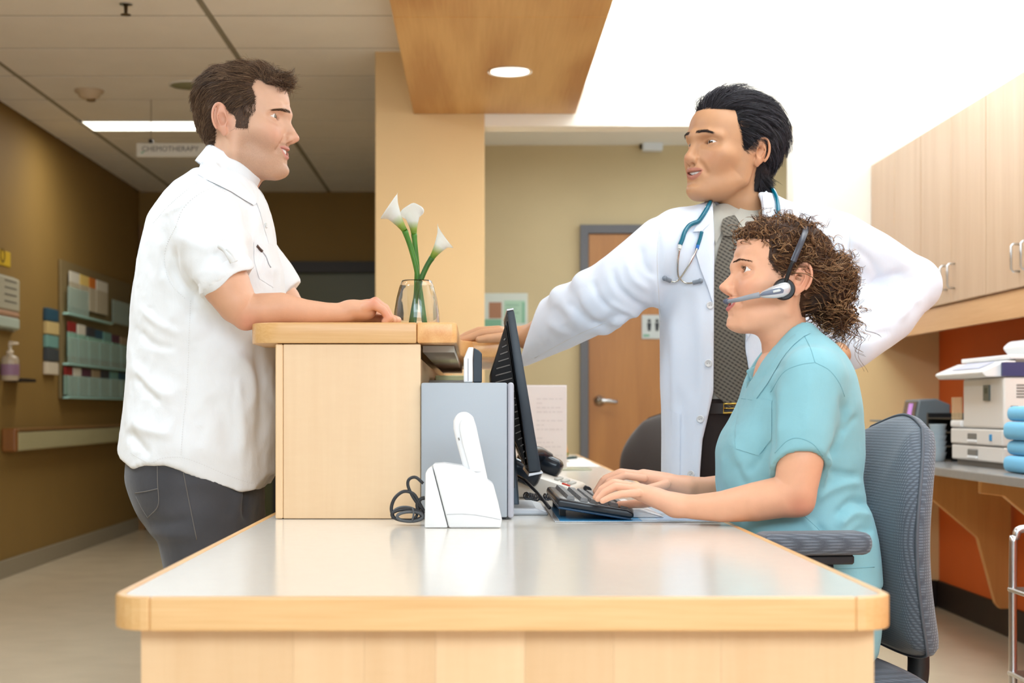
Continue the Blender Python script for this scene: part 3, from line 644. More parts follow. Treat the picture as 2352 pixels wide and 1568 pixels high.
# coiled cord
def coil(path, R, r, turns, name, parent, m):
    path = catmull(path, 8); n = turns*9; L_ = [0]
    for a_, b_ in zip(path, path[1:]): L_.append(L_[-1]+(b_-a_).length)
    pts = []
    for i in range(n+1):
        d_ = L_[-1]*i/n; k = min(max(np.searchsorted(L_, d_)-1, 0), len(path)-2); f_ = (d_-L_[k])/max(1e-9, L_[k+1]-L_[k])
        c = path[k].lerp(path[k+1], f_); tn = (path[k+1]-path[k]).normalized(); u_ = tn.cross(Vector((0, 0, 1))).normalized(); v_ = u_.cross(tn)
        a_ = 2*math.pi*i/9; pts.append(c+(u_*math.cos(a_)+v_*math.sin(a_))*R)
    MB().tube(pts, r, 5).build(name, m, parent, True)
def D(px, py, z=.01):   # point above the desk top under a pixel
    s_ = (py-VY)/(EYE-DZ-z); return Vector(((px-VX)/s_, F/s_, DZ+z))
coil([D(1208, 1138, .02), D(1230, 1142, .012), D(1262, 1140, .012), D(1290, 1132, .012), D(1306, 1124, .012), D(1330, 1118, .012), D(1352, 1126, .012)], .0075, .0022, 44, 'coiled_cord', tp, hb)
# paper stand, papers, marker, little orange pot
YS2 = 5.37; sx0, sz0 = XZ(1158, 1076, YS2); sx1, sz1 = XZ(1300, 886, YS2)
t = empty('document_stand', (.25, YS2, DZ), 'clear upright stand holding a white printed page on the far desk', 'document stand')
MB().box(sx0, sx1, YS2, YS2+.004, DZ+.006, sz1, .001, 1).build('page', mat('stand_page', (216, 208, 206), .6), t)
MB().box(.13, .40, YS2-.08, YS2+.06, DZ+.001, DZ+.006, .001, 1).build('foot', mat('stand_acrylic', (196, 200, 176), .15), t)
MB().box(sx0, sx1+.003, YS2+.0045, YS2+.007, DZ+.006, sz1+.003).build('backing', mat('stand_backing', (222, 216, 214), .3), t)
rng = random.Random(5); ln = MB()
for k in range(15):
    if k in (4, 8, 12): continue
    x = 1232
    while x < 1290:
        wd = rng.uniform(5, 14); a_, z_ = XZ(x, 915+k*10, YS2-.0006); b_, _ = XZ(min(x+wd, 1292), 915, YS2-.0006)
        ln.box(a_, b_, YS2-.0008, YS2+.0005, z_-.0035, z_+.001); x += wd+3
        if rng.random() < .12: break
ln.build('handwriting', mat('faint_ink', (204, 196, 195), .8), t, kind='stuff')
for (px0, px1, py0, py1, k) in ((1296, 1380, 1062, 1072, 0), (1310, 1366, 1053, 1062, 1)):
    a_ = D(px0, py1, .001); b_ = D(px1, py0, .001)
    t = MB().box(a_.x, max(a_.x+.08, min(b_.x, .455)), a_.y, b_.y, DZ+.0008, DZ+.0024+.002*k).build('paper', mat('loose_paper_%d' % k, (232, 230, 224), .6))
    tag(t, ['loose white paper lying by the document stand foot', 'small white pad behind the loose paper on the far desk'][k], 'paper')
a_ = D(1298, 1053, .008); b_ = D(1322, 1051, .008)
t = MB().tube([a_, a_.lerp(b_, .65), a_.lerp(b_, .66), b_], [.007, .007, .0085, .0085], 10).build('marker', mat('marker_green', (34, 60, 58), .4), None, True)
tag(t, 'dark green marker pen lying on the papers', 'pen')
p = D(1303, 1036, 0); p.x = .372; p.y = 6.6
t = empty('bud_vase', p, 'little orange bud vase at the far end of the desk', 'vase')
MB().lathe([(.0, .001), (.020, .001), (.026, .02), (.020, .05), (.014, .075), (.018, .10), (.016, .10), (.010, .075), (0, .07)], p, 16).build('body', mat('orange_glaze', (216, 150, 74), .4), t, True)
MB().lathe([(.0265, .012), (.0275, .018), (.0268, .026)], p, 16, cap=False).build('green_band', mat('green_glaze', (130, 130, 60), .4), t, True)
# ------------------------------------------------------------------ vase with calla lilies on the ledge
YV = 3.33; vs = F/YV; vx = (957-VX)/vs
vz = LZ1+.0005
glass = mat('vase_glass', (250, 252, 252), .02, trans=1, ior=1.45)
va = empty('glass_vase', (vx, YV, vz), 'clear tapered glass vase standing on the oak ledge', 'vase')
pr = [(.0, .0), (.044, .0), (.0495, .004), (.0505, .02), (.049, .045), (.044, .075), (.038, .098), (.033, .112), (.0315, .113), (.0325, .108), (.0385, .092), (.0435, .070), (.0462, .045), (.0474, .022), (.0455, .011), (.0, .009)]
MB().lathe(pr, (vx, YV, vz), 40).build('body', glass, va, True)
stem = mat('stem_green', (74, 128, 40), .45, var=.15, vscale=40); stem_d = mat('stem_dark_green', (56, 104, 36), .45, var=.15, vscale=40)
def calla(pts, mouth, head, lab, k, roll=0):
    """pts: stem pixels from vase floor to flower base; head: flower axis end pixel; mouth half width px"""
    q = [P(x, y, YV+d) for x, y, d in pts]
    for v in q: v.z = max(v.z, vz+.013)
    r = empty('calla_lily', q[0], lab, 'flower', 'calla lilies in the glass vase')
    st_ = catmull(q, 6); MB().tube(st_, [.0058]*(len(st_)-3)+[.006, .0064, .0068], 10).build('stem', stem if k else stem_d, r, True)
    base = q[-1]; tip = P(*head); ax = (tip-base); Ln = ax.length; ax.normalize()
    side = Vector((0, -1, 0)); side = (side-ax*side.dot(ax)).normalized(); e2 = ax.cross(side)
    ca, sa = math.cos(roll), math.sin(roll); e1 = side*ca+e2*sa; e2 = ax.cross(e1)
    bm = bmesh.new(); nu, nv = 40, 16; g = []
    for j in range(nv+1):
        t_ = j/nv; row = []
        for i in range(nu):
            th = 2*math.pi*i/nu
            # the spathe flares, its lip longer on one side, with a pointed tip
            lip = .5+.5*math.cos(th)
            L_ = Ln*(.72+.28*lip**1.3)
            r_ = .0062+(mouth/vs-.0062)*1.12*(t_**1.5)*(.86+.14*lip)
            curl = .010*max(0, t_-.72)/.28*(1-.4*lip)
            tipx = .004*max(0, t_-.7)/.3*max(0, math.cos(th))**14
            p_ = base+ax*(L_*t_-curl*.8+tipx)+(e1*math.cos(th)+e2*math.sin(th))*(r_+curl*.5)
            row.append(bm.verts.new(p_))
        g.append(row)
    for j in range(nv):
        for i in range(nu):
            bm.faces.new((g[j][i], g[j][(i+1) % nu], g[j+1][(i+1) % nu], g[j+1][i]))
    bmesh.ops.solidify(bm, geom=bm.faces[:], thickness=.0012)
    m_ = MB(); m_.bm.free(); m_.bm = bm
    o = m_.build('spathe', None, r, True)
    o.data.materials.append(petal_mat(base, ax, Ln))
    MB().tube([base+ax*.012, base+ax*(Ln*.35), base+ax*(Ln*.62)], [.003, .0042, .003], 8).build('spadix', mat('spadix_yellow', (226, 190, 60), .6), r, True)
def petal_mat(base, ax, Ln):
    m, N, L, b = new_mat('calla_petal')
    g = N.new('ShaderNodeNewGeometry'); s_ = N.new('ShaderNodeVectorMath'); s_.operation = 'SUBTRACT'; L.new(g.outputs['Position'], s_.inputs[0]); s_.inputs[1].default_value = base
    d_ = N.new('ShaderNodeVectorMath'); d_.operation = 'DOT_PRODUCT'; L.new(s_.outputs[0], d_.inputs[0]); d_.inputs[1].default_value = ax
    mr = N.new('ShaderNodeMapRange'); mr.inputs[2].default_value = Ln*1.12; L.new(d_.outputs['Value'], mr.inputs[0])
    r = N.new('ShaderNodeValToRGB'); L.new(mr.outputs[0], r.inputs[0]); e = r.color_ramp.elements
    e[0].position = 0; e[0].color = s2l((110, 160, 30)); e[1].position = .38; e[1].color = s2l((252, 252, 246))
    x = e.new(.16); x.color = s2l((186, 206, 96)); x = e.new(.9); x.color = s2l((250, 250, 244)); x = e.new(.97); x.color = s2l((226, 226, 120))
    L.new(r.outputs[0], b.inputs['Base Color']); b.inputs['Roughness'].default_value = .45; b.inputs['Subsurface Weight'].default_value = .1; b.inputs['Subsurface Radius'].default_value = (.01, .01, .006)
    return m
calla([(976, 750, .0), (968, 690, .0), (957, 620, .001), (944, 570, .0), (930, 530, -.006)], 27, (884, 458, 3.33), 'tall calla lily leaning towards the man in the white shirt', 1, math.pi*.55)
calla([(950, 752, .018), (955, 690, .018), (958, 620, .017), (954, 570, .018), (951, 538, .018)], 23, (945, 470, 3.35), 'upright calla lily between the other two in the vase', 1, .2)
calla([(944, 752, -.017), (954, 690, -.017), (966, 645, -.017), (980, 612, -.017), (992, 592, -.017)], 25, (1032, 528, 3.31), 'lower calla lily leaning out over the ledge end', 0, -math.pi*.5)

# ------------------------------------------------------------------ office chairs
def chair(loc, rot, fabric, shell, lab, arms=True):
    """swivel chair facing +x in its own frame; seat 0.47 high, backrest behind at -x"""
    root = empty('office_chair', loc, lab, 'chair')
    T = Matrix.Translation(loc) @ Matrix.Rotation(math.radians(rot), 4, 'Z')
    def put(mb, name, m, sm='sharp', par=root):
        mb.bm.transform(T); return mb.build(name, m, par, sm)
    # backrest: rounded oblong cushion, curved in plan and in height
    def pad(w, h, th, z0, x0, lean, curve):
        bm = bmesh.new(); nu, nv = 26, 30; fr, bk = [], []
        for j in range(nv+1):
            v = -1+2*j/nv; a_, b_ = [], []
            for i in range(nu+1):
                u = -1+2*i/nu
                # squircle to disc mapping keeps a tidy grid
                uu = u*math.sqrt(max(0, 1-.30*v*v)); vv = v*math.sqrt(max(0, 1-.20*u*u))
                wid = (w/2)*(1-.50*max(0, (vv-.1)/.9)**2.4-.06*max(0, -vv))
                y = uu*wid; z = z0+h/2+vv*h/2
                edge = max(abs(u), abs(v)); bul = math.sqrt(max(0, 1-edge**3.2))
                xb = x0-lean*(z-z0)+curve*(y/(w/2))**2+.030*math.sin((z-z0)/h*math.pi*1.15-.3)
                a_.append(bm.verts.new((xb+th*.62*bul, y, z))); b_.append(bm.verts.new((xb-.012-th*.38*bul, y, z)))
            fr.append(a_); bk.append(b_)
        for g_, fl in ((fr, 0), (bk, 1)):
            for j in range(nv):
                for i in range(nu):
                    q = (g_[j][i], g_[j][i+1], g_[j+1][i+1], g_[j+1][i]); bm.faces.new(q[::-1] if fl else q)
        ring = lambda g_: [g_[0][i] for i in range(nu)]+[g_[j][nu] for j in range(nv)]+[g_[nv][i] for i in range(nu, 0, -1)]+[g_[j][0] for j in range(nv, 0, -1)]
        ra, rb = ring(fr), ring(bk); n = len(ra)
        for i in range(n): bm.faces.new((ra[i], rb[i], rb[(i+1) % n], ra[(i+1) % n]))
        mm = MB(); mm.bm.free(); mm.bm = bm
        return mm, [(Vector(v.co)+Vector((0, 0, 0))) for v in ra]
    BW, BH = .46, .466
    mm, ring_ = pad(BW, BH, .080, .475, -.205, .02, .036)
    back = put(mm, 'backrest', fabric, True)
    mp_ = MB().tube(ring_, .0035, 6, closed=True); put(mp_, 'piping', shell, True, back)
    # seat
    bm = bmesh.new(); nu = 24; top, bot = [], []
    for j in range(nu+1):
        a_, b_ = [], []
        for i in range(nu+1):
            u, v = -1+2*i/nu, -1+2*j/nu
            uu = u*math.sqrt(1-.22*v*v); vv = v*math.sqrt(1-.22*u*u); e = max(abs(u), abs(v)); bul = math.sqrt(max(0, 1-e**4))
            x = .02+uu*.235; y = vv*.245
            a_.append(bm.verts.new((x, y, .425+.05*bul-.018*max(0, uu)**3))); b_.append(bm.verts.new((x*.97, y*.97, .418-.02*bul)))
        top.append(a_); bot.append(b_)
    for g_, fl in ((top, 1), (bot, 0)):
        for j in range(nu):
            for i in range(nu):
                q = (g_[j][i], g_[j+1][i], g_[j+1][i+1], g_[j][i+1]); bm.faces.new(q[::-1] if fl else q)
    ring = lambda g_: [g_[0][i] for i in range(nu)]+[g_[j][nu] for j in range(nu)]+[g_[nu][i] for i in range(nu, 0, -1)]+[g_[j][0] for j in range(nu, 0, -1)]
    ra, rb = ring(top), ring(bot)
    for i in range(len(ra)): bm.faces.new((ra[i], ra[(i+1) % len(ra)], rb[(i+1) % len(ra)], rb[i]))
    mm = MB(); mm.bm.free(); mm.bm = bm; put(mm, 'seat', fabric, True)
    blk = bpy.data.materials.get('chair_black') or mat('chair_black', (30, 32, 34), .45)
    put(MB().box(-.13, .13, -.10, .10, .365, .397, .008, 2), 'mechanism', blk)
    put(MB().tube(catmull([(-.10, 0, .38), (-.20, 0, .375), (-.240, 0, .40), (-.250, 0, .46), (-.238, 0, .56)], 6), .022, 8), 'back_bar', blk, True)
    put(MB().tube([(0, 0, .365), (0, 0, .10)], [.028, .028], 14), 'gas_column', blk, True)
    for k in range(5):
        a_ = math.radians(72*k+18); c_, s_ = math.cos(a_), math.sin(a_)
        leg = put(MB().tube([(0, 0, .105), (.15*c_, .15*s_, .095), (.29*c_, .29*s_, .075)], [.03, .024, .018], 8), 'leg', blk, True)
        cx_, cy_ = .29*c_, .29*s_
        put(MB().lathe([(0, -.022), (.026, -.022), (.029, -.016), (.029, .016), (.026, .022), (0, .022)], (cx_, cy_, .0295), 14, Matrix.Rotation(a_, 4, 'Z') @ Matrix.Rotation(math.pi/2, 4, 'X')).tube([(cx_, cy_, .08), (cx_, cy_, .03)], .008, 8), 'caster', blk, True, leg)
    if arms:
        for sg in (1, -1):
            y = .275*sg
            put(MB().tube(catmull([(0, .20*sg, .38), (.0, .262*sg, .40), (.02, .275*sg, .46), (.05, .275*sg, .682)], 5), .017, 8), 'arm_post', blk, True)
            bm = bmesh.new()
            m2 = MB().box(-.03, .170, y-.038, y+.038, .697, .737, .016, 4)
            put(m2, 'armrest', fabric, True)
            put(MB().box(.0, .09, y-.02, y+.02, .680, .6965, .003, 1), 'arm_plate', blk)
    return root
def fabric_mat(name, rgb, dark):
    m, N, L, b = new_mat(name)
    tc = N.new('ShaderNodeTexCoord'); mp = N.new('ShaderNodeMapping'); L.new(tc.outputs['Object'], mp.inputs[0]); mp.inputs['Scale'].default_value = (1, 1, 1.0)
    w1 = N.new('ShaderNodeTexWave'); w1.bands_direction = 'Z'; w1.inputs['Scale'].default_value = 58; w1.inputs['Distortion'].default_value = .6; w1.inputs['Detail'].default_value = 1; L.new(mp.outputs[0], w1.inputs[0])
    w2 = N.new('ShaderNodeTexWave'); w2.bands_direction = 'Y'; w2.inputs['Scale'].default_value = 52; w2.inputs['Distortion'].default_value = .6; L.new(mp.outputs[0], w2.inputs[0])
    mu = N.new('ShaderNodeMath'); mu.operation = 'MULTIPLY'; L.new(w1.outputs['Fac'], mu.inputs[0]); L.new(w2.outputs['Fac'], mu.inputs[1])
    n = N.new('ShaderNodeTexNoise'); n.inputs['Scale'].default_value = 700; L.new(mp.outputs[0], n.inputs[0])
    ad = N.new('ShaderNodeMath'); ad.operation = 'MULTIPLY_ADD'; ad.inputs[1].default_value = .5; L.new(n.outputs['Fac'], ad.inputs[0]); L.new(mu.outputs[0], ad.inputs[2])
    r = N.new('ShaderNodeValToRGB'); L.new(ad.outputs[0], r.inputs[0]); r.color_ramp.elements[0].color = s2l(dark); r.color_ramp.elements[1].color = s2l(rgb)
    r.color_ramp.elements[0].position = .15; r.color_ramp.elements[1].position = .9
    L.new(r.outputs[0], b.inputs['Base Color']); b.inputs['Roughness'].default_value = .85; b.inputs['Sheen Weight'].default_value = .25
    bp = N.new('ShaderNodeBump'); bp.inputs['Strength'].default_value = .35; bp.inputs['Distance'].default_value = .002; L.new(ad.outputs[0], bp.inputs['Height']); L.new(bp.outputs[0], b.inputs['Normal'])
    return m
M['chair_grey'] = fabric_mat('grey_woven_fabric', (112, 121, 132), (74, 80, 90)); M['chair_pipe'] = mat('grey_piping', (92, 96, 104), .7)
M['chair_dark'] = fabric_mat('brown_black_fabric', (52, 42, 38), (34, 27, 25))
chair((.622, 2.965, 0), 188, M['chair_grey'], M['chair_pipe'], 'grey woven office chair the nurse in blue scrubs sits on')
chair((.60, 5.95, 0), 215, M['chair_dark'], mat('dark_piping', (40, 34, 32), .7), 'dark empty office chair in front of the restroom door', False)

# ------------------------------------------------------------------ things on the grey worktop
WZ = .7475
cp = empty('photocopier', (2.0, 5.45, WZ), 'cream multifunction photocopier with blue trim on the grey worktop', 'photocopier')
cw = mat('copier_cream', (222, 218, 212), .4); cw2 = mat('copier_white', (236, 236, 236), .35); navy = mat('copier_navy', (50, 56, 104), .4); gap = mat('copier_gap', (120, 116, 110), .6)
X0, X1, Ya, Yb = 1.785, 2.20, 5.18, 5.74
MB().box(X0+.02, X1-.01, Ya+.02, Yb-.02, WZ, WZ+.02).build('plinth', gap, cp)
MB().box(X0+.004, X1, Ya, Yb, WZ+.02, WZ+.075, .006, 2).build('drawer', cw, cp)
MB().box(X0, X1, Ya, Yb, WZ+.078, WZ+.135, .006, 2).build('drawer', cw, cp)
for z in (.050, .108):
    MB().box(X0-.002, X0+.01, Yb-.30, Yb-.20, WZ+z-.012, WZ+z+.012, .003, 1).build('drawer_handle', gap, cp)
    MB().box(X0-.004, X0+.006, Yb-.30, Yb-.20, WZ+z-.022, WZ+z-.012, .002, 1).build('drawer_lip', cw2, cp)
MB().box(X0-.003, X0+.004, Ya+.10, Ya+.122, WZ+.095, WZ+.118, .001, 1).build('blue_marker', mat('copier_blue', (40, 150, 210), .4), cp)
MB().box(X0+.005, X1, Ya, Yb-.13, WZ+.138, WZ+.315, .008, 2).build('body', cw, cp)
MB().box(X0-.002, X1-.05, Yb-.125, Yb, WZ+.138, WZ+.165, .008, 2).build('output_tray', cw2, cp)
MB().box(X0+.002, X0+.006, Yb-.12, Yb-.005, WZ+.166, WZ+.25).build('clear_guard', mat('guard_clear', (236, 210, 170), .15, alpha=.4), cp)
MB().prism([(X0+.06, Yb-.128, WZ+.166), (X0+.13, Yb-.128, WZ+.166), (X0+.13, Yb-.128, WZ+.25), (X0+.11, Yb-.128, WZ+.25)], (0, .05, 0)).build('paper_guide', mat('guide_violet', (120, 122, 160), .5), cp)
MB().box(X0-.001, X0+.006, Ya+.13, Ya+.19, WZ+.235, WZ+.29).build('status_window', mat('copier_window', (96, 104, 98), .3), cp)
MB().box(X0-.0015, X0+.006, Ya+.145, Ya+.175, WZ+.26, WZ+.28).build('status_mark', mat('copier_window_dark', (44, 60, 54), .3), cp)
# panel head reaching out towards the room, scanner lid and feeder
MB().prism([(X0-.065, Ya+.01, WZ+.330), (X0-.05, Ya+.01, WZ+.316), (X1, Ya+.01, WZ+.316), (X1, Ya+.01, WZ+.355), (X0+.02, Ya+.01, WZ+.372), (X0-.062, Ya+.01, WZ+.337)], (0, Yb-Ya-.03, 0), .004, 2).build('control_panel', cw2, cp)
MB().box(X0-.0, X1, Ya-.006, Ya+.008, WZ+.318, WZ+.365).build('side_band', navy, cp)
MB().prism([(X0-.045, Ya+.1, WZ+.3465), (X0+.01, Ya+.1, WZ+.3695), (X0+.01, Ya+.1, WZ+.3715), (X0-.045, Ya+.1, WZ+.3485)], (0, .3, 0)).build('key_panel', mat('panel_lilac', (196, 200, 220), .4), cp)
MB().box(X0+.03, X1, Ya+.01, Yb-.03, WZ+.376, WZ+.392, .004, 2).build('scanner_lid', cw2, cp)
MB().box(X0+.05, X1, Ya+.01, Yb-.05, WZ+.3655, WZ+.376).build('lid_gap', gap, cp)
MB().prism([(X0+.13, Ya+.005, WZ+.3925), (X0+.105, Ya+.005, WZ+.425), (X0+.13, Ya+.005, WZ+.448), (X0+.24, Ya+.005, WZ+.455), (X1, Ya+.005, WZ+.44), (X1, Ya+.005, WZ+.3925)], (0, .30, 0), .008, 2).build('document_feeder', cw2, cp)
MB().box(X0+.18, X1-.02, Ya+.02, Ya+.27, WZ+.4555, WZ+.470, .004, 1).build('feeder_tray', cw2, cp)
# side face towards the camera: vents and flap
for k in range(5): MB().box(X0+.05, X0+.10, Ya-.002, Ya+.003, WZ+.245+k*.010, WZ+.250+k*.010).build('vent_slat', gap, cp)
for k in range(4): MB().box(X0+.03, X0+.055, Ya-.002, Ya+.003, WZ+.185+k*.009, WZ+.190+k*.009).build('vent_slat', gap, cp)
MB().box(X0+.12, X1-.02, Ya-.012, Ya+.001, WZ+.06, WZ+.225, .006, 2).build('side_flap', cw, cp)
for k in range(6): MB().box(X0+.04, X0+.11, Ya-.002, Ya+.003, WZ+.086+k*.008, WZ+.089+k*.008).build('vent_slat', cw2, cp)
# touch-screen printer, black tray stack, cups, plate, crumpled paper
YB = 6.42
dv = empty('label_printer', (1.9, YB, WZ), 'grey desktop device with a purple screen beside the copier', 'printer')
gz = mat('device_grey', (110, 120, 126), .4)
MB().prism([(1.865, YB-.02, WZ+.10), (1.835, YB-.02, WZ+.115), (1.86, YB-.02, WZ+.245), (1.93, YB-.02, WZ+.25), (1.99, YB-.02, WZ+.225), (1.99, YB-.02, WZ+.10)], (0, .22, 0), .006, 2).build('head', gz, dv)
MB().box(1.87, 1.985, YB, YB+.18, WZ, WZ+.099).build('pedestal', mat('device_dark', (70, 78, 84), .5), dv)
MB().prism([(1.8365, YB+.0, WZ+.125), (1.857, YB+.0, WZ+.238), (1.855, YB+.0, WZ+.2385), (1.8345, YB+.0, WZ+.1255)], (0, .18, 0)).build('screen', mat('screen_dark', (62, 50, 66), .2), dv)
MB().prism([(1.836, YB+.05, WZ+.135), (1.853, YB+.05, WZ+.23), (1.852, YB+.05, WZ+.2302), (1.835, YB+.05, WZ+.1352)], (0, .06, 0)).build('lit_window', mat('screen_purple', (176, 120, 196), .3, emit=.5), dv)
bt = empty('letter_tray', (1.94, 6.12, WZ), 'black stacked letter tray squeezed against the copier', 'tray')
for k in range(4): MB().box(1.86, 2.0, 5.98, 6.30, WZ+.001+k*.055, WZ+.006+k*.055).build('shelf', M['black_plastic'], bt)
MB().box(1.985, 2.0, 5.98, 6.30, WZ, WZ+.19).build('back', M['black_plastic'], bt)
MB().box(1.861, 1.985, 6.285, 6.30, WZ, WZ+.19).build('side', M['black_plastic'], bt)
cu = empty('cup_stack', (1.815, 6.0, WZ), 'column of pale plastic cups between chair and letter tray', 'cups')
for k in range(6): MB().lathe([(.024, k*.022), (.034, .034+k*.022), (.036, .036+k*.022), (.033, .036+k*.022), (.023, .004+k*.022)], (1.815, 6.0, WZ+.0005), 18).build('cup', mat('cup_plastic', (206, 222, 230), .25) if k == 0 else bpy.data.materials['cup_plastic'], cu, True)
pl = empty('paper_tray_arm', (1.72, 6.5, WZ), 'thin grey shelf plate on a post by the purple screen', 'tray')
a_, z_ = XZ(2006, 968, YB+.1); b_, _ = XZ(2068, 968, YB+.1)
MB().prism([(a_, YB, z_+.008), (b_+.0, YB, z_-.006), (b_+.0, YB, z_-.012), (a_, YB, z_+.002)], (0, .16, 0), .002, 1).build('plate', gz, pl)
MB().tube([(b_-.03, YB+.10, z_-.004), (b_-.03, YB+.10, WZ)], .008, 8).build('post', gz, pl)
a_ = P(2008, 1024, 6.9); 
bm = bmesh.new(); bmesh.ops.create_grid(bm, x_segments=16, y_segments=10, size=.5)
rng = random.Random(9); 
for v in bm.verts:
    v.co = Vector((1.83+v.co.x*.13, 6.75+v.co.y*.22, WZ+.004+.045*abs(math.sin(v.co.x*5+v.co.y*3))*(.5+v.co.x)+.012*math.sin(v.co.y*11+v.co.x*4)**2))
bmesh.ops.solidify(bm, geom=bm.faces[:], thickness=.001)
mm = MB(); mm.bm.free(); mm.bm = bm; t = mm.build('wrapping_paper', mat('tissue_white', (232, 240, 244), .5), None, True); tag(t, 'crumpled white wrapping lying on the grey worktop', 'paper')
# folded blue gowns at the frame edge, chrome cart
gb = mat('gown_blue', (120, 190, 226), .7, bump=.2, bscale=120)
zz = WZ+.001
for k, h in enumerate((.055, .05, .06, .05)):
    a_ = 1.715+.012*(k % 2)
    t = MB().box(a_, a_+.20, 4.72, 4.98, zz, zz+h-.001, .02, 3).build('folded_gown', gb, None, True); zz += h
    tag(t, ['lowest', 'second lowest', 'second highest', 'highest'][k]+' folded light blue gown in the stack on the worktop', 'gown', 'folded gowns stacked on the worktop')
ct = empty('utility_cart', (1.72, 4.0, 0), 'chrome tube cart standing below the worktop front', 'cart')
for y in (3.86, 4.2):
    MB().tube(catmull([(1.478, y, .06), (1.478, y, .55), (1.486, y, .60), (1.515, y, .625), (1.70, y, .625)], 5), .011, 10).build('leg_tube', M['chrome'], ct, True)
    MB().tube([(1.70, y, .06), (1.70, y, .625)], .011, 10).build('leg_tube', M['chrome'], ct, True)
for z in (.22, .45): MB().box(1.465, 1.712, 3.85, 4.21, z, z+.012, .003, 1).build('shelf', M['chrome'], ct)
for x in (1.478, 1.70):
    for y in (3.86, 4.2): MB().lathe([(0, -.012), (.028, -.012), (.03, -.008), (.03, .008), (.028, .012), (0, .012)], (x, y, .0305), 14, Matrix.Rotation(math.pi/2, 4, 'X')).build('caster', M['black_plastic'], ct, True)
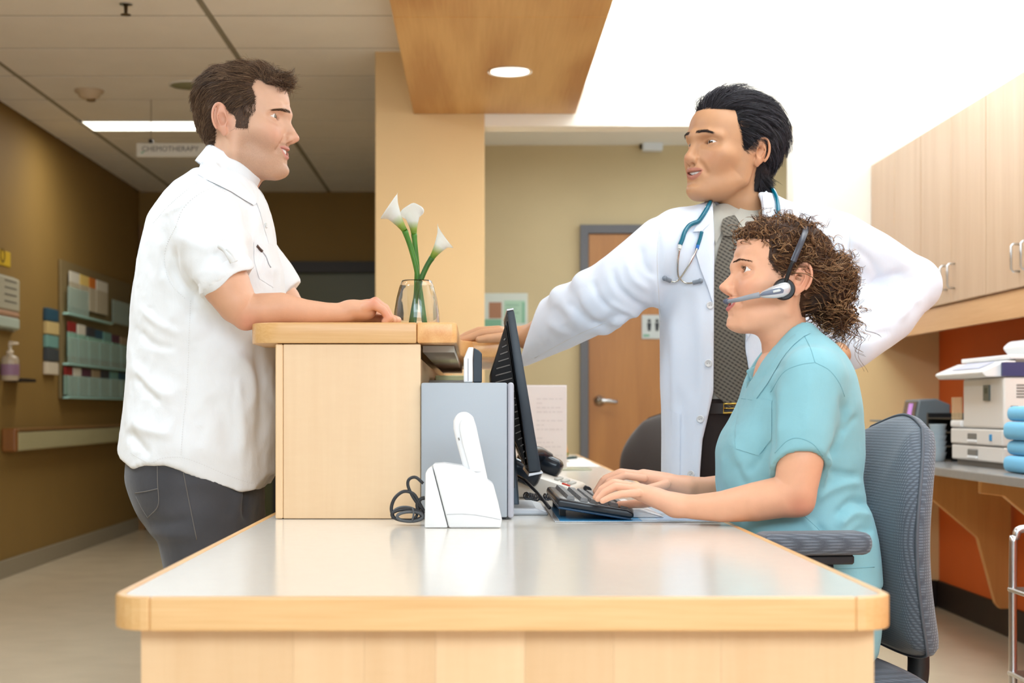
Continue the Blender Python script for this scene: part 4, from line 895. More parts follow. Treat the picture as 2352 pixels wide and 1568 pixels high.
# ------------------------------------------------------------------ organic surfaces: smooth distance fields meshed with surface nets
f32 = np.float32
def _bb(pts, r):
    p = np.array(pts, float).reshape(-1, 3); r = np.max(r); return p.min(0)-r, p.max(0)+r
class Field:
    def __init__(s): s.pr = []
    def add(s, fn, lo, hi, k=.01, sub=False): s.pr.append((fn, np.array(lo, f32), np.array(hi, f32), k, sub)); return s
    def cap(s, a, b, ra, rb=None, k=.01, sub=False): return s.chain([a, b], [ra, ra if rb is None else rb], k, sub)
    def chain(s, pts, rs, k=.01, sub=False, sq=None):
        """tapered tube through pts; sq = (axis vector, factor): section flattened along that axis"""
        pts = np.array([tuple(p) for p in pts], f32); rs = np.array(rs if hasattr(rs, '__len__') else [rs]*len(pts), f32)
        A = None
        if sq is not None:
            ax = np.array(sq[0], float); ax /= np.linalg.norm(ax); A = (np.eye(3)+(1/sq[1]-1)*np.outer(ax, ax)).astype(f32)
        q = pts @ A.T if A is not None else pts; m = min(1, sq[1]) if sq else 1
        def fn(p):
            if A is not None: p = p @ A.T
            d = None
            for i in range(len(q)-1):
                ab = q[i+1]-q[i]; L = max(float(ab @ ab), 1e-12)
                t = np.clip(((p-q[i]) @ ab)/L, 0, 1)
                e = np.sqrt(((p-q[i]-t[..., None]*ab)**2).sum(-1))-(rs[i]+(rs[i+1]-rs[i])*t)
                d = e if d is None else np.minimum(d, e)
            return d*m
        lo, hi = _bb(pts, rs.max()*(max(1, sq[1]) if sq else 1)); return s.add(fn, lo, hi, k, sub)
    def ell(s, c, r, k=.01, sub=False, rot=None):
        c = np.array(c, f32); r = np.array(r if hasattr(r, '__len__') else [r]*3, f32)
        R = None if rot is None else np.array(Euler([math.radians(a) for a in rot]).to_matrix(), f32)
        def fn(p):
            q = p-c
            if R is not None: q = q @ R
            k0 = np.sqrt(((q/r)**2).sum(-1)); k1 = np.sqrt(((q/(r*r))**2).sum(-1))
            return k0*(k0-1)/np.maximum(k1, 1e-6)
        m = r.max(); return s.add(fn, c-m, c+m, k, sub)
    def loft(s, T, k=.01, n=2.4, sub=False):
        """T rows: z, x0, x1, y0, y1 (section box at each height), superellipse sections"""
        T = np.array(sorted(map(tuple, T)), float); z = T[:, 0]
        zz = np.linspace(z[0], z[-1], 200); C = []
        for c in range(1, 5):     # smooth interpolation of the table
            C.append(pchip(z, T[:, c], zz))
        def fn(p):
            zc = np.clip(p[..., 2], z[0], z[-1])
            x0, x1, y0, y1 = (np.interp(zc, zz, c).astype(f32) for c in C)
            a, b = (x1-x0)/2, (y1-y0)/2; u = np.abs((p[..., 0]-(x0+x1)/2)/a); v = np.abs((p[..., 1]-(y0+y1)/2)/b)
            r = (u**n+v**n)**(1/n)
            d = (r-1)*np.minimum(a, b)
            e = np.maximum(z[0]-p[..., 2], p[..., 2]-z[-1])
            return np.where(e > 0, np.sqrt(np.maximum(d, 0)**2+e*e), np.maximum(d, e))
        return s.add(fn, (T[:, 1].min(), T[:, 3].min(), z[0]), (T[:, 2].max(), T[:, 4].max(), z[-1]), k, sub)
    def ev(s, p, c=None, rad=0):
        """p (nb, m, 3) points in nb blocks with centres c and radius rad"""
        D = np.full(p.shape[:-1], .5, f32)
        for fn, lo, hi, k, sub in s.pr:
            if c is not None:
                q = np.maximum(np.maximum(lo-c, c-hi), 0); ok = np.sqrt((q*q).sum(-1)) < rad+k+.03
                if not ok.any(): continue
                d = fn(p[ok]); e = D[ok]
            else: d = fn(p); e = D
            if sub: h = np.clip(.5-.5*(e+d)/k, 0, 1); r = e+(-d-e)*h+k*h*(1-h)
            else: h = np.clip(.5+.5*(e-d)/k, 0, 1); r = e+(d-e)*h-k*h*(1-h)
            if c is not None: D[ok] = r
            else: D = r
        return D
    def mesh(s, h, B=8, slack=1.7, clip=None):
        lo = np.min([q[1] for q in s.pr if not q[4]], 0)-2*h; hi = np.max([q[2] for q in s.pr if not q[4]], 0)+2*h
        if clip is not None: lo = np.maximum(lo, clip[0]); hi = np.minimum(hi, clip[1])
        nb = np.ceil((hi-lo)/(h*B)).astype(int)
        g = np.stack(np.meshgrid(*[np.arange(n) for n in nb], indexing='ij'), -1).reshape(-1, 3)
        c = (lo+(g+.5)*h*B).astype(f32)
        rad = h*B*.866
        D = s.ev(c[:, None, :], c, rad)[:, 0]
        g = g[np.abs(D) < rad*slack+.004]; c = (lo+(g+.5)*h*B).astype(f32)
        o = np.stack(np.meshgrid(*[np.arange(B+1)]*3, indexing='ij'), -1).reshape(-1, 3)
        p = (lo+(g[:, None, :]*B+o[None])*h).astype(f32)
        V = np.concatenate([s.ev(p[i:i+400], c[i:i+400], rad) for i in range(0, len(p), 400)]).reshape(-1, B+1, B+1, B+1)
        return nets(V, g, B, h, lo)
def pchip(x, y, q):
    x = np.asarray(x, float); y = np.asarray(y, float)
    if len(x) < 3: return np.interp(q, x, y)
    h = np.diff(x); d = np.diff(y)/h; m = np.zeros_like(y)
    for i in range(1, len(x)-1):
        if d[i-1]*d[i] > 0: w1, w2 = 2*h[i]+h[i-1], h[i]+2*h[i-1]; m[i] = (w1+w2)/(w1/d[i-1]+w2/d[i])
    m[0], m[-1] = d[0], d[-1]
    i = np.clip(np.searchsorted(x, q)-1, 0, len(x)-2); t = (q-x[i])/h[i]
    return (y[i]*(1+2*t)*(1-t)**2+m[i]*h[i]*t*(1-t)**2+y[i+1]*t*t*(3-2*t)+m[i+1]*h[i]*t*t*(t-1))
def nets(V, g, B, h, lo):
    off = [(i, j, k) for i in (0, 1) for j in (0, 1) for k in (0, 1)]
    cv = np.stack([V[:, i:i+B, j:j+B, k:k+B] for i, j, k in off], -1)
    neg = cv < 0; act = neg.any(-1) & ~neg.all(-1)
    b, i, j, k = np.nonzero(act); cv = cv[b, i, j, k]
    cell = g[b]*B+np.stack([i, j, k], -1)
    acc = np.zeros((len(cell), 3)); cnt = np.zeros(len(cell))
    for a in range(8):
        for ax in range(3):
            if off[a][ax]: continue
            t2 = list(off[a]); t2[ax] = 1; c = off.index(tuple(t2))
            va, vb = cv[:, a], cv[:, c]; m = (va < 0) != (vb < 0)
            t = np.where(m, va/np.where(m, va-vb, 1), 0); q = np.tile(np.array(off[a], float), (len(cell), 1)); q[:, ax] = t
            acc[m] += q[m]; cnt += m
    P_ = lo+(cell+acc/np.maximum(cnt, 1)[:, None])*h
    N = int(cell.max())+3; key = ((cell[:, 0]+1)*N+cell[:, 1]+1)*N+cell[:, 2]+1
    key, u = np.unique(key, return_index=True); P_ = P_[u]; cell = cell[u]; cv = cv[u]
    quads = []
    for ax, (d1, d2), c in ((0, (1, 2), 4), (1, (2, 0), 2), (2, (0, 1), 1)):
        va, vb = cv[:, 0], cv[:, c]; m = (va < 0) != (vb < 0); cc = cell[m]; flip = (va[m] >= 0)
        idx = []
        ok = np.ones(len(cc), bool)
        for s1, s2 in ((0, 0), (1, 0), (1, 1), (0, 1)):
            q = cc.copy(); q[:, d1] -= s1; q[:, d2] -= s2
            kk = ((q[:, 0]+1)*N+q[:, 1]+1)*N+q[:, 2]+1; ii = np.clip(np.searchsorted(key, kk), 0, len(key)-1); ok &= key[ii] == kk; idx.append(ii)
        Q = np.stack(idx, -1); Q[flip] = Q[flip][:, ::-1]; quads.append(Q[ok])
    return P_, np.concatenate(quads)
def vnormals(v, q):
    n = np.cross(v[q[:, 2]]-v[q[:, 0]], v[q[:, 3]]-v[q[:, 1]]); out = np.zeros_like(v)
    for i in range(4): np.add.at(out, q[:, i], n)
    return out/np.maximum(np.linalg.norm(out, axis=1), 1e-12)[:, None]
def relax(v, q, n=2, lam=.5):
    for _ in range(n):
        s = np.zeros_like(v); c = np.zeros(len(v))
        for i in range(4):
            np.add.at(s, q[:, i], v[q[:, (i+1) % 4]]+v[q[:, (i+3) % 4]]); np.add.at(c, q[:, i], 2)
        v = v+(s/np.maximum(c, 1)[:, None]-v)*lam
    return v
def make_mesh(name, v, faces, mat_=None, parent=None, smooth=True, col=None):
    me = bpy.data.meshes.new(name); faces = np.asarray(faces); nf, k = faces.shape
    me.vertices.add(len(v)); me.vertices.foreach_set('co', np.asarray(v, f32).ravel())
    me.loops.add(nf*k); me.loops.foreach_set('vertex_index', faces.astype(np.int32).ravel())
    me.polygons.add(nf); me.polygons.foreach_set('loop_start', np.arange(0, nf*k, k, dtype=np.int32))
    me.update(calc_edges=True)
    if col is not None:
        a = me.attributes.new('col', 'FLOAT_COLOR', 'POINT'); c = np.ones((len(v), 4), f32); c[:, :col.shape[1]] = col; a.data.foreach_set('color', c.ravel())
    return link(name, me, mat_, parent, smooth)
def join_meshes(parts):
    V, Q, n, C = [], [], 0, []
    for p in parts:
        V.append(p[0]); Q.append(np.asarray(p[1])+n); n += len(p[0]); C.append(p[2])
    return np.concatenate(V), np.concatenate(Q), np.concatenate(C)
def xform(v, Mx): 
    A = np.array(Mx); return v @ A[:3, :3].T+A[:3, 3]
def noise3(p, seed=0):
    """smooth value noise, about -1..1"""
    p = np.asarray(p, float); i = np.floor(p).astype(np.int64); f = p-i; f = f*f*(3-2*f); out = 0
    for dx in (0, 1):
        for dy in (0, 1):
            for dz in (0, 1):
                hsh = ((i[..., 0]+dx)*374761393+(i[..., 1]+dy)*668265263+(i[..., 2]+dz)*2147483647+seed*974634777) & 0xffffffff
                hsh = ((hsh ^ (hsh >> 13))*1274126177) & 0xffffffff; hsh = hsh ^ (hsh >> 16)
                w = (f[..., 0] if dx else 1-f[..., 0])*(f[..., 1] if dy else 1-f[..., 1])*(f[..., 2] if dz else 1-f[..., 2])
                out = out+w*((hsh & 0xffff)/32767.5-1)
    return out
def sstep(a, b, x): t = np.clip((x-a)/(b-a), 0, 1); return t*t*(3-2*t)
def lin(rgb): return np.array(s2l(rgb)[:3])
def strands(pts, r0, r1=None, n=3):
    """pts (N, K, 3) polylines -> thin tapered tubes, one mesh"""
    N, K, _ = pts.shape; t = np.gradient(pts, axis=1); t /= np.maximum(np.linalg.norm(t, axis=2, keepdims=True), 1e-9)
    up = np.array([.31, .52, .79]); a = np.cross(t, up); a /= np.maximum(np.linalg.norm(a, axis=2, keepdims=True), 1e-9); b = np.cross(t, a)
    r = np.linspace(0, 1, K)[None, :, None]; r = np.asarray(r0).reshape(-1, 1, 1)*(1-r)+np.asarray(r0 if r1 is None else r1).reshape(-1, 1, 1)*r
    ring = np.stack([pts+(a*math.cos(2*math.pi*j/n)+b*math.sin(2*math.pi*j/n))*r for j in range(n)], 2)   # N K n 3
    v = ring.reshape(-1, 3); base = (np.arange(N)[:, None, None]*K+np.arange(K-1)[None, :, None])*n; j = np.arange(n)[None, None, :]
    A = base+j; B_ = base+(j+1) % n; q = np.stack([A, B_, B_+n, A+n], -1).reshape(-1, 4)
    return v, q

# ------------------------------------------------------------------ materials that read the colour attribute
def attr_mat(name, rough=.5, sss=0, spec=.4, bump=0, bscale=300, sheen=0, noise=.05, nscale=90, stubble=False, weave=0):
    m, N, L, b = new_mat(name)
    at = N.new('ShaderNodeAttribute'); at.attribute_name = 'col'
    tc = N.new('ShaderNodeTexCoord')
    n = N.new('ShaderNodeTexNoise'); n.inputs['Scale'].default_value = nscale; n.inputs['Detail'].default_value = 4; L.new(tc.outputs['Object'], n.inputs[0])
    mr = N.new('ShaderNodeMapRange'); mr.inputs[3].default_value = 1-noise; mr.inputs[4].default_value = 1+noise; L.new(n.outputs['Fac'], mr.inputs[0])
    mx = N.new('ShaderNodeMix'); mx.data_type = 'RGBA'; mx.blend_type = 'MULTIPLY'; mx.inputs[0].default_value = 1
    L.new(at.outputs['Color'], mx.inputs[6]); L.new(mr.outputs[0], mx.inputs[7]); out = mx.outputs[2]
    if stubble:     # short dark beard hairs where alpha of the attribute says so
        w = N.new('ShaderNodeTexVoronoi'); w.inputs['Scale'].default_value = 1500; w.inputs['Randomness'].default_value = 1; L.new(tc.outputs['Object'], w.inputs[0])
        w2 = N.new('ShaderNodeTexNoise'); w2.inputs['Scale'].default_value = 330; w2.inputs['Detail'].default_value = 2; L.new(tc.outputs['Object'], w2.inputs[0])
        r = N.new('ShaderNodeValToRGB'); L.new(w.outputs['Distance'], r.inputs[0]); r.color_ramp.elements[0].position = .22; r.color_ramp.elements[1].position = .42
        r.color_ramp.elements[0].color = (1, 1, 1, 1); r.color_ramp.elements[1].color = (.42, .42, .42, 1)
        mu = N.new('ShaderNodeMath'); mu.operation = 'MULTIPLY'; L.new(r.outputs[0], mu.inputs[0]); 
        inv = N.new('ShaderNodeMath'); inv.operation = 'SUBTRACT'; inv.inputs[0].default_value = 1; L.new(at.outputs['Alpha'], inv.inputs[1]); L.new(inv.outputs[0], mu.inputs[1])
        m2 = N.new('ShaderNodeMix'); m2.data_type = 'RGBA'; L.new(mu.outputs[0], m2.inputs[0]); L.new(out, m2.inputs[6]); m2.inputs[7].default_value = s2l((118, 88, 62)); out = m2.outputs[2]
    L.new(out, b.inputs['Base Color']); b.inputs['Roughness'].default_value = rough; b.inputs['Specular IOR Level'].default_value = spec; b.inputs['Sheen Weight'].default_value = sheen
    if sss:
        b.inputs['Subsurface Weight'].default_value = sss; b.inputs['Subsurface Radius'].default_value = (.010, .004, .002); b.inputs['Subsurface Scale'].default_value = 1
    if bump:
        n2 = N.new('ShaderNodeTexNoise'); n2.inputs['Scale'].default_value = bscale; n2.inputs['Detail'].default_value = 4; L.new(tc.outputs['Object'], n2.inputs[0])
        bp = N.new('ShaderNodeBump'); bp.inputs['Strength'].default_value = bump; bp.inputs['Distance'].default_value = .001; L.new(n2.outputs['Fac'], bp.inputs['Height']); L.new(bp.outputs[0], b.inputs['Normal'])
    return m
def hair_mat(name, dark, light, rough=.55):
    m, N, L, b = new_mat(name)
    at = N.new('ShaderNodeAttribute'); at.attribute_name = 'col'
    L.new(at.outputs['Color'], b.inputs['Base Color']); b.inputs['Roughness'].default_value = rough; b.inputs['Specular IOR Level'].default_value = .25
    return m

# ------------------------------------------------------------------ a head, in its own frame: x forward, y to its left, z up, origin between the ear canals
def head_mesh(h=.0017, female=False, smile=1.0, mouth_open=.0042, lips=1.0, jaw=1.0, nose=1.0, brow=1.0, eye_h=1.0, profile=None, neck=None, asian=False, cheek=1.0, ears=True, nlen=1.0, back=1.0):
    F_ = Field(); w = .95 if female else 1.0
    F_.ell((-.006, 0, .033), (.090, .0735*w, .082))
    F_.ell((.040, 0, .048), (.064, .060*w, .056), k=.03)
    F_.ell((.044, 0, -.020), (.056, .0585*w, .066), k=.03)
    F_.ell((.062, 0, -.050), (.044, .040*w, .034), k=.02)
    for s in (1, -1):
        F_.chain([(.004, s*.0605*w, -.008), (.008, s*.054*w*jaw, -.060), (.074, s*.018, -.093)], [.014, .0165*jaw, .014], k=.030)
    F_.ell((.040, 0, -.078), (.050, .044*w, .028), k=.02)
    F_.ell((.088, 0, -.0915), (.0185, .021 if not female else .016, .0145), k=.014)
    for s in (1, -1):
        F_.ell((.0595, s*.0475*w, -.0145), (.0225, .018, .016), k=.022)
        F_.ell((.074-.010*(1-cheek), s*(.038-.004*(1-cheek))*w, -.030), (.019, .017-.003*(1-cheek), .016+.003*smile), k=.018)
        if brow: F_.chain([(.0995, s*.008, .021), (.093, s*.030, .0255), (.077, s*.047*w, .022)], [.009*brow, .009*brow, .008*brow], k=.014)
    F_.ell((.101, 0, .024), (.010, .012, .012), k=.012)
    # sockets, then nose
    for s in (1, -1):
        F_.ell((.1035, s*.0335, .0085), (.0155, .0185, .0115 if not asian else .0095), k=.013, sub=True)
        F_.ell((.0960, s*.0520*w, .0085), (.0170, .0170, .0105), k=.012, sub=True)
    nz = nose; dn = .0277*(1-nlen)
    F_.chain([(.0985, 0, .012), (.1075*1, 0, -.008), (.1145-dn*.8, 0, -.023)], [.0072, .0078, .0095*nz], k=.010)
    F_.ell((.1165-dn, 0, -.0265), (.0115*nz, .0105*nz, .0098*nz), k=.006)
    for s in (1, -1): F_.ell((.1065-dn*.6, s*.0120*nz, -.0295), (.0098, .0066*nz, .0080), k=.006)
    F_.cap((.104, 0, -.0365), (.1165-dn, 0, -.0335), .0048, .0052, k=.005)
    for s in (1, -1): F_.ell((.1115-dn*.8, s*.0066*nz, -.0392), (.0056, .0030*nz, .0040), k=.0025, sub=True)
    # nasolabial and under-lip folds
    for s in (1, -1):
        F_.chain([(.1035, s*.0175, -.030), (.097, s*.0265, -.041), (.089, s*.0325, -.055)], [.0014, .0017*(.6+.4*smile), .0012], k=.011, sub=True)
    F_.chain([(.103, -.012, -.0765), (.1085, 0, -.0765), (.103, .012, -.0765)], [.002, .003, .002], k=.010, sub=True)
    # lips
    up = .0045*smile
    lz = .0056*lips
    F_.chain([(.0855, .0265, -.0535+up), (.0985, .0125, -.0505), (.1055, .0035, -.0492), (.1062, 0, -.0500), (.1055, -.0035, -.0492), (.0985, -.0125, -.0505), (.0855, -.0265, -.0535+up)], [.0024, lz*.86, lz*.95, lz*.9, lz*.95, lz*.86, .0024], k=.0045)
    F_.chain([(.0855, .0262, -.0545+up), (.0965, .0125, -.0635), (.1018, 0, -.0650), (.0965, -.0125, -.0635), (.0855, -.0262, -.0545+up)], [.0024, lz*.98, lz*1.18, lz*.98, .0024], k=.0045)
    def mouth(p):
        y = np.abs(p[..., 1]); t = np.clip(1-(y/.0245)**2, -1, 1)
        zc = -.0568+up*1.15*(y/.0245)**2; hh = mouth_open*t
        return np.maximum(np.abs(p[..., 2]-zc)-np.maximum(hh, -.02), .078-p[..., 0])
    F_.add(mouth, (.07, -.028, -.07), (.13, .028, -.044), k=.0022, sub=True)
    # eyelids
    E = (.0765, .0322, .0100); RE = .0124
    for s in (1, -1):
        c = np.array((E[0], s*E[1], E[2]), f32)
        F_.ell(c, RE+.0016, k=.004)
        hu, hl = (.0054*eye_h, .0042*eye_h) if not asian else (.0048*eye_h, .0037*eye_h)
        def lid(p, c=c, s=s, hu=hu, hl=hl):
            q = p-c; u = q[..., 1]*s; v = q[..., 2]-.10*(u-.002)
            t = np.clip(1-(np.abs(u+.0004)/.0146)**2.2, -1, 1)
            o = np.maximum(v-hu*t, -v-hl*t)
            return np.maximum(o, np.maximum(RE-.0008-np.sqrt((q*q).sum(-1)), .074-p[..., 0]))
        F_.add(lid, c-.02, c+.02, k=.0014, sub=True)
        cr = [(c[0]+.0128*math.cos(a)*math.cos(.62), c[1]+s*.0145*math.sin(a), c[2]+.0128*math.sin(.62)+.0006-.0022*abs(a)) for a in np.linspace(-.75, .85, 7)]
        if not asian: F_.chain(cr, .0008, k=.003, sub=True)
    # ears
    if ears:
        for s in (1, -1):
            c0 = np.array((-.016, s*.0745*w, .003))
            F_.ell(c0+np.array((0, s*.004, 0)), (.0175, .0050, .0290), k=.004, rot=(0, -10, s*16))
            rim = []
            for a in np.linspace(-25, 222, 16):
                a = math.radians(a); lx, lz_ = .0165*math.cos(a), .0285*math.sin(a)
                x = c0[0]+lx*math.cos(.17)-lz_*math.sin(.17)*1.0; z = c0[2]+lz_*math.cos(.17)+lx*math.sin(.17)
                rim.append((x, c0[1]+s*(.0060-.27*lx-.0026*max(0, -lz_/.0285)), z))
            F_.chain(rim, [.0022]+[.0030]*14+[.0026], k=.0022)
            F_.ell((-.008, s*.0765*w, -.0235), (.0085, .0046, .0095), k=.005, rot=(0, 0, s*18))
            F_.ell((-.0095, s*.0845*w, -.001), (.0085, .0070, .0125), k=.004, sub=True, rot=(0, -8, 0))
            F_.chain([(-.018, s*.0835*w, .016), (-.0215, s*.0860*w, .004), (-.016, s*.0835*w, -.011)], .0016, k=.003)
            F_.ell((.0035, s*.0760*w, -.002), (.0042, .0035, .0070), k=.004)
    nk = neck or ([(-.020, 0, -.055), (-.018, 0, -.140), (-.035, 0, -.205)], [.054, .056, .062])
    F_.chain(nk[0], nk[1], k=.022, sq=((0, 1, 0), 1.02))
    if not female: F_.ell((nk[0][1][0]+nk[1][1]-.006, 0, nk[0][1][2]+.012), (.012, .010, .016), k=.016)
    v, q = F_.mesh(h); v = relax(v, q, 1, .35)
    if back != 1: v[:, 0] = np.where(v[:, 0] < 0, v[:, 0]*(1-(1-back)*sstep(-.07, -.02, v[:, 2])), v[:, 0])
    if profile is not None:
        pz, px = np.array(profile, float).T[1], np.array(profile, float).T[0]; o = np.argsort(pz); pz, px = pz[o], px[o]
        m = (np.abs(v[:, 1]) < .0025) & (v[:, 0] > .03); zb = np.arange(pz[0], pz[-1], .0015); act = []
        for z in zb:
            k_ = m & (np.abs(v[:, 2]-z) < .0022); act.append(v[k_, 0].max() if k_.any() else np.interp(z, pz, px))
        act = np.array(act); dx = np.interp(zb, pz, px)-act; ok = (zb < -.074) | (zb > -.0425)
        dx = np.interp(zb, zb[ok], np.where(np.abs(zb[ok]+.058) < .0165, dx[ok]*.4, dx[ok])); dx = np.convolve(np.pad(dx, 2, 'edge'), [.12, .23, .3, .23, .12], 'valid')
        dx = np.clip(dx, -.012, .012)*sstep(pz[0], pz[0]+.010, zb)*sstep(pz[-1], pz[-1]-.012, zb); D_ = np.interp(v[:, 2], zb, dx, left=0, right=0); zz = v[:, 2]
        near = np.exp(-(v[:, 1]/np.where((zz < .008) & (zz > -.040), .013, .026))**2); v = v.copy(); v[:, 0] += D_*near*sstep(.03, .085, v[:, 0])
    return v, q
def head_colour(v, skin, lip, blush=.25, stubble=0, stubble_fn=None, smile=1.0):
    """colour by place on the face: lips, cheeks, ears; the beard mask goes to alpha"""
    n = len(v); c = np.tile(lin(skin), (n, 1)); x, y, z = v.T; ya = np.abs(y)
    red = lin((206, 106, 86))
    g = np.exp(-(((x-.078)/.030)**2+((ya-.042)/.022)**2+((z+.026)/.020)**2))*blush
    g = np.maximum(g, np.exp(-(((x-.122)/.014)**2+(y/.016)**2+((z+.028)/.012)**2))*blush*.8)
    g = np.maximum(g, sstep(.071, .080, ya)*sstep(.03, -.0, x)*sstep(-.06, -.04, z)*blush*.9*(z < .05))
    c = c*(1-g[:, None])+red*g[:, None]
    up = .0045*smile
    zc = -.0568+up*(ya/.0245)**2
    half = np.where(z > zc, .0115, .0138)*np.sqrt(np.clip(1-(ya/.0262)**2, 0, 1))
    m = sstep(half+.0012, half-.0012, np.abs(z-zc))*sstep(.080, .084, x)*(ya < .027)
    c = c*(1-m[:, None])+lin(lip)*m[:, None]
    a = np.ones(n)
    if stubble:
        a = 1-stubble*stubble_fn(x, ya, z)*(1-m)
    return np.concatenate([c, a[:, None]], 1)
def face_parts(root, T, gaze=(1, 0, 0), iris=(92, 62, 40), scale=1, mouth_open=.0042, smile=1, teeth=True, teeth_dx=0):
    """eyeballs and teeth as parts; T is head frame -> world"""
    white = bpy.data.materials.get('eye_white') or mat('eye_white', (232, 226, 220), .12, coat=.5)
    for s in (1, -1):
        gz = Vector(gaze).normalized(); Q = Vector((0, 0, 1)).rotation_difference(gz).to_matrix().to_4x4(); R = .0122
        C = T @ Matrix.Translation((.0765, s*.0322, .0100)) @ Q
        a0 = .47
        sph = [(R*math.sin(a), R*math.cos(a)) for a in np.linspace(math.pi, a0, 22)]; sph[0] = (0, -R)
        e = MB().lathe(sph, (0, 0, 0), 28, cap=False); e.bm.transform(C); eye = e.build('eye', white, root, True)
        i_ = MB().lathe([(R*math.sin(a0)*1.01, R*math.cos(a0)-.0001), (R*math.sin(.3), R*math.cos(.3)-.0004), (R*math.sin(.17), R*math.cos(.17)-.0007)], (0, 0, 0), 28, cap=False)
        i_.bm.transform(C); i_.build('iris', bpy.data.materials.get('iris_%d' % iris[0]) or mat('iris_%d' % iris[0], iris, .1, coat=1, var=.3, vscale=900), eye, True)
        p_ = MB().lathe([(R*math.sin(.18), R*math.cos(.17)-.0006), (0, R-.0006)], (0, 0, 0), 20, cap=False); p_.bm.transform(C); p_.build('pupil', bpy.data.materials.get('pupil') or mat('pupil', (10, 8, 8), .05, coat=1), eye, True)
    if teeth:
        tm = bpy.data.materials.get('tooth_enamel') or mat('tooth_enamel', (250, 247, 240), .18, coat=.3)
        g = MB(); n = 12
        for k in range(n):
            y0_, y1_ = -.0235+.047*k/n, -.0235+.047*(k+1)/n; ym = (y0_+y1_)/2
            fx = lambda y: .0985-14.0*y*y+teeth_dx
            up = .0045*smile; zt = -.0478+up*1.1*(ym/.0245)**2; zb = -.0578+up*1.1*(ym/.0245)**2-(.0006 if k % 3 else 0)+.0014*(abs(ym) > .012)
            bm = bmesh.new()
            pts = [(fx(y0_+.0002), y0_+.0002), (fx(ym)+.0006, ym), (fx(y1_-.0002), y1_-.0002), (fx(y1_)-.005, y1_), (fx(y0_)-.005, y0_)]
            g.prism([(px_, py_, zb) for px_, py_ in pts], (0, 0, zt-zb), .0006, 1)
        g.bm.transform(T); g.build('teeth', tm, root, True)
        g = MB(); 
        for k in range(10):
            y0_, y1_ = -.0205+.041*k/10, -.0205+.041*(k+1)/10; ym = (y0_+y1_)/2; fx = lambda y: .0925-15*y*y
            up = .0045*smile; zt = -.0612+up*1.1*(ym/.0245)**2
            pts = [(fx(y0_), y0_), (fx(ym)+.0005, ym), (fx(y1_), y1_), (fx(y1_)-.005, y1_), (fx(y0_)-.005, y0_)]
            g.prism([(px_, py_, zt-.008) for px_, py_ in pts], (0, 0, .008))
        g.bm.transform(T); g.build('lower_teeth', tm, root, True)
        g = MB().prism([(.082, -.026, -.064), (.082, .026, -.064), (.082, .026, -.044), (.082, -.026, -.044)], (-.004, 0, 0)); g.bm.transform(T)
        g.build('mouth_lining', bpy.data.materials.get('mouth_red') or mat('mouth_red', (96, 34, 30), .4), root)
def brow_strands(v, q, n_per, T, root, colour, rngs, thick=.0062, z0=.0245, arch=.003, y0=.009, y1=.050, ln=.0075, r=.00022, name='eyebrow'):
    tri = BVHTree.FromPolygons([Vector(p) for p in v], [list(map(int, f)) for f in q[::1]]) if not isinstance(v, BVHTree) else v
    for s in (1, -1):
        P_ = []
        for i in range(n_per):
            t = rngs.random(); y = y0+(y1-y0)*t; wdt = thick*(1-.62*t)*(.6+.4*min(1, t*6)); 
            z = z0+arch*math.sin(min(1, t*1.25)*math.pi*.62)-.0055*max(0, t-.62)+(rngs.random()-.5)*wdt
            hit = tri.ray_cast(Vector((.16, s*y, z)), Vector((-1, 0, 0)))
            if hit[0] is None: continue
            p0 = np.array(hit[0]); nn = np.array(hit[1]); nn *= np.sign(nn[0]) or 1
            d = np.array((-.25-.9*t, s*1.0, (.75-1.1*t)+(rngs.random()-.5)*.5)); d -= nn*(d @ nn); d /= np.linalg.norm(d)
            L_ = ln*(.7+.5*rngs.random()); k = np.linspace(0, 1, 4)[:, None]
            P_.append(p0+nn*.0002+d*L_*k+nn*.0011*np.sin(k*math.pi*.8)+np.array((0, 0, -.0012))*k*k)
        vv, qq = strands(np.array(P_), r, r*.4)
        vv = xform(vv, T); make_mesh(name, vv, qq, None, root, True, np.tile(lin(colour), (len(vv), 1))).data.materials.append(M['hair'])
M['hair'] = hair_mat('hair_strands', None, None)
# ------------------------------------------------------------------ clothing helpers
def to_px(v): return np.stack([VX+F*v[:, 0]/v[:, 1], VY-F*(v[:, 2]-EYE)/v[:, 1]], 1)
def seg_dist(p, line):
    line = np.array(line, float); best = np.full(len(p), 1e9); tt = np.zeros(len(p)); L = np.linalg.norm(np.diff(line, axis=0), axis=1); acc = np.concatenate([[0], np.cumsum(L)]); tot = max(acc[-1], 1e-6)
    for i in range(len(line)-1):
        ab = line[i+1]-line[i]; t = np.clip(((p-line[i]) @ ab)/max(ab @ ab, 1e-9), 0, 1); d = np.linalg.norm(p-line[i]-t[:, None]*ab, axis=1)
        m = d < best; best[m] = d[m]; tt[m] = (acc[i]+t[m]*L[i])/tot
    return best, tt
def smooth_line(pts, n=6):
    return [(p.x, p.y) for p in catmull([Vector((a, b, 0)) for a, b in pts], n)]
def folds(v, q, items, front=True):
    """cloth folds: (polyline in picture px, half width px, height m); ridge > 0, groove < 0"""
    n = vnormals(v, q); px = to_px(v); d = np.zeros(len(v)); vis = sstep(.35, -.15, n[:, 1]) if front else 1
    for line, w, a in items:
        dist, t = seg_dist(px, smooth_line(line)); d += a*np.exp(-(dist/w)**2)*np.clip(np.sin(np.clip(t, .02, .98)*math.pi)*1.6, 0, 1)
    return v+n*(d*vis)[:, None]
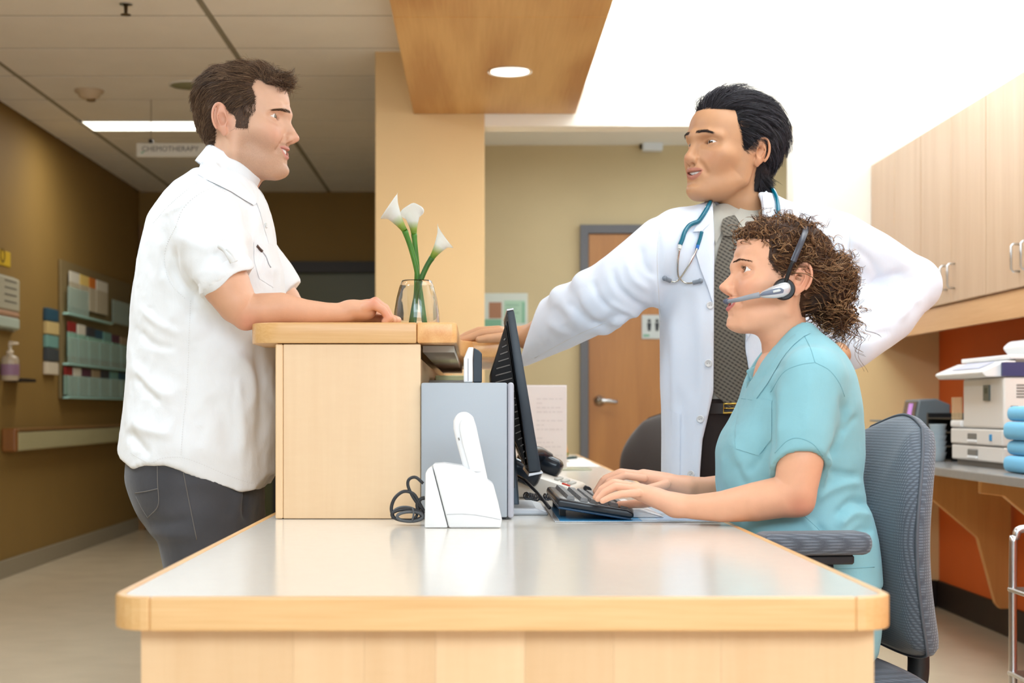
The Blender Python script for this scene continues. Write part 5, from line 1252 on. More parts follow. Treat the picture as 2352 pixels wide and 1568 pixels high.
def crumple(v, q, amp, scale, stretch=(1, 1, 1), seed=0, mask=None):
    n = vnormals(v, q); p = v*np.array(stretch)*scale
    w = p+.35*np.stack([noise3(p*.7, seed+5), noise3(p*.7, seed+6), noise3(p*.7, seed+7)], 1)
    d = noise3(w, seed)+.5*noise3(w*2.1, seed+1)
    d = d*.6+.4*(1-2*np.abs(noise3(w*1.3, seed+2)))           # sharp creases among the soft ones
    return v+n*(d*amp*(1 if mask is None else mask))[:, None]
def bvh_of(v, q): return BVHTree.FromPolygons([tuple(p) for p in v], [tuple(map(int, f)) for f in q])
CAMP = Vector((0, 0, EYE))
def cast(bvh, px, py):
    d = (P(px, py, 1.0)-CAMP).normalized(); h = bvh.ray_cast(CAMP, d)
    return (h[0], h[1], d) if h[0] is not None else None
def inpoly(p, poly):
    x, y = p; c = False; n = len(poly)
    for i in range(n):
        (x0, y0), (x1, y1) = poly[i], poly[i-1]
        if (y0 > y) != (y1 > y) and x < (x1-x0)*(y-y0)/(y1-y0)+x0: c = not c
    return c
def drape(name, poly, bvh, off, th, m, parent, res=9, flare=None):
    """a piece of cloth lying on a surface: picture polygon cast onto the mesh, given thickness"""
    from mathutils.geometry import delaunay_2d_cdt
    b = []
    for i in range(len(poly)):
        a_, c_ = Vector(poly[i]), Vector(poly[(i+1) % len(poly)]); k = max(1, int((c_-a_).length/res))
        b += [tuple(a_.lerp(c_, j/k)) for j in range(k)]
    nb = len(b); xs_ = [p[0] for p in b]; ys_ = [p[1] for p in b]; pts = list(b)
    x = min(xs_)+res*.5
    while x < max(xs_):
        y = min(ys_)+res*.5
        while y < max(ys_):
            if inpoly((x, y), poly) and min((x-u)**2+(y-w)**2 for u, w in b) > (res*.45)**2: pts.append((x, y))
            y += res
        x += res
    vs_, es_, fs_ = delaunay_2d_cdt([Vector(p) for p in pts], [(i, (i+1) % nb) for i in range(nb)], [], 1, 1e-5)[:3]
    co, miss = [], []
    for i, p in enumerate(vs_):
        h = cast(bvh, p.x, p.y)
        co.append(None if h is None else h[0]); 
    good = [c.y for c in co if c is not None]
    if not good: return None
    bm = bmesh.new(); nv = len(co); fr, bk = [], []
    for i, c in enumerate(co):
        if c is None:
            j = min((j for j in range(nv) if co[j] is not None), key=lambda j: (vs_[j]-vs_[i]).length); c = P(vs_[i].x, vs_[i].y, co[j].y)
        d = (c-CAMP).normalized(); o_ = off+(flare(vs_[i].x, vs_[i].y) if flare else 0)
        fr.append(bm.verts.new(c-d*(o_+th))); bk.append(bm.verts.new(c-d*(o_)))
    for f in fs_:
        bm.faces.new([fr[i] for i in f]); bm.faces.new([bk[i] for i in f][::-1])
    ed = {}
    for f in fs_:
        for i in range(3):
            e = (f[i], f[(i+1) % 3]); ed[tuple(sorted(e))] = ed.get(tuple(sorted(e)), 0)+1
    for (a_, c_), k in ed.items():
        if k == 1: bm.faces.new((fr[a_], bk[a_], bk[c_], fr[c_]))
    mm = MB(); mm.bm.free(); mm.bm = bm
    return mm.build(name, m, parent, 'sharp')
def seam(name, line, bvh, r, m, parent, off=0, dash=None, n=8):
    """stitched seam: thin cord following a picture line over the cloth"""
    pts = []
    for x, y in smooth_line(line, n):
        h = cast(bvh, x, y)
        if h: pts.append(h[0]-h[2]*off)
    if len(pts) < 3: return None
    if dash:
        mm = MB(); L = 0
        fine = []
        for a_, b_ in zip(pts, pts[1:]):
            k = max(1, int((b_-a_).length/.0012)); fine += [a_.lerp(b_, j/k) for j in range(k)]
        for i in range(0, len(fine)-3, 4): mm.tube([fine[i], fine[i+2]], r, 4)
        return mm.build(name, m, parent, kind='stuff')
    return MB().tube(pts, r, 6).build(name, m, parent, True)
def button(px, py, bvh, r, m, parent, off=.0015):
    h = cast(bvh, px, py)
    if not h: return
    nrm = h[1] if h[1].dot(h[2]) < 0 else -h[1]
    Mx = Vector((0, 0, 1)).rotation_difference(nrm).to_matrix().to_4x4()
    b_ = MB().lathe([(0, .0012), (r*.62, .0010), (r*.78, .0022), (r*.95, .0020), (r, .0008), (r*.9, 0)], h[0]+nrm*off, 18, Mx)
    o = b_.build('button', m, parent, True)
    hl = MB()
    for s in (-1, 1): hl.sphere(h[0]+nrm*(off+.0013)+Mx @ Vector((s*r*.25, 0, 0)), r*.10, 6)
    hl.build('thread_hole', bpy.data.materials.get('thread_hole') or mat('thread_hole', (120, 116, 110), .8), o, True)
def cloth_mat(name, rgb, rough=.85, weave=.25, wscale=900, sheen=.15, var=.03, fine=.35, fscale=38, sss=0):
    m, N, L, b = new_mat(name); c = s2l(rgb); tc = N.new('ShaderNodeTexCoord')
    n = N.new('ShaderNodeTexNoise'); n.inputs['Scale'].default_value = 9; n.inputs['Detail'].default_value = 6; L.new(tc.outputs['Object'], n.inputs[0])
    r = N.new('ShaderNodeValToRGB'); L.new(n.outputs['Fac'], r.inputs[0]); r.color_ramp.elements[0].position = .3; r.color_ramp.elements[1].position = .7
    r.color_ramp.elements[0].color = tuple(v*(1-var) for v in c[:3])+(1,); r.color_ramp.elements[1].color = tuple(min(1, v*(1+var)) for v in c[:3])+(1,)
    L.new(r.outputs[0], b.inputs['Base Color']); b.inputs['Roughness'].default_value = rough; b.inputs['Sheen Weight'].default_value = sheen; b.inputs['Specular IOR Level'].default_value = .2
    n1 = N.new('ShaderNodeTexNoise'); n1.inputs['Scale'].default_value = wscale; n1.inputs['Detail'].default_value = 2; L.new(tc.outputs['Object'], n1.inputs[0])
    mp = N.new('ShaderNodeMapping'); mp.inputs['Scale'].default_value = (1, 1, .55); L.new(tc.outputs['Object'], mp.inputs[0])
    n2 = N.new('ShaderNodeTexNoise'); n2.inputs['Scale'].default_value = fscale; n2.inputs['Detail'].default_value = 5; n2.inputs['Roughness'].default_value = .55; n2.inputs['Distortion'].default_value = .8; L.new(mp.outputs[0], n2.inputs[0])
    b1 = N.new('ShaderNodeBump'); b1.inputs['Strength'].default_value = weave; b1.inputs['Distance'].default_value = .0006; L.new(n1.outputs['Fac'], b1.inputs['Height'])
    b2 = N.new('ShaderNodeBump'); b2.inputs['Strength'].default_value = fine; b2.inputs['Distance'].default_value = .004; L.new(n2.outputs['Fac'], b2.inputs['Height']); L.new(b1.outputs[0], b2.inputs['Normal']); L.new(b2.outputs[0], b.inputs['Normal'])
    return m
def PA(*a): return np.array([tuple(P(x, y, Y)) for x, y, Y in a])
def limb(fd, pts, k=.01, sq=None):
    """pts: (px, py, Y, radius in px)"""
    return fd.chain([P(x, y, Y) for x, y, Y, r in pts], [r*Y/F for x, y, Y, r in pts], k, sq=sq)
def limb_cut(fd, pts, k, pt, nrm):
    """a sleeve that ends at a plane"""
    limb(fd, pts, k); fn, lo, hi, k, sub = fd.pr.pop(); pt = np.array(tuple(pt), f32); nrm = np.array(nrm, f32)/np.linalg.norm(nrm)
    return fd.add(lambda p: np.maximum(fn(p), (p-pt) @ nrm), lo, hi, k)
def rows(S, Yc, T):
    """silhouette rows (py, px left, px right, half depth) -> loft table"""
    return [(EYE-(y-VY)/S, (a-VX)/S, (b-VX)/S, Yc-d, Yc+d) for y, a, b, d in T]

# hair ------------------------------------------------------------------------
CR = (np.array((-.006, 0, .033)), np.array((.090, .0735, .082)))
def sample(v, q, w, n, rg):
    c = v[q].mean(1); ar = np.linalg.norm(np.cross(v[q[:, 2]]-v[q[:, 0]], v[q[:, 3]]-v[q[:, 1]]), axis=1)*w(c); ar = np.maximum(ar, 0)
    i = rg.choice(len(q), n, p=ar/ar.sum()); t = rg.random((n, 2))
    a = v[q[i, 0]]*(1-t[:, :1])+v[q[i, 1]]*t[:, :1]; b = v[q[i, 3]]*(1-t[:, :1])+v[q[i, 2]]*t[:, :1]
    nn = vnormals(v, q)[q[i]].mean(1)
    return a*(1-t[:, 1:])+b*t[:, 1:], nn/np.linalg.norm(nn, axis=1)[:, None]
def grow(p, n, length, dirf, K, rg, lift=.5, clump=.0, gap=.004, jit=.12, grav=0, flat=.95, CR=CR):
    """strands from roots p; they leave along the normal and bend into dirf, staying outside the skull"""
    pts = [p]; cur = p.copy(); N = len(p); st = (length/(K-1))[:, None]; j = rg.normal(0, jit, (N, 3))
    for k in range(1, K):
        t = k/(K-1); d = dirf(cur); g_ = (cur-CR[0])/CR[1]**2; g_ /= np.maximum(np.linalg.norm(g_, axis=1, keepdims=True), 1e-9)
        d = d-g_*((d*g_).sum(1, keepdims=True)*flat)+j; a = lift*(1-t)**1.5
        d = d*(1-a)+n*a; d[:, 2] -= grav*t; d /= np.maximum(np.linalg.norm(d, axis=1, keepdims=True), 1e-9)
        cur = cur+d*st
        r = (cur-CR[0])/CR[1]; rr = np.linalg.norm(r, axis=1); lim = 1+gap*(.3+t)/.08
        push = (rr < lim) & (cur[:, 2] > -.02)
        cur[push] = CR[0]+(r[push]/rr[push, None]*lim)*CR[1] if np.ndim(lim) == 0 else CR[0]+(r[push]/rr[push, None]*lim[push, None])*CR[1]
        pts.append(cur.copy())
    return np.stack(pts, 1)
def clumped(pts, rg, nclump, amt=.7):
    """pull strands towards their nearest leader at the tip"""
    N, K, _ = pts.shape; lead = rg.choice(N, nclump, replace=False); d = ((pts[:, None, 0]-pts[lead][None, :, 0])**2).sum(-1); w = lead[d.argmin(1)]
    t = (np.linspace(0, 1, K)**1.2)[None, :, None]*amt
    return pts*(1-t)+(pts[w]+(pts[:, :1]-pts[w][:, :1])*.25)*t
def tint(N, K, n, cols, rg, seed=0):
    c = np.array([lin(x) for x in cols]); a = rg.random(N)**1.4*(len(c)-1); i = np.minimum(a.astype(int), len(c)-2); f = (a-i)[:, None]
    cc = c[i]*(1-f)+c[i+1]*f
    return np.repeat(cc, K*n, 0)
def hair_cap(v, q, mask, thick, seed=0, amp=.002, sc=90, colour=(50, 34, 24)):
    """the mass of hair under the strands: scalp faces lifted outwards"""
    m = mask(v); t = thick(v)*m; n = vnormals(v, q)
    vv = v+n*(t+amp*m*noise3(v*np.array((sc, sc, sc*.6)), seed))[:, None]-n*(.0012*(m < .05))[:, None]
    keep = (m[q] > .35).any(1); qq = q[keep]; u, inv = np.unique(qq, return_inverse=True)
    return vv[u], inv.reshape(qq.shape), np.tile(lin(colour), (len(u), 1))
def poly_mask(poly, soft=.004):
    P_ = np.array(poly)
    def fn(x, z):
        c = np.zeros(len(x), bool); n = len(P_)
        for i in range(n):
            x0, y0 = P_[i]; x1, y1 = P_[i-1]
            with np.errstate(divide='ignore', invalid='ignore'): c ^= ((y0 > z) != (y1 > z)) & (x < (x1-x0)*(z-y0)/(y1-y0)+x0)
        d, _ = seg_dist(np.stack([x, z], 1), np.vstack([P_, P_[:1]]))
        return np.clip(np.where(c, d, -d)/soft*.5+.5, 0, 1)
    return fn
def hand_fingers(fd, fingers, k=.004):
    for f in fingers: limb(fd, f, k)
def nails(root, T, m=None):
    m = m or bpy.data.materials.get('nail') or mat('nail', (236, 186, 166), .25, coat=.3)
    for (c, d, up, w, l) in T:
        d = Vector(d).normalized(); up = Vector(up); up = (up-d*up.dot(d)).normalized(); s = d.cross(up)
        Mx = Matrix((d, s, up)).transposed().to_4x4()
        MB().sphere(c, (l, w, .0012), 12, Mx).build('fingernail', m, root, True)
SKIN = attr_mat('skin', .48, .10, .35, bump=.12, bscale=420, noise=.05, nscale=70)
SKIN_B = attr_mat('skin_bearded', .48, .10, .35, bump=.15, bscale=420, noise=.05, nscale=70, stubble=True)
# ================================================================== the man in the white shirt
def build_man():
    rg = np.random.default_rng(4); Ym = 3.256; S = F/Ym; hs = 1.05
    root = empty('person', (P(450, 1100, Ym).x, Ym, 0), 'man in white short-sleeved shirt and charcoal jeans leaning on the raised counter', 'person')
    T0 = Matrix.Translation(P(547, 290, Ym)) @ Matrix.Scale(hs, 4); T = T0 @ Matrix.Rotation(math.radians(-7), 4, 'Z')
    Ti = T0.inverted()
    def loc(zx, zy):  # traced point (first close-up) -> head frame
        p = Ti @ P(400+zx/4.356, 120+zy/4.356, Ym); return p.x, p.z
    prof = [loc(*a) for a in ((1110, 300), (1130, 350), (1146, 430), (1165, 520), (1181, 580), (1197, 640), (1186, 690), (1180, 715), (1205, 758), (1240, 810), (1260, 850), (1268, 880), (1257, 906), (1222, 921), (1192, 934), (1183, 955), (1181, 982), (1160, 1000), (1140, 1012), (1140, 1040), (1157, 1068), (1158, 1090), (1142, 1122), (1152, 1160), (1162, 1195), (1155, 1230), (1120, 1254))]
    skin, lip = (218, 174, 146), (200, 136, 122)
    nk = ([(-.012, 0, -.050), (-.016, 0, -.120), (-.060, 0, -.200)], [.050, .0535, .060])
    v, q = head_mesh(.0016, smile=1.4, mouth_open=.0060, lips=.62, profile=prof, neck=nk, jaw=1.02, cheek=1, back=.86)
    hp = poly_mask([loc(*a) for a in ((1130, 395), (1080, 350), (1000, 325), (900, 300), (866, 330), (850, 420), (885, 520), (878, 600), (862, 660), (830, 700), (818, 805), (735, 805), (705, 720), (660, 640), (600, 600), (505, 640), (478, 750), (455, 930), (420, 970), (320, 985), (180, 860), (100, 500), (150, 150), (600, 20), (1000, 60), (1220, 200), (1200, 380))], .009)
    def hmask(p):
        x, y, z = p.T; m = hp(x, z)
        front = sstep(.071, .077, z)*sstep(.052, .044, np.abs(y))*(x > .03)
        ear = (np.abs(y) > .0755) & (z < .038) & (x > -.05)
        return np.where(ear, 0, np.maximum(m*np.where((x > .045) & (np.abs(y) < .052), sstep(.070, .077, z), 1), front))
    def stub(x, ya, z):
        a = sstep(-.010, -.040, z+.30*(x-.045))*sstep(.010, .028, x+.12*(-z-.05))*sstep(-.128, -.108, z)
        mous = np.exp(-(((z+.043)/.006)**2))*(x > .09)*(ya < .024)
        nosebit = (x > .112) & (z > -.040)
        return np.clip(np.maximum(a*.95, mous), 0, 1)*(~nosebit)
    c = head_colour(v, skin, lip, .30, .70, stub, 1.4)
    m = hmask(v)[:, None]; c[:, :3] = c[:, :3]*(1-m*.85)+lin((70, 50, 36))*m*.85
    # arms and trunk under the clothes: one field
    B = Field()
    B.chain([P(500, 480, Ym), P(455, 600, Ym), P(455, 900, Ym)], [.05, .09, .09], k=.03)
    R = [(462, 505, 3.075, 50), (495, 590, 3.05, 55), (520, 655, 3.03, 55), (545, 698, 3.02, 46), (566, 716, 3.018, 37), (602, 712, 3.02, 39), (645, 708, 3.025, 36.5), (700, 716, 3.035, 29), (750, 718, 3.05, 23.5), (792, 718, 3.062, 21.5)]
    limb(B, R, .02)
    B.ell(P(564, 735, 3.017), (.021, .020, .019), k=.014)
    B.cap(P(500, 620, 3.03), P(540, 690, 3.0), .028, .020, k=.03)
    # far arm
    limb(B, [(490, 500, 3.43, 46), (580, 600, 3.46, 46), (650, 690, 3.46, 40), (668, 716, 3.455, 36), (720, 726, 3.36, 32), (770, 728, 3.24, 24), (812, 728, 3.19, 22)], .02)
    B.ell(P(845, 730, 3.17), (.040, .036, .016), k=.012)
    for i, (dy, L) in enumerate(((-.03, 42), (-.01, 50), (.012, 54), (.032, 48))):
        limb(B, [(860, 730, 3.17+dy, 10), (860+L*.6, 728, 3.16+dy, 9.5), (860+L, 735, 3.155+dy, 8.5)], .004)
    # near fist: back of the hand, four fingers curled down to the ledge, thumb tucked beyond
    B.ell(P(822, 712, 3.075), (.036, .034, .0205), k=.014, rot=(0, 12, 0))
    B.ell(P(846, 706, 3.078), (.016, .036, .0170), k=.010, rot=(0, 20, 0))
    fy = [(3.048, 0, 10), (3.067, 5, 11), (3.087, 7, 11.3), (3.106, 4, 11)]
    for (Y, g, r) in fy:
        limb(B, [(838, 706-g*.4, Y, r), (858+g*.5, 700-g*.7, Y, r+.6), (880+g*.6, 712-g*.5, Y, r-.4), (892+g*.5, 730, Y, r-1.4), (884, 738, Y, r-2)], .0035)
        B.ell(P(859+g*.5, 696-g*.7, Y), .0075, k=.006)
    limb(B, [(812, 722, 3.115, 12), (850, 728, 3.125, 11), (880, 732, 3.118, 9.5)], .006)
    for Y in (3.058, 3.077, 3.097): B.chain([P(852, 690, Y), P(830, 690, Y)], .0015, k=.006, sub=True)
    v2, q2 = B.mesh(.0026); v2 = relax(v2, q2, 1, .4)
    p2 = to_px(v2); c2 = np.tile(lin((220, 168, 136)), (len(v2), 1))
    def blot(c2, px, py, r, col, a):
        g = a*np.exp(-(((p2[:, 0]-px)**2+(p2[:, 1]-py)**2)/r**2)); return c2*(1-g[:, None])+lin(col)*g[:, None]
    for px, py, r in ((568, 745, 26), (860, 690, 22), (885, 725, 16)): c2 = blot(c2, px, py, r, (214, 128, 104), .5)
    V, Q, C = join_meshes([(xform(v, T), q, c), (v2, q2, np.concatenate([c2, np.ones((len(c2), 1))], 1))])
    make_mesh('body', V, Q, SKIN_B, root, True, C)
    face_parts(root, T, gaze=(1, -.30, .02), iris=(96, 84, 60), smile=1.4, mouth_open=.0060)
    bt = bvh_of(v, q)
    brow_strands(bt, None, 260, T, root, (92, 66, 46), random.Random(2), thick=.0058, z0=.0232, arch=.002, ln=.008)
    # hair: mass plus strands
    def thick(p): 
        x, y, z = p.T; return .0006+.0070*sstep(.035, .09, z)+.0050*sstep(.02, -.06, x)*sstep(-.06, 0, z)+.006*sstep(.06, .09, x)*sstep(.05, .08, z)
    cap = hair_cap(v, q, hmask, thick, 3, .0022, 75, (72, 52, 38))
    bcap = (cap[0], cap[1])
    p, n = sample(cap[0], cap[1], lambda c_: np.ones(len(c_)), 9000, rg)
    x, y, z = p.T
    length = .014+.016*sstep(.04, .09, z)+.004*sstep(.0, -.08, x)+rg.random(len(p))*.008
    length *= np.where((x > .02) & (z < .03), .55, 1)
    def df(c_):
        x, y, z = c_.T
        fr = sstep(.050, .085, x)*sstep(.060, .085, z); sb = sstep(.015, .03, x)*sstep(.035, .015, z)
        d = np.stack([-.85*(1-fr)*(1-sb)+.5*fr+.1*sb+.3*np.sin(x*90+y*60), .25*np.sin(x*110+z*80), -.75*sstep(.095, .02, z)-.6*sstep(-.02, -.07, x)-.8*sb+.25*fr], 1)
        return d
    st = grow(p, n, length, df, 6, rg, lift=.24, jit=.13, gap=.006, CR=(np.array((.004, 0, .031)), np.array((.080, .0735, .080))))
    st = clumped(st, rg, 700, .6)
    sv, sq = strands(st, .00042, .00012)
    sc = tint(len(p), 6, 3, ((62, 44, 32), (92, 68, 50), (120, 92, 68), (150, 120, 92)), rg)
    p2, n2 = sample(v, q, lambda c_: (hmask(c_) > .12)*(hmask(c_) < .8)*1.0, 1500, rg)
    st2 = grow(p2, n2, .007+.010*rg.random(len(p2)), df, 5, rg, lift=.30, jit=.16, gap=.006); s2v, s2q = strands(st2, .00034, .0001); s2c = tint(len(p2), 5, 3, ((62, 44, 32), (92, 68, 50), (120, 92, 68)), rg)
    V, Q, C = join_meshes([cap, (sv, sq, sc), (s2v, s2q, s2c)])
    make_mesh('hair', xform(V, T), Q, M['hair'], root, True, C)

    # shirt -----------------------------------------------------------------
    white = cloth_mat('white_cotton', (238, 240, 242), .85, .25, 1100, .1, .01, .32, 34)
    Sh = Field()
    T_ = [(392, 446, 560, .062), (405, 428, 574, .082), (430, 402, 596, .125), (470, 373, 614, .168), (515, 347, 626, .186), (575, 331, 634, .188), (640, 319, 648, .182), (720, 306, 652, .175), (850, 297, 652, .172), (930, 291, 650, .178), (1000, 284, 648, .186), (1050, 281, 645, .19), (1130, 280, 640, .19)]
    Sh.loft(rows(S, Ym, T_), n=2.3)
    limb_cut(Sh, [(470, 478, 3.085, 62), (490, 560, 3.055, 70), (516, 640, 3.03, 68), (525, 664, 3.03, 66)], .05, P(526, 643, 3.03), (.56, 0, -.83))
    limb_cut(Sh, [(500, 490, 3.42, 56), (585, 590, 3.455, 56), (640, 662, 3.458, 54)], .05, P(670, 668, 3.458), (.72, 0, -.69))
    Sh.chain([P(514, 628, 3.03), P(528, 655, 3.03), P(548, 700, 3.02)], [.040, .047, .050], k=.004, sub=True)
    hx = [240, 280, 300, 340, 370, 415, 460, 520, 575, 605, 625, 700]; hy = [1015, 1026, 1048, 1072, 1062, 1059, 1074, 1100, 1120, 1117, 1088, 1070]
    def hem(p):
        px = VX+p[..., 0]*S; return p[..., 2]-(EYE-(np.interp(px, hx, hy).astype(f32)-VY)/S)
    Sh.add(hem, (-.9, 2.9, .6), (-.3, 3.6, .93), k=.003, sub=True)
    # neck opening
    Sh.chain([P(540, 380, Ym), P(556, 420, Ym), P(590, 470, Ym)], [.052, .045, .022], k=.006, sub=True)
    v, q = Sh.mesh(.0042); v = relax(v, q, 2, .5)
    v = crumple(v, q, .0036, 15, (1, 1, .7), 11)
    v = crumple(v, q, .0016, 36, (1, 1, .8), 21)
    G = [([(560, 480), (585, 560), (590, 610)], 12, -.006), ([(520, 455), (560, 520), (600, 600)], 16, .004), ([(400, 540), (450, 560), (500, 580)], 14, .003),
         ([(455, 640), (440, 690), (432, 740)], 9, -.005), ([(400, 560), (408, 630), (450, 690)], 8, -.006), ([(430, 700), (520, 760), (580, 830)], 26, -.004),
         ([(318, 700), (360, 740), (420, 770)], 10, .004), ([(310, 745), (350, 790), (410, 800)], 10, -.004), ([(300, 830), (340, 880), (400, 920)], 13, .005), ([(310, 860), (350, 910), (372, 930)], 9, -.004),
         ([(520, 800), (570, 840), (585, 900), (560, 960)], 14, .006), ([(590, 780), (600, 860), (605, 960), (590, 1040)], 16, -.008), ([(545, 860), (555, 960), (560, 1060)], 12, .005), ([(480, 900), (520, 980), (530, 1060)], 18, -.004),
         ([(290, 985), (310, 1010), (345, 1050)], 12, -.007), ([(300, 960), (330, 985), (400, 1000)], 12, .005), ([(470, 600), (520, 560), (575, 590)], 10, -.004), ([(480, 560), (540, 535), (590, 560)], 12, .004),
         ([(610, 540), (615, 600), (640, 640)], 10, .004), ([(600, 560), (606, 620), (620, 660)], 8, -.004), ([(355, 500), (420, 470), (470, 440)], 5, .0016), ([(380, 560), (376, 610), (400, 660)], 6, -.0025)]
    v = folds(v, q, G)
    sh = make_mesh('shirt', v, q, white, root)
    b = bvh_of(v, q)
    thr = bpy.data.materials.get('white_thread') or mat('white_thread', (226, 226, 226), .8)
    for ln_, r in (([(352, 512), (390, 470), (440, 428), (470, 408)], .0009), ([(470, 408), (520, 442)], .0009), ([(404, 520), (384, 560), (378, 600), (392, 650), (430, 690)], .0009), ([(404, 520), (420, 480), (450, 450), (498, 424)], .0009),
                   ([(438, 690), (434, 780), (430, 880), (420, 980), (415, 1052)], .0009)):
        seam('seam', ln_, b, r, thr, sh, dash=True)
    seam('hem_stitch', [(300, 1040), (342, 1062), (372, 1052), (415, 1050), (460, 1064), (520, 1090), (575, 1109), (600, 1108)], b, .0008, thr, sh, dash=True)
    # rolled sleeve cuff with its tab
    for (a, o, n_, rr) in (((527, 646, 3.03), (.56, 0, -.83), 36, .0535),):
        nrm = Vector(o).normalized(); u_ = Vector((0, 1, 0)); w_ = nrm.cross(u_); C_ = P(*a)
        ring = []
        for i in range(n_):
            an = 2*math.pi*i/n_; wob = 1+.022*math.sin(an*5+1)+.012*math.sin(an*9); ring.append(C_+(u_*math.cos(an)+w_*math.sin(an))*rr*wob+nrm*(.003*math.sin(an*4)))
        bm = bmesh.new(); A_, B_, C2 = [], [], []
        for p_ in ring:
            rad = (p_-C_).normalized(); A_.append([bm.verts.new(p_+rad*dr+nrm*dz) for dr, dz in ((.001, -.026), (.0042, -.022), (.0052, -.008), (.004, .003), (.0005, .0045), (-.0035, .001), (-.004, -.02))])
        for i in range(n_):
            for j in range(6): bm.faces.new((A_[i][j], A_[(i+1) % n_][j], A_[(i+1) % n_][j+1], A_[i][j+1]))
        mm = MB(); mm.bm.free(); mm.bm = bm; cf = mm.build('cuff', white, root, True)
        if n_ == 36:
            t_ = [P(506, 562, 2.958), P(520, 572, 2.952), P(530, 588, 2.948), P(536, 600, 2.952)]
            m_ = MB().tube(catmull(t_, 5), [.011]*16 if False else .0085, 8); m_.build('cuff_tab', white, cf, True)
            MB().tube(catmull([P(522, 570, 2.946), P(534, 582, 2.944), P(540, 600, 2.95)], 5), .0055, 8).build('cuff_tab', white, cf, True)
    # collar: stand around the neck and a folded leaf with a pointed tip
    def ring_pt(a_, dz, dr):      # around the neck opening, a_ = 0 front .. 180 back
        c0 = P(528, 396, Ym); ax = Vector((.50, 0, .86)).normalized(); e = Vector((.86, 0, -.50)).normalized(); s_ = Vector((0, 1, 0))
        return c0+e*(math.cos(a_)*(.064+dr))+s_*(math.sin(a_)*(.060+dr))+ax*dz
    bm = bmesh.new(); grid = []
    na = 40
    for i in range(na+1):
        a_ = math.radians(14+(360-28)*i/na); fr = (1+math.cos(a_))/2      # 1 at the front
        tipz = -.088*fr**2.6; row = []
        for (dz, dr) in ((-.016, -.004), (.012, -.003), (.026, .000), (.030, .003), (.026, .0055), (.006, .0085), (-.010, .0110), (-.016, .0115), (-.0165, .0090), (.0, .0070)):
            e_ = sstep(.025, -.02, dz) if dr > .004 else 0
            row.append(bm.verts.new(ring_pt(a_, dz+tipz*float(e_)*1.0-.004*fr, dr+.006*fr*float(e_))))
        grid.append(row)
    for i in range(na):
        for j in range(9): bm.faces.new((grid[i][j], grid[i+1][j], grid[i+1][j+1], grid[i][j+1]))
    mm = MB(); mm.bm.free(); mm.bm = bm; mm.build('collar', white, root, True)
    drape('collar_leaf', [(462, 372), (478, 366), (505, 376), (535, 398), (562, 426), (590, 458), (592, 464), (583, 471), (562, 459), (532, 440), (500, 424), (474, 412), (454, 400), (456, 388)], b, .004, .0035, white, sh, 8, flare=lambda x_, y_: .006*float(sstep(20, -10, (y_-372)-(x_-470)*.78)))
    drape('placket', [(588, 462), (604, 456), (622, 492), (627, 530), (634, 560), (618, 560), (606, 520), (598, 488)], b, .0008, .0016, white, sh, 7)
    bm_ = mat('shell_button', (226, 226, 224), .25, coat=.4)
    button(609, 518, b, .0058, bm_, sh)
    drape('pocket', [(583, 556), (606, 560), (622, 585), (632, 625), (628, 660), (596, 640), (584, 600)], b, .0005, .0012, white, sh, 8)
    zp = mat('zip_dark', (96, 80, 74), .4, .5)
    seam('zip', [(591, 566), (600, 576), (610, 588), (617, 606), (622, 614)], b, .0014, mat('zip_grey', (170, 172, 178), .5), sh, off=.0012)
    seam('zip_pull', [(590, 564), (596, 571), (602, 577)], b, .0034, zp, sh, off=.002)

    # jeans -------------------------------------------------------------------
    J = Field()
    J.loft(rows(S, Ym, [(1000, 312, 600, .165), (1050, 299, 600, .178), (1090, 298, 602, .185), (1140, 312, 602, .186), (1180, 330, 598, .18), (1210, 352, 590, .165)]), n=2.5)
    for (dy, sh_) in ((-.098, 0), (.098, 42)):
        limb(J, [(455+sh_, 1140, Ym+dy, 92), (462+sh_, 1210, Ym+dy, 104), (478+sh_, 1300, Ym+dy, 98), (500+sh_, 1450, Ym+dy, 76), (478+sh_, 1620, Ym+dy, 66), (462+sh_, 1860, Ym+dy, 56), (462+sh_, 1925, Ym+dy, 58)], .03)
    v, q = J.mesh(.006); v = relax(v, q, 2, .5); v = crumple(v, q, .0022, 14, (1, 1, 1.2), 31)
    v = folds(v, q, [([(560, 1120), (545, 1160), (540, 1200)], 12, .006), ([(330, 1190), (380, 1200), (440, 1190)], 10, -.004), ([(340, 1215), (400, 1230), (470, 1225)], 12, .004), ([(420, 1100), (480, 1110), (540, 1105)], 14, .003), ([(565, 1110), (562, 1150), (565, 1200)], 7, -.008)])
    dm = cloth_mat('charcoal_denim', (74, 74, 78), .9, .6, 1300, .25, .16, .3, 30)
    je = make_mesh('jeans', v, q, dm, root); b = bvh_of(v, q)
    st_ = mat('denim_stitch', (112, 108, 104), .8)
    for ln_ in ([(417, 1062), (426, 1110), (438, 1170), (452, 1240)], [(361, 1070), (362, 1110), (363, 1160), (340, 1188)], [(310, 1132), (336, 1128), (362, 1122)], [(340, 1190), (326, 1168), (312, 1140)]):
        seam('seam', ln_, b, .0011, st_, je, off=.0003)
    for dy, sh_ in ((-.098, 0), (.098, 42)):
        c_ = P(470+sh_, 1940, Ym+dy); x_ = c_.x
        MB().prism([(x_-.075, c_.y-.045, .003), (x_-.08, c_.y-.045, .06), (x_-.03, c_.y-.045, .10), (x_+.05, c_.y-.045, .085), (x_+.16, c_.y-.045, .05), (x_+.19, c_.y-.045, .025), (x_+.185, c_.y-.045, .003)], (0, .09, 0), .018, 3).build('shoe', mat('shoe_leather', (60, 48, 40), .5) if dy < 0 else bpy.data.materials['shoe_leather'], root, 'sharp')
build_man()
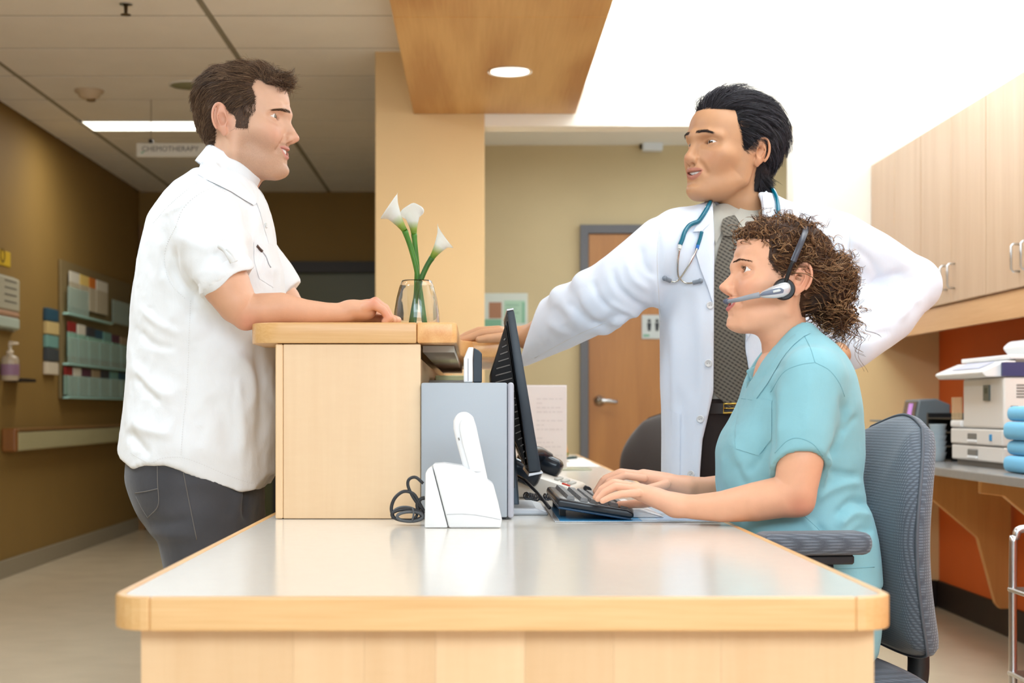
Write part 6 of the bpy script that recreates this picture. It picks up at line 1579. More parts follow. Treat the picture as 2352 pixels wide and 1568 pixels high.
# ================================================================== the doctor
def build_doctor():
    rg = np.random.default_rng(8); Yd = 3.5; S = F/Yd; hs = 1.06
    root = empty('person', (P(1735, 1100, Yd).x, Yd+.03, 0), 'dark-haired man in white coat and dark tie reaching to the counter', 'person')
    T = Matrix.Translation(P(1679, 356, Yd)) @ Matrix.Rotation(math.radians(211.5), 4, 'Z') @ Matrix.Rotation(math.radians(-4.5), 4, 'Y') @ Matrix.Rotation(math.radians(-2), 4, 'X') @ Matrix.Scale(hs, 4)
    Ti = T.inverted()
    nk = ([tuple(Ti @ P(*a)) for a in ((1704, 400, 3.52), (1703, 462, 3.525), (1708, 545, 3.56))], [.050, .052, .058])
    v, q = head_mesh(.0016, smile=1.0, mouth_open=.0036, lips=.60, jaw=.97, nose=1.05, nlen=.84, cheek=.3, asian=True, neck=nk, eye_h=1)
    skin, lip = (200, 150, 112), (186, 122, 102)
    hp = poly_mask([(.098, .082), (.080, .096), (.055, .097), (.044, .088), (.043, .062), (.030, .034), (.022, .004), (.012, .004), (.006, .026), (-.004, .034), (-.024, .030), (-.030, .010), (-.030, -.040), (-.034, -.075), (-.10, -.075), (-.15, .0), (-.13, .14), (0, .2), (.13, .15)], .010)
    def hmask(p):
        x, y, z = p.T; m = hp(x, z); front = sstep(.079, .087, z)*(np.abs(y) < .055)*(x > .03)
        ear = (np.abs(y) > .0755) & (z < .036) & (x > -.045)
        return np.where(ear, 0, np.where(x > .045, np.maximum(m*sstep(.080, .088, z), front), m))
    c = head_colour(v, skin, lip, .16, smile=1.0)
    m = hmask(v)[:, None]; c[:, :3] = c[:, :3]*(1-m*.9)+lin((24, 20, 22))*m*.9
    B = Field()
    B.chain([P(1712, 545, 3.56), P(1735, 650, 3.54), P(1735, 1000, 3.54)], [.055, .10, .10], k=.03)
    limb(B, [(1545, 565, 3.49, 50), (1440, 640, 3.52, 46), (1350, 700, 3.6, 42), (1260, 752, 3.72, 34), (1212, 775, 3.78, 27)], .02)
    B.chain([P(1215, 774, 3.785), P(1180, 768, 3.793), P(1142, 767, 3.797)], [.026, .0215, .0175], k=.012, sq=((0, 1, 0), 1.75))
    for f in ([(1150, 762, 3.765, 11), (1108, 765, 3.760, 10), (1080, 775, 3.757, 9), (1060, 780, 3.756, 7.5)], [(1146, 758, 3.785, 11), (1100, 760, 3.785, 10), (1072, 770, 3.786, 9), (1054, 779, 3.787, 7.5)],
              [(1146, 758, 3.806, 10.5), (1104, 760, 3.812, 9.5), (1078, 771, 3.815, 8.5), (1062, 780, 3.817, 7)], [(1150, 762, 3.826, 9.5), (1118, 766, 3.836, 8.5), (1098, 774, 3.840, 7.5), (1084, 780, 3.842, 6.5)],
              [(1188, 772, 3.765, 13), (1150, 775, 3.737, 11.5), (1120, 777, 3.726, 10), (1100, 780, 3.724, 8)]): limb(B, f, .004)
    # arm on the hip, the hand behind the nurse
    limb(B, [(1905, 565, 3.5, 50), (2000, 610, 3.55, 46), (2080, 655, 3.6, 40), (2010, 730, 3.52, 34), (1962, 775, 3.45, 27), (1918, 822, 3.385, 23)], .02)
    B.chain([P(1922, 818, 3.39), P(1900, 838, 3.362), P(1885, 850, 3.352)], [.026, .024, .02], k=.012, sq=((.6, .5, .4), 1.5))
    for k in range(4): limb(B, [(1890+4*k, 858-9*k, 3.345, 10), (1868+4*k, 872-9*k, 3.342, 9.5), (1842+5*k, 874-9*k, 3.352, 8)], .004)
    limb(B, [(1912, 840, 3.372, 11), (1914, 864, 3.36, 10.5), (1908, 880, 3.36, 9)], .005)
    v2, q2 = B.mesh(.0028); v2 = relax(v2, q2, 1, .4)
    V, Q, C = join_meshes([(xform(v, T), q, c), (v2, q2, np.concatenate([np.tile(lin(skin), (len(v2), 1)), np.ones((len(v2), 1))], 1))])
    make_mesh('body', V, Q, SKIN, root, True, C)
    face_parts(root, T, gaze=(1, .20, .0), iris=(48, 32, 24), smile=1.0, mouth_open=.0036)
    bt = bvh_of(v, q); brow_strands(bt, None, 230, T, root, (52, 44, 42), random.Random(3), thick=.0072, z0=.0292, arch=.0014, ln=.0085, y0=.010, y1=.043)
    def thick(p):
        x, y, z = p.T; return .0008+.012*sstep(.082, .108, z)+.006*sstep(.05, .09, z)*sstep(.05, .02, x)+.012*sstep(.03, -.07, x)*sstep(-.09, .03, z)+.007*sstep(-.03, -.06, x)
    cap = hair_cap(v, q, hmask, thick, 5, .0025, 60, (26, 22, 24))
    p, n = sample(cap[0], cap[1], lambda c_: np.ones(len(c_)), 5200, rg); x, y, z = p.T
    length = .030+.032*sstep(.04, .09, z)+.014*sstep(-.02, -.09, x)+rg.random(len(p))*.014
    length *= np.where((x > .0) & (z < .03), .4, 1)
    def df(c_):
        x, y, z = c_.T; nape = sstep(-.01, -.05, z)*sstep(-.02, -.06, x)
        return np.stack([-1*(1-.8*nape)+.18*np.sin(y*110+z*40)-.35*nape*sstep(-.07, -.10, z), .55*np.sign(y)*sstep(.06, .0, x)*(np.abs(y) > .03)*(z > .03)*.3+.25*np.sin(x*120+z*70), -.55*sstep(.09, .03, z)-.75*sstep(-.02, -.08, x)-.7*nape+.25*sstep(.075, .095, x)], 1)
    st = grow(p, n, length, df, 8, rg, lift=.34, jit=.10, gap=.013); st = clumped(st, rg, 330, .72)
    sv, sq = strands(st, .00046, .00014); sc = tint(len(p), 8, 3, ((18, 15, 18), (34, 30, 34), (58, 54, 60), (92, 88, 96)), rg)
    # fine hairs along the hairline
    p2, n2 = sample(v, q, lambda c_: (hmask(c_) > .12)*(hmask(c_) < .8)*1.0*(c_[:, 2] > -.02), 1500, rg)
    st2 = grow(p2, n2, .014+.016*rg.random(len(p2))*sstep(.0, .06, p2[:, 2]), df, 6, rg, lift=.30, jit=.10, gap=.012); s2v, s2q = strands(st2, .00034, .0001); s2c = tint(len(p2), 6, 3, ((18, 15, 18), (34, 30, 34), (58, 54, 60)), rg)
    # flicked ends at the nape
    k = 1500; a = rg.random(k); th_ = (rg.random(k)-.5)*3.0; p0 = np.stack([-.034-.050*np.cos(th_)*(1-.25*a), .058*np.sin(th_), -.020-.060*a], 1)
    t = np.linspace(0, 1, 8)[None, :, None]; d0 = np.stack([-.10-.2*rg.random(k), .15*np.sign(p0[:, 1])*rg.random(k), -.9*np.ones(k)], 1); d1 = np.stack([-.8*np.ones(k), .5*np.sign(p0[:, 1])*rg.random(k), .25*rg.random(k)], 1)
    L = (.022+.022*rg.random(k))[:, None, None]
    fl = p0[:, None]+d0[:, None]*L*t+d1[:, None]*L*.62*t**2.5
    fv, fq = strands(clumped(fl, rg, 60, .6), .00046, .00014); fc = tint(k, 8, 3, ((18, 15, 18), (34, 30, 34), (58, 54, 60)), rg)
    V, Q, C = join_meshes([cap, (sv, sq, sc), (fv, fq, fc), (s2v, s2q, s2c)])
    make_mesh('hair', xform(V, T), Q, M['hair'], root, True, C)

    # dress shirt, tie, trousers ------------------------------------------------
    Yc = 3.53
    Sf = Field()
    Sf.loft(rows(S, Yc, [(470, 1640, 1770, .066), (490, 1610, 1830, .082), (520, 1570, 1900, .095), (600, 1560, 1915, .112), (760, 1560, 1915, .120), (900, 1568, 1908, .122), (960, 1570, 1905, .120)]), n=2.5)
    Sf.cap(P(1706, 500, 3.535), P(1706, 425, 3.525), .0600, .0575, k=.012)
    a, b_, c_ = (np.array(tuple(P(*x))) for x in ((1634, 462, 3.478), (1748, 434, 3.535), (1672, 498, 3.455)))
    nr = np.cross(b_-a, c_-a); nr *= np.sign(nr[2])/np.linalg.norm(nr); pt = a.astype(f32); nr = nr.astype(f32)
    cc = np.array(tuple(P(1706, 430, 3.525)), f32)
    Sf.add(lambda p: np.maximum(-((p-pt) @ nr), np.linalg.norm(p-cc, axis=-1)-.13), cc-.13, cc+.13, .003, True)
    v, q = Sf.mesh(.005); v = relax(v, q, 2, .5); v = crumple(v, q, .0012, 20, seed=41)
    grey = cloth_mat('pale_grey_shirt', (190, 184, 172), .8, .2, 1200, .1, .01, .15, 40)
    sh = make_mesh('dress_shirt', v, q, grey, root); b = bvh_of(v, q)
    drape('collar_leaf', [(1634, 458), (1650, 478), (1673, 498), (1664, 515), (1654, 540), (1644, 561), (1638, 540), (1634, 505)], b, .002, .0028, grey, sh, 6)
    drape('collar_leaf', [(1687, 493), (1712, 464), (1738, 431), (1751, 433), (1750, 480), (1744, 522), (1722, 543), (1708, 524), (1697, 508)], b, .002, .0028, grey, sh, 6)
    drape('placket', [(1655, 560), (1672, 545), (1690, 560), (1690, 640), (1655, 640)], b, .0004, .001, grey, sh, 9)
    tm, N, L_, bs = new_mat('tie_weave')
    tc = N.new('ShaderNodeTexCoord'); mp = N.new('ShaderNodeMapping'); mp.inputs['Rotation'].default_value = (0, math.radians(-33), 0); L_.new(tc.outputs['Object'], mp.inputs[0])
    w1 = N.new('ShaderNodeTexWave'); w1.bands_direction = 'Z'; w1.inputs['Scale'].default_value = 42; w1.inputs['Distortion'].default_value = .4; L_.new(mp.outputs[0], w1.inputs[0])
    w2 = N.new('ShaderNodeTexWave'); w2.bands_direction = 'X'; w2.inputs['Scale'].default_value = 36; w2.inputs['Distortion'].default_value = .5; L_.new(mp.outputs[0], w2.inputs[0])
    mm_ = N.new('ShaderNodeMath'); mm_.operation = 'MULTIPLY_ADD'; mm_.inputs[1].default_value = .45; L_.new(w2.outputs['Fac'], mm_.inputs[0]); L_.new(w1.outputs['Fac'], mm_.inputs[2])
    r_ = N.new('ShaderNodeValToRGB'); L_.new(mm_.outputs[0], r_.inputs[0]); r_.color_ramp.elements[0].color = s2l((50, 43, 34)); r_.color_ramp.elements[1].color = s2l((112, 104, 90)); r_.color_ramp.elements[0].position = .1; r_.color_ramp.elements[1].position = 1.2
    L_.new(r_.outputs[0], bs.inputs['Base Color']); bs.inputs['Roughness'].default_value = .6; bs.inputs['Sheen Weight'].default_value = .2
    tie = drape('tie', [(1663, 536), (1685, 536), (1692, 570), (1697, 640), (1700, 700), (1708, 780), (1717, 840), (1723, 882), (1687, 944), (1640, 905), (1636, 895), (1637, 800), (1639, 700), (1642, 610), (1650, 572)], b, .004, .005, tm, root, 12)
    drape('knot', [(1661, 502), (1672, 497), (1685, 494), (1698, 511), (1694, 524), (1686, 542), (1662, 542), (1656, 522)], b, .008, .007, tm, tie, 7)
    Tr = Field()
    Tr.loft(rows(S, Yc, [(915, 1566, 1910, .124), (960, 1564, 1912, .128), (1060, 1562, 1915, .135), (1150, 1566, 1912, .125)]), n=2.5)
    for sx in (-1, 1): limb(Tr, [(1752+sx*78, 1130, Yc, 86), (1752+sx*84, 1300, Yc, 80), (1752+sx*90, 1480, Yc, 68), (1752+sx*94, 1700, Yc+.02, 60), (1752+sx*96, 1860, Yc+.02, 58)], .03)
    v, q = Tr.mesh(.007); v = relax(v, q, 1, .5)
    make_mesh('trousers', v, q, cloth_mat('brown_black_wool', (46, 36, 33), .85, .2, 900, .2, .05, .15, 30), root); bt2 = bvh_of(v, q)
    drape('belt', [(1570, 926), (1905, 926), (1905, 950), (1570, 950)], bt2, .001, .003, mat('belt_leather', (38, 26, 20), .45), root, 14)
    bk = MB(); f_ = []
    for x_, y_ in ((1662, 927), (1662, 948), (1697, 948), (1697, 927)):
        h_ = cast(bt2, x_, y_); f_.append(h_[0]-h_[2]*.0075)
    bk.tube([f_[3], f_[0], f_[1], f_[2], f_[3]], .0026, 8); bk.tube([f_[0].lerp(f_[1], .5), f_[2].lerp(f_[3], .5)], .0018, 6); bk.build('belt_buckle', mat('brass', (206, 170, 84), .25, 1), root, True)
    for sx in (-1, 1):
        x_ = P(1752+sx*96, 1900, Yc).x
        MB().prism([(x_-.05, Yc+.09, .003), (x_-.05, Yc+.09, .07), (x_-.05, Yc+.0, .10), (x_-.05, Yc-.08, .06), (x_-.05, Yc-.18, .04), (x_-.05, Yc-.20, .003)], (.10, 0, 0), .02, 3).build('shoe', mat('black_shoe', (28, 24, 22), .35) if sx < 0 else bpy.data.materials['black_shoe'], root, 'sharp')

    # white coat -----------------------------------------------------------------
    coat_m = cloth_mat('white_coat_cloth', (229, 235, 246), .8, .18, 1000, .12, .01, .20, 26)
    Cf = Field(); Yk = 3.53
    Cf.loft(rows(S, Yk, [(446, 1652, 1782, .070), (462, 1622, 1812, .088), (480, 1582, 1862, .100), (505, 1548, 1920, .108), (560, 1530, 1945, .120), (680, 1522, 1950, .132), (850, 1522, 1950, .134), (950, 1524, 1952, .138), (1100, 1524, 1958, .142), (1128, 1545, 1962, .142), (1150, 1584, 1966, .142), (1250, 1586, 1968, .146), (1400, 1588, 1972, .148)]), n=2.6)
    limb_cut(Cf, [(1560, 548, 3.50, 70), (1530, 575, 3.48, 80), (1440, 648, 3.5, 77), (1352, 703, 3.58, 69), (1280, 742, 3.67, 64), (1196, 795, 3.775, 47)], .035, P(1211, 794, 3.765), (-.93, .12, .38))
    limb_cut(Cf, [(1880, 545, 3.51, 72), (1920, 562, 3.50, 76), (1995, 602, 3.55, 74), (2085, 655, 3.61, 68), (2040, 722, 3.53, 64), (1958, 790, 3.43, 56)], .035, P(1938, 834, 3.43), (-.62, -.05, -.78))
    Cf.ell(P(2098, 655, 3.62), (.062, .060, .058), k=.03); Cf.ell(P(1962, 685, 3.53), (.05, .06, .05), k=.03)
    # fold volumes at the reaching elbow
    limb(Cf, [(1340, 650, 3.52, 22), (1375, 680, 3.49, 24), (1420, 720, 3.49, 20)], .03); limb(Cf, [(1285, 680, 3.58, 20), (1330, 715, 3.54, 24), (1390, 750, 3.54, 16)], .03)
    Cf.chain([P(1190, 795, 3.78), P(1225, 785, 3.75), P(1262, 766, 3.70)], [.041, .040, .026], k=.003, sub=True)
    # open front: everything between the two edges, in front of the shirt
    ey = [400, 462, 530, 600, 700, 800, 900, 1010, 1110, 1420]; el = [1660, 1637, 1640, 1641, 1640, 1639, 1638, 1613, 1606, 1590]; er = [1720, 1748, 1755, 1742, 1716, 1710, 1728, 1748, 1765, 1800]
    def opening(p):
        s_ = F/p[..., 1]; px = VX+p[..., 0]*s_; py = VY-(p[..., 2]-EYE)*s_
        a_ = np.interp(py, ey, el); b_ = np.interp(py, ey, er)
        return np.maximum(np.maximum((a_-px), (px-b_))/1000, p[..., 1]-3.50).astype(f32)
    Cf.add(opening, (.4, 3.2, .4), (.8, 3.5, 1.5), k=.004, sub=True)
    Cf.cap(P(1706, 500, 3.535), P(1706, 425, 3.525), .0625, .0625, k=.004, sub=True)
    v, q = Cf.mesh(.0045); v = relax(v, q, 2, .5)
    v = crumple(v, q, .0016, 11, (1, 1, .6), 51)
    G = [([(1405, 610), (1420, 660), (1465, 700), (1510, 715)], 9, -.009), ([(1360, 640), (1372, 680), (1400, 715)], 9, -.008), ([(1440, 590), (1455, 640), (1500, 670)], 10, .005), ([(1330, 660), (1350, 705), (1395, 740), (1450, 745)], 10, .007), ([(1345, 745), (1395, 735), (1450, 720)], 9, -.007),
         ([(1470, 560), (1480, 610), (1510, 640)], 9, -.006), ([(1505, 500), (1512, 580), (1512, 660)], 8, -.005), ([(1300, 690), (1340, 730), (1350, 745)], 10, -.005), ([(1250, 735), (1290, 760), (1330, 770)], 12, .004), ([(1270, 700), (1300, 740)], 10, -.004), ([(1395, 690), (1440, 715), (1490, 735)], 8, .006), ([(1495, 610), (1510, 680), (1512, 740)], 12, .006),
         ([(1990, 660), (2030, 640), (2080, 625)], 9, -.009), ([(1995, 690), (2040, 670), (2090, 665)], 9, .008), ([(2000, 705), (2050, 700), (2100, 700)], 9, -.006), ([(1950, 560), (2000, 600), (2020, 650)], 10, -.005), ([(1945, 505), (1950, 560), (1960, 620)], 7, -.005), ([(2020, 560), (2060, 590), (2090, 620)], 14, .004), ([(2060, 740), (2090, 700), (2120, 680)], 10, .005), ([(1960, 780), (2000, 770), (2050, 760)], 9, -.004),
         ([(1545, 700), (1550, 850), (1548, 1000)], 14, .005), ([(1580, 660), (1585, 800), (1590, 950)], 18, -.005), ([(1610, 700), (1612, 850), (1600, 980)], 12, .004), ([(1530, 760), (1535, 900), (1532, 1060)], 8, -.004), ([(1560, 880), (1570, 1000), (1565, 1100)], 14, -.005)]
    v = folds(v, q, G); v = relax(v, q, 1, .3)
    ct = make_mesh('white_coat', v, q, coat_m, root); b = bvh_of(v, q)
    drape('lapel', [(1636, 508), (1613, 531), (1599, 584), (1610, 620), (1626, 660), (1637, 694), (1641, 690), (1642, 600), (1640, 540)], b, .003, .003, coat_m, ct, 7)
    drape('coat_collar', [(1636, 459), (1626, 474), (1606, 508), (1592, 532), (1612, 531), (1637, 507), (1638, 480)], b, .004, .0032, coat_m, ct, 6)
    drape('coat_collar', [(1751, 446), (1760, 438), (1772, 448), (1784, 470), (1791, 505), (1787, 560), (1764, 575), (1757, 500)], b, .004, .0032, coat_m, ct, 7)
    drape('lapel', [(1757, 520), (1788, 560), (1780, 640), (1740, 740), (1702, 800), (1703, 756), (1740, 600)], b, .003, .003, coat_m, ct, 9)
    drape('pocket', [(1524, 940), (1540, 944), (1562, 950), (1562, 1110), (1528, 1110)], b, .0008, .0016, coat_m, ct, 10)
    bm_ = mat('coat_button', (226, 226, 226), .3, coat=.3)
    for x_, y_ in ((1631, 701), (1627, 834), (1609, 962), (1588, 1089)): button(x_, y_, b, .0088, bm_, ct)
    thr = bpy.data.materials.get('white_thread') or mat('white_thread', (226, 226, 226), .8)
    seam('seam', [(1524, 500), (1510, 570), (1512, 660), (1518, 740)], b, .0008, thr, ct); seam('seam', [(1950, 505), (1952, 560), (1940, 640)], b, .0008, thr, ct); seam('seam', [(1228, 822), (1320, 772), (1392, 740)], b, .0008, thr, ct)
    # stethoscope: hangs round his neck, a thing of its own
    r = empty('stethoscope', P(1580, 640, 3.35), 'teal stethoscope with metal ear tubes hanging around the doctor\'s neck', 'stethoscope')
    teal = mat('teal_tubing', (0, 104, 128), .25, coat=.3); steel = mat('ear_tube_steel', (206, 204, 196), .15, metal=1); tip = mat('ear_tip_grey', (128, 136, 146), .45); wp = mat('joint_white', (226, 226, 222), .3); bl = mat('joint_blue', (30, 110, 190), .3)
    def run(pts, off):
        out = []
        for x_, y_ in smooth_line(pts, 6):
            h_ = cast(b, x_, y_)
            out.append(h_[0]-h_[2]*off if h_ else (out[-1]+Vector((0, 0, -.004)) if out else P(x_, y_, 3.44)))
        return catmull(out[::3]+[out[-1]], 3)
    MB().tube(run([(1632, 462), (1622, 482), (1606, 506), (1597, 511), (1584, 517), (1573, 532), (1567, 550), (1562, 562)], .012), .0052, 10).build('tubing', teal, r, True)
    MB().tube(run([(1612, 532), (1608, 548), (1603, 563)], .009), .0042, 10).build('tubing', teal, r, True)
    MB().tube(catmull([P(1762, 428, 3.56), P(1773, 434, 3.50), P(1782, 450, 3.452), P(1787, 475, 3.415), P(1788, 505, 3.395), P(1787, 545, 3.385)], 6), .0052, 10).build('tubing', teal, r, True)
    MB().tube(run([(1562, 562), (1561, 571)], .012), .0048, 10).build('joint', wp, r, True); MB().tube(run([(1603, 563), (1601, 571)], .010), .0040, 10).build('joint', bl, r, True)
    MB().tube(run([(1561, 570), (1557, 600), (1557, 628), (1562, 640), (1576, 650), (1592, 649), (1598, 647)], .010), .0022, 8).build('ear_tube', steel, r, True)
    MB().tube(run([(1601, 570), (1586, 602), (1570, 628), (1560, 641), (1551, 647), (1540, 646), (1534, 642)], .012), .0022, 8).build('ear_tube', steel, r, True)
    for pts in ([(1592, 649), (1601, 647), (1609, 645)], [(1540, 645), (1533, 642), (1527, 639)]):
        MB().tube(run(pts, .011), .0050, 10).build('ear_tip', tip, r, True)
        e_ = run(pts, .011)[-1]; MB().sphere(e_, .0062, 12).build('ear_tip_bulb', tip, r, True)
build_doctor()
# ================================================================== the nurse at the keyboard
def build_nurse():
    rg = np.random.default_rng(12); Yw = 2.917; S = F/Yw; hs = .965
    root = empty('person', (P(1880, 1400, Yw).x, Yw, 0), 'curly-haired nurse in blue scrubs typing at the desk, wearing a headset', 'person')
    tilt = -6
    T = Matrix.Translation(P(1799, 647, Yw)) @ Matrix.Rotation(math.radians(180+4), 4, 'Z') @ Matrix.Rotation(math.radians(tilt), 4, 'Y') @ Matrix.Scale(hs, 4)
    T0 = Matrix.Translation(P(1799, 647, Yw)) @ Matrix.Rotation(math.pi, 4, 'Z') @ Matrix.Rotation(math.radians(tilt), 4, 'Y') @ Matrix.Scale(hs, 4); Ti = T0.inverted()
    def loc(zx, zy): p = Ti @ P(1600+zx/4.9, 480+zy/4.9, Yw); return p.x, p.z
    prof = [loc(*a) for a in ((500, 370), (470, 415), (430, 480), (400, 560), (375, 620), (363, 660), (368, 690), (379, 722), (360, 752), (312, 800), (262, 840), (240, 876), (250, 910), (290, 948), (326, 975), (337, 1005), (340, 1040), (338, 1100), (331, 1135), (336, 1165), (347, 1200), (332, 1235), (335, 1285), (362, 1320))]
    nk = ([tuple(Ti @ P(*a)) for a in ((1796, 700, Yw), (1800, 775, Yw), (1822, 860, Yw))], [.044, .0450, .058])
    v, q = head_mesh(.0016, female=True, smile=1.5, mouth_open=.0048, lips=.72, jaw=.90, nose=.92, brow=.72, profile=prof, neck=nk, eye_h=1.12)
    skin, lip = (236, 178, 144), (204, 118, 112)
    hp = poly_mask([loc(*a) for a in ((455, 400), (560, 395), (680, 440), (720, 560), (760, 640), (830, 740), (880, 800), (935, 790), (975, 740), (1010, 720), (1120, 760), (1115, 900), (1110, 1080), (1150, 1200), (1230, 1200), (1420, 1000), (1450, 500), (1200, 100), (700, 50), (430, 250), (440, 370))], .012)
    def hmask(p):
        x, y, z = p.T; m = hp(x, z); front = sstep(.070, .078, z)*(np.abs(y) < .05)*(x > .03)
        ear = (np.abs(y) > .0715) & (z < .036) & (x > -.045)
        return np.where(ear, 0, np.where(x > .05, np.maximum(m*sstep(.070, .080, z), front), m))
    c = head_colour(v, skin, lip, .30, smile=1.5)
    m = hmask(v)[:, None]; c[:, :3] = c[:, :3]*(1-m*.9)+lin((58, 38, 26))*m*.9
    # soft make-up colour on the lid
    x, y, z = v.T
    B = Field()
    B.chain([P(1835, 860, Yw), P(1840, 950, Yw), P(1850, 1250, Yw)], [.06, .085, .09], k=.03)
    B.ell(P(1783, 890, Yw), (.043, .085, .075), k=.04)
    limb(B, [(1866, 872, 2.765, 42), (1848, 980, 2.738, 50), (1838, 1060, 2.73, 53), (1828, 1120, 2.73, 49), (1800, 1140, 2.735, 48), (1735, 1152, 2.75, 45), (1660, 1163, 2.775, 36), (1600, 1164, 2.80, 29), (1552, 1160, 2.825, 26)], .02)
    B.ell(P(1838, 1158, 2.73), (.024, .026, .022), k=.018)
    limb(B, [(1850, 872, 3.07, 42), (1820, 1000, 3.11, 46), (1790, 1110, 3.12, 42), (1700, 1120, 3.10, 36), (1620, 1122, 3.075, 27), (1575, 1118, 3.06, 24)], .02)
    # near hand
    B.chain([P(1552, 1160, 2.826), P(1508, 1143, 2.842), P(1460, 1126, 2.858)], [.0205, .0195, .0155], k=.012, sq=((0, 1, 0), 1.65))
    near = ([(1466, 1132, 2.826, 9.5), (1428, 1134, 2.822, 9), (1402, 1141, 2.820, 8), (1384, 1150, 2.819, 7)], [(1458, 1124, 2.845, 10), (1414, 1117, 2.842, 9.6), (1388, 1130, 2.840, 8.6), (1373, 1146, 2.839, 7.4)],
            [(1454, 1118, 2.866, 10), (1408, 1109, 2.866, 9.8), (1382, 1123, 2.866, 8.8), (1368, 1142, 2.866, 7.4)], [(1456, 1118, 2.887, 10), (1414, 1108, 2.891, 9.6), (1390, 1121, 2.893, 8.6), (1376, 1140, 2.894, 7.4)],
            [(1512, 1150, 2.885, 12), (1474, 1156, 2.905, 11), (1440, 1158, 2.912, 9.5), (1422, 1158, 2.913, 8)])
    for f in near: limb(B, f, .0032)
    B.chain([P(1575, 1118, 3.06), P(1530, 1106, 3.05), P(1478, 1094, 3.045)], [.0195, .0185, .015], k=.012, sq=((0, 1, 0), 1.65))
    far = ([(1480, 1098, 3.012, 9), (1436, 1092, 3.010, 8.8), (1398, 1106, 3.010, 8), (1378, 1130, 3.010, 7)], [(1474, 1092, 3.032, 9.5), (1424, 1086, 3.032, 9), (1386, 1102, 3.032, 8.2), (1368, 1129, 3.032, 7)],
           [(1474, 1090, 3.054, 9.5), (1426, 1084, 3.054, 9), (1390, 1098, 3.054, 8.2), (1372, 1126, 3.054, 7)], [(1478, 1092, 3.074, 9), (1440, 1090, 3.076, 8.6), (1408, 1104, 3.078, 8), (1392, 1128, 3.078, 7)],
           [(1530, 1112, 3.015, 11), (1490, 1122, 2.995, 10), (1456, 1128, 2.985, 8.5)])
    for f in far: limb(B, f, .0032)
    v2, q2 = B.mesh(.0025); v2 = relax(v2, q2, 1, .35)
    c2 = np.tile(lin(skin), (len(v2), 1)); p2 = to_px(v2); g = .45*np.exp(-(((p2[:, 0]-1838)**2+(p2[:, 1]-1165)**2)/30**2)); c2 = c2*(1-g[:, None])+lin((208, 112, 88))*g[:, None]
    hnd = sstep(1600, 1520, p2[:, 0])[:, None]*.5; c2 = c2*(1-hnd)+lin((232, 180, 152))*hnd
    V, Q, C = join_meshes([(xform(v, T), q, c), (v2, q2, np.concatenate([c2, np.ones((len(c2), 1))], 1))])
    make_mesh('body', V, Q, SKIN, root, True, C)
    face_parts(root, T, gaze=(1, .07, .18), iris=(70, 46, 32), smile=1.5, mouth_open=.0048)
    bt = bvh_of(v, q); brow_strands(bt, None, 200, T, root, (70, 44, 30), random.Random(4), thick=.0042, z0=.0258, arch=.0045, ln=.006, y0=.010, y1=.050)
    # lashes
    for s in (1, -1):
        L_ = []
        for k in range(18):
            u = -.012+.0255*k/25; a_ = u; zz = .0100+.10*(u-.002)+.0058*(1-(abs(u)/.0146)**2.2); xx = .0765+math.sqrt(max(0, .0138**2-u*u*.9-(zz-.01)**2))
            p0 = np.array((xx-.0002, s*(.0322+u), zz)); d = np.array((.9, s*(.25+u*60), .22)); d /= np.linalg.norm(d); t = np.linspace(0, 1, 4)[:, None]
            L_.append(p0+d*.0062*t+np.array((0, 0, .0018))*t*t)
        lv, lq = strands(np.array(L_), .00026, .00006); make_mesh('eyelashes', xform(lv, T), lq, None, root, True, np.tile(lin((30, 20, 16)), (len(lv), 1))).data.materials.append(M['hair'])
    # hair: combed-back base, curls over the crown, a big curly tail ------------------------------------------------
    cols = ((58, 37, 25), (92, 60, 39), (128, 88, 57), (166, 122, 82), (196, 156, 114))
    def thick(p): x, y, z = p.T; return .001+.007*sstep(.055, .10, z)*sstep(.10, .06, x)+.004*sstep(0, -.06, x)*sstep(-.03, .02, z)
    cap = hair_cap(v, q, hmask, thick, 9, .0022, 70, (66, 44, 30))
    p, n = sample(v, q, lambda c_: hmask(c_)*(hmask(c_) > .15), 3200, rg); x, y, z = p.T
    def df(c_):
        x, y, z = c_.T
        return np.stack([np.full(len(x), -1.0), .0*x, .10-.35*sstep(.06, -.0, z)+.55*sstep(.0, -.06, z)*sstep(.0, -.04, x)], 1)
    st = grow(p, n, .022+.025*rg.random(len(p)), df, 7, rg, lift=.22, jit=.07, gap=.007)
    sv, sq = strands(clumped(st, rg, 260, .5), .00042, .00014); sc = tint(len(p), 7, 3, cols[:4], rg)
    def curls(root_p, axis, length, rad, turns, K, rad_grow=.4, droop=0.):
        """helical ringlets from roots along an axis, each of its own phase and size"""
        N = len(root_p); axis = axis/np.linalg.norm(axis, axis=1, keepdims=True)
        h_ = np.cross(axis, np.array((.3, .9, .2))); h_ /= np.linalg.norm(h_, axis=1, keepdims=True); b_ = np.cross(axis, h_)
        t = np.linspace(0, 1, K)[None, :, None]; ph = (rg.random(N)*6.283)[:, None, None]; tr = turns[:, None, None]; sg = np.where(rg.random(N) < .5, -1, 1)[:, None, None]
        r_ = rad[:, None, None]*(.35+.65*np.minimum(1, t*3))*(1+rad_grow*t*np.sin(ph*3))
        bend = (rg.normal(0, .35, (N, 3)))[:, None, :]*length[:, None, None]*t**2
        pts = root_p[:, None]+axis[:, None]*length[:, None, None]*t+bend+h_[:, None]*np.cos(ph+sg*tr*6.283*t)*r_+b_[:, None]*np.sin(ph+sg*tr*6.283*t)*r_
        pts[..., 2] -= droop*length[:, None]*(np.linspace(0, 1, K)**2)[None]
        return pts
    def bundle(k, n, spread):
        out = []
        for m_ in range(n):
            o = rg.normal(0, spread, (len(k), 1, 3)); w = rg.normal(0, spread*.8, (len(k), 1, 3)); out.append(k+o+w*np.linspace(0, 1, k.shape[1])[None, :, None]*2)
        return np.concatenate(out)
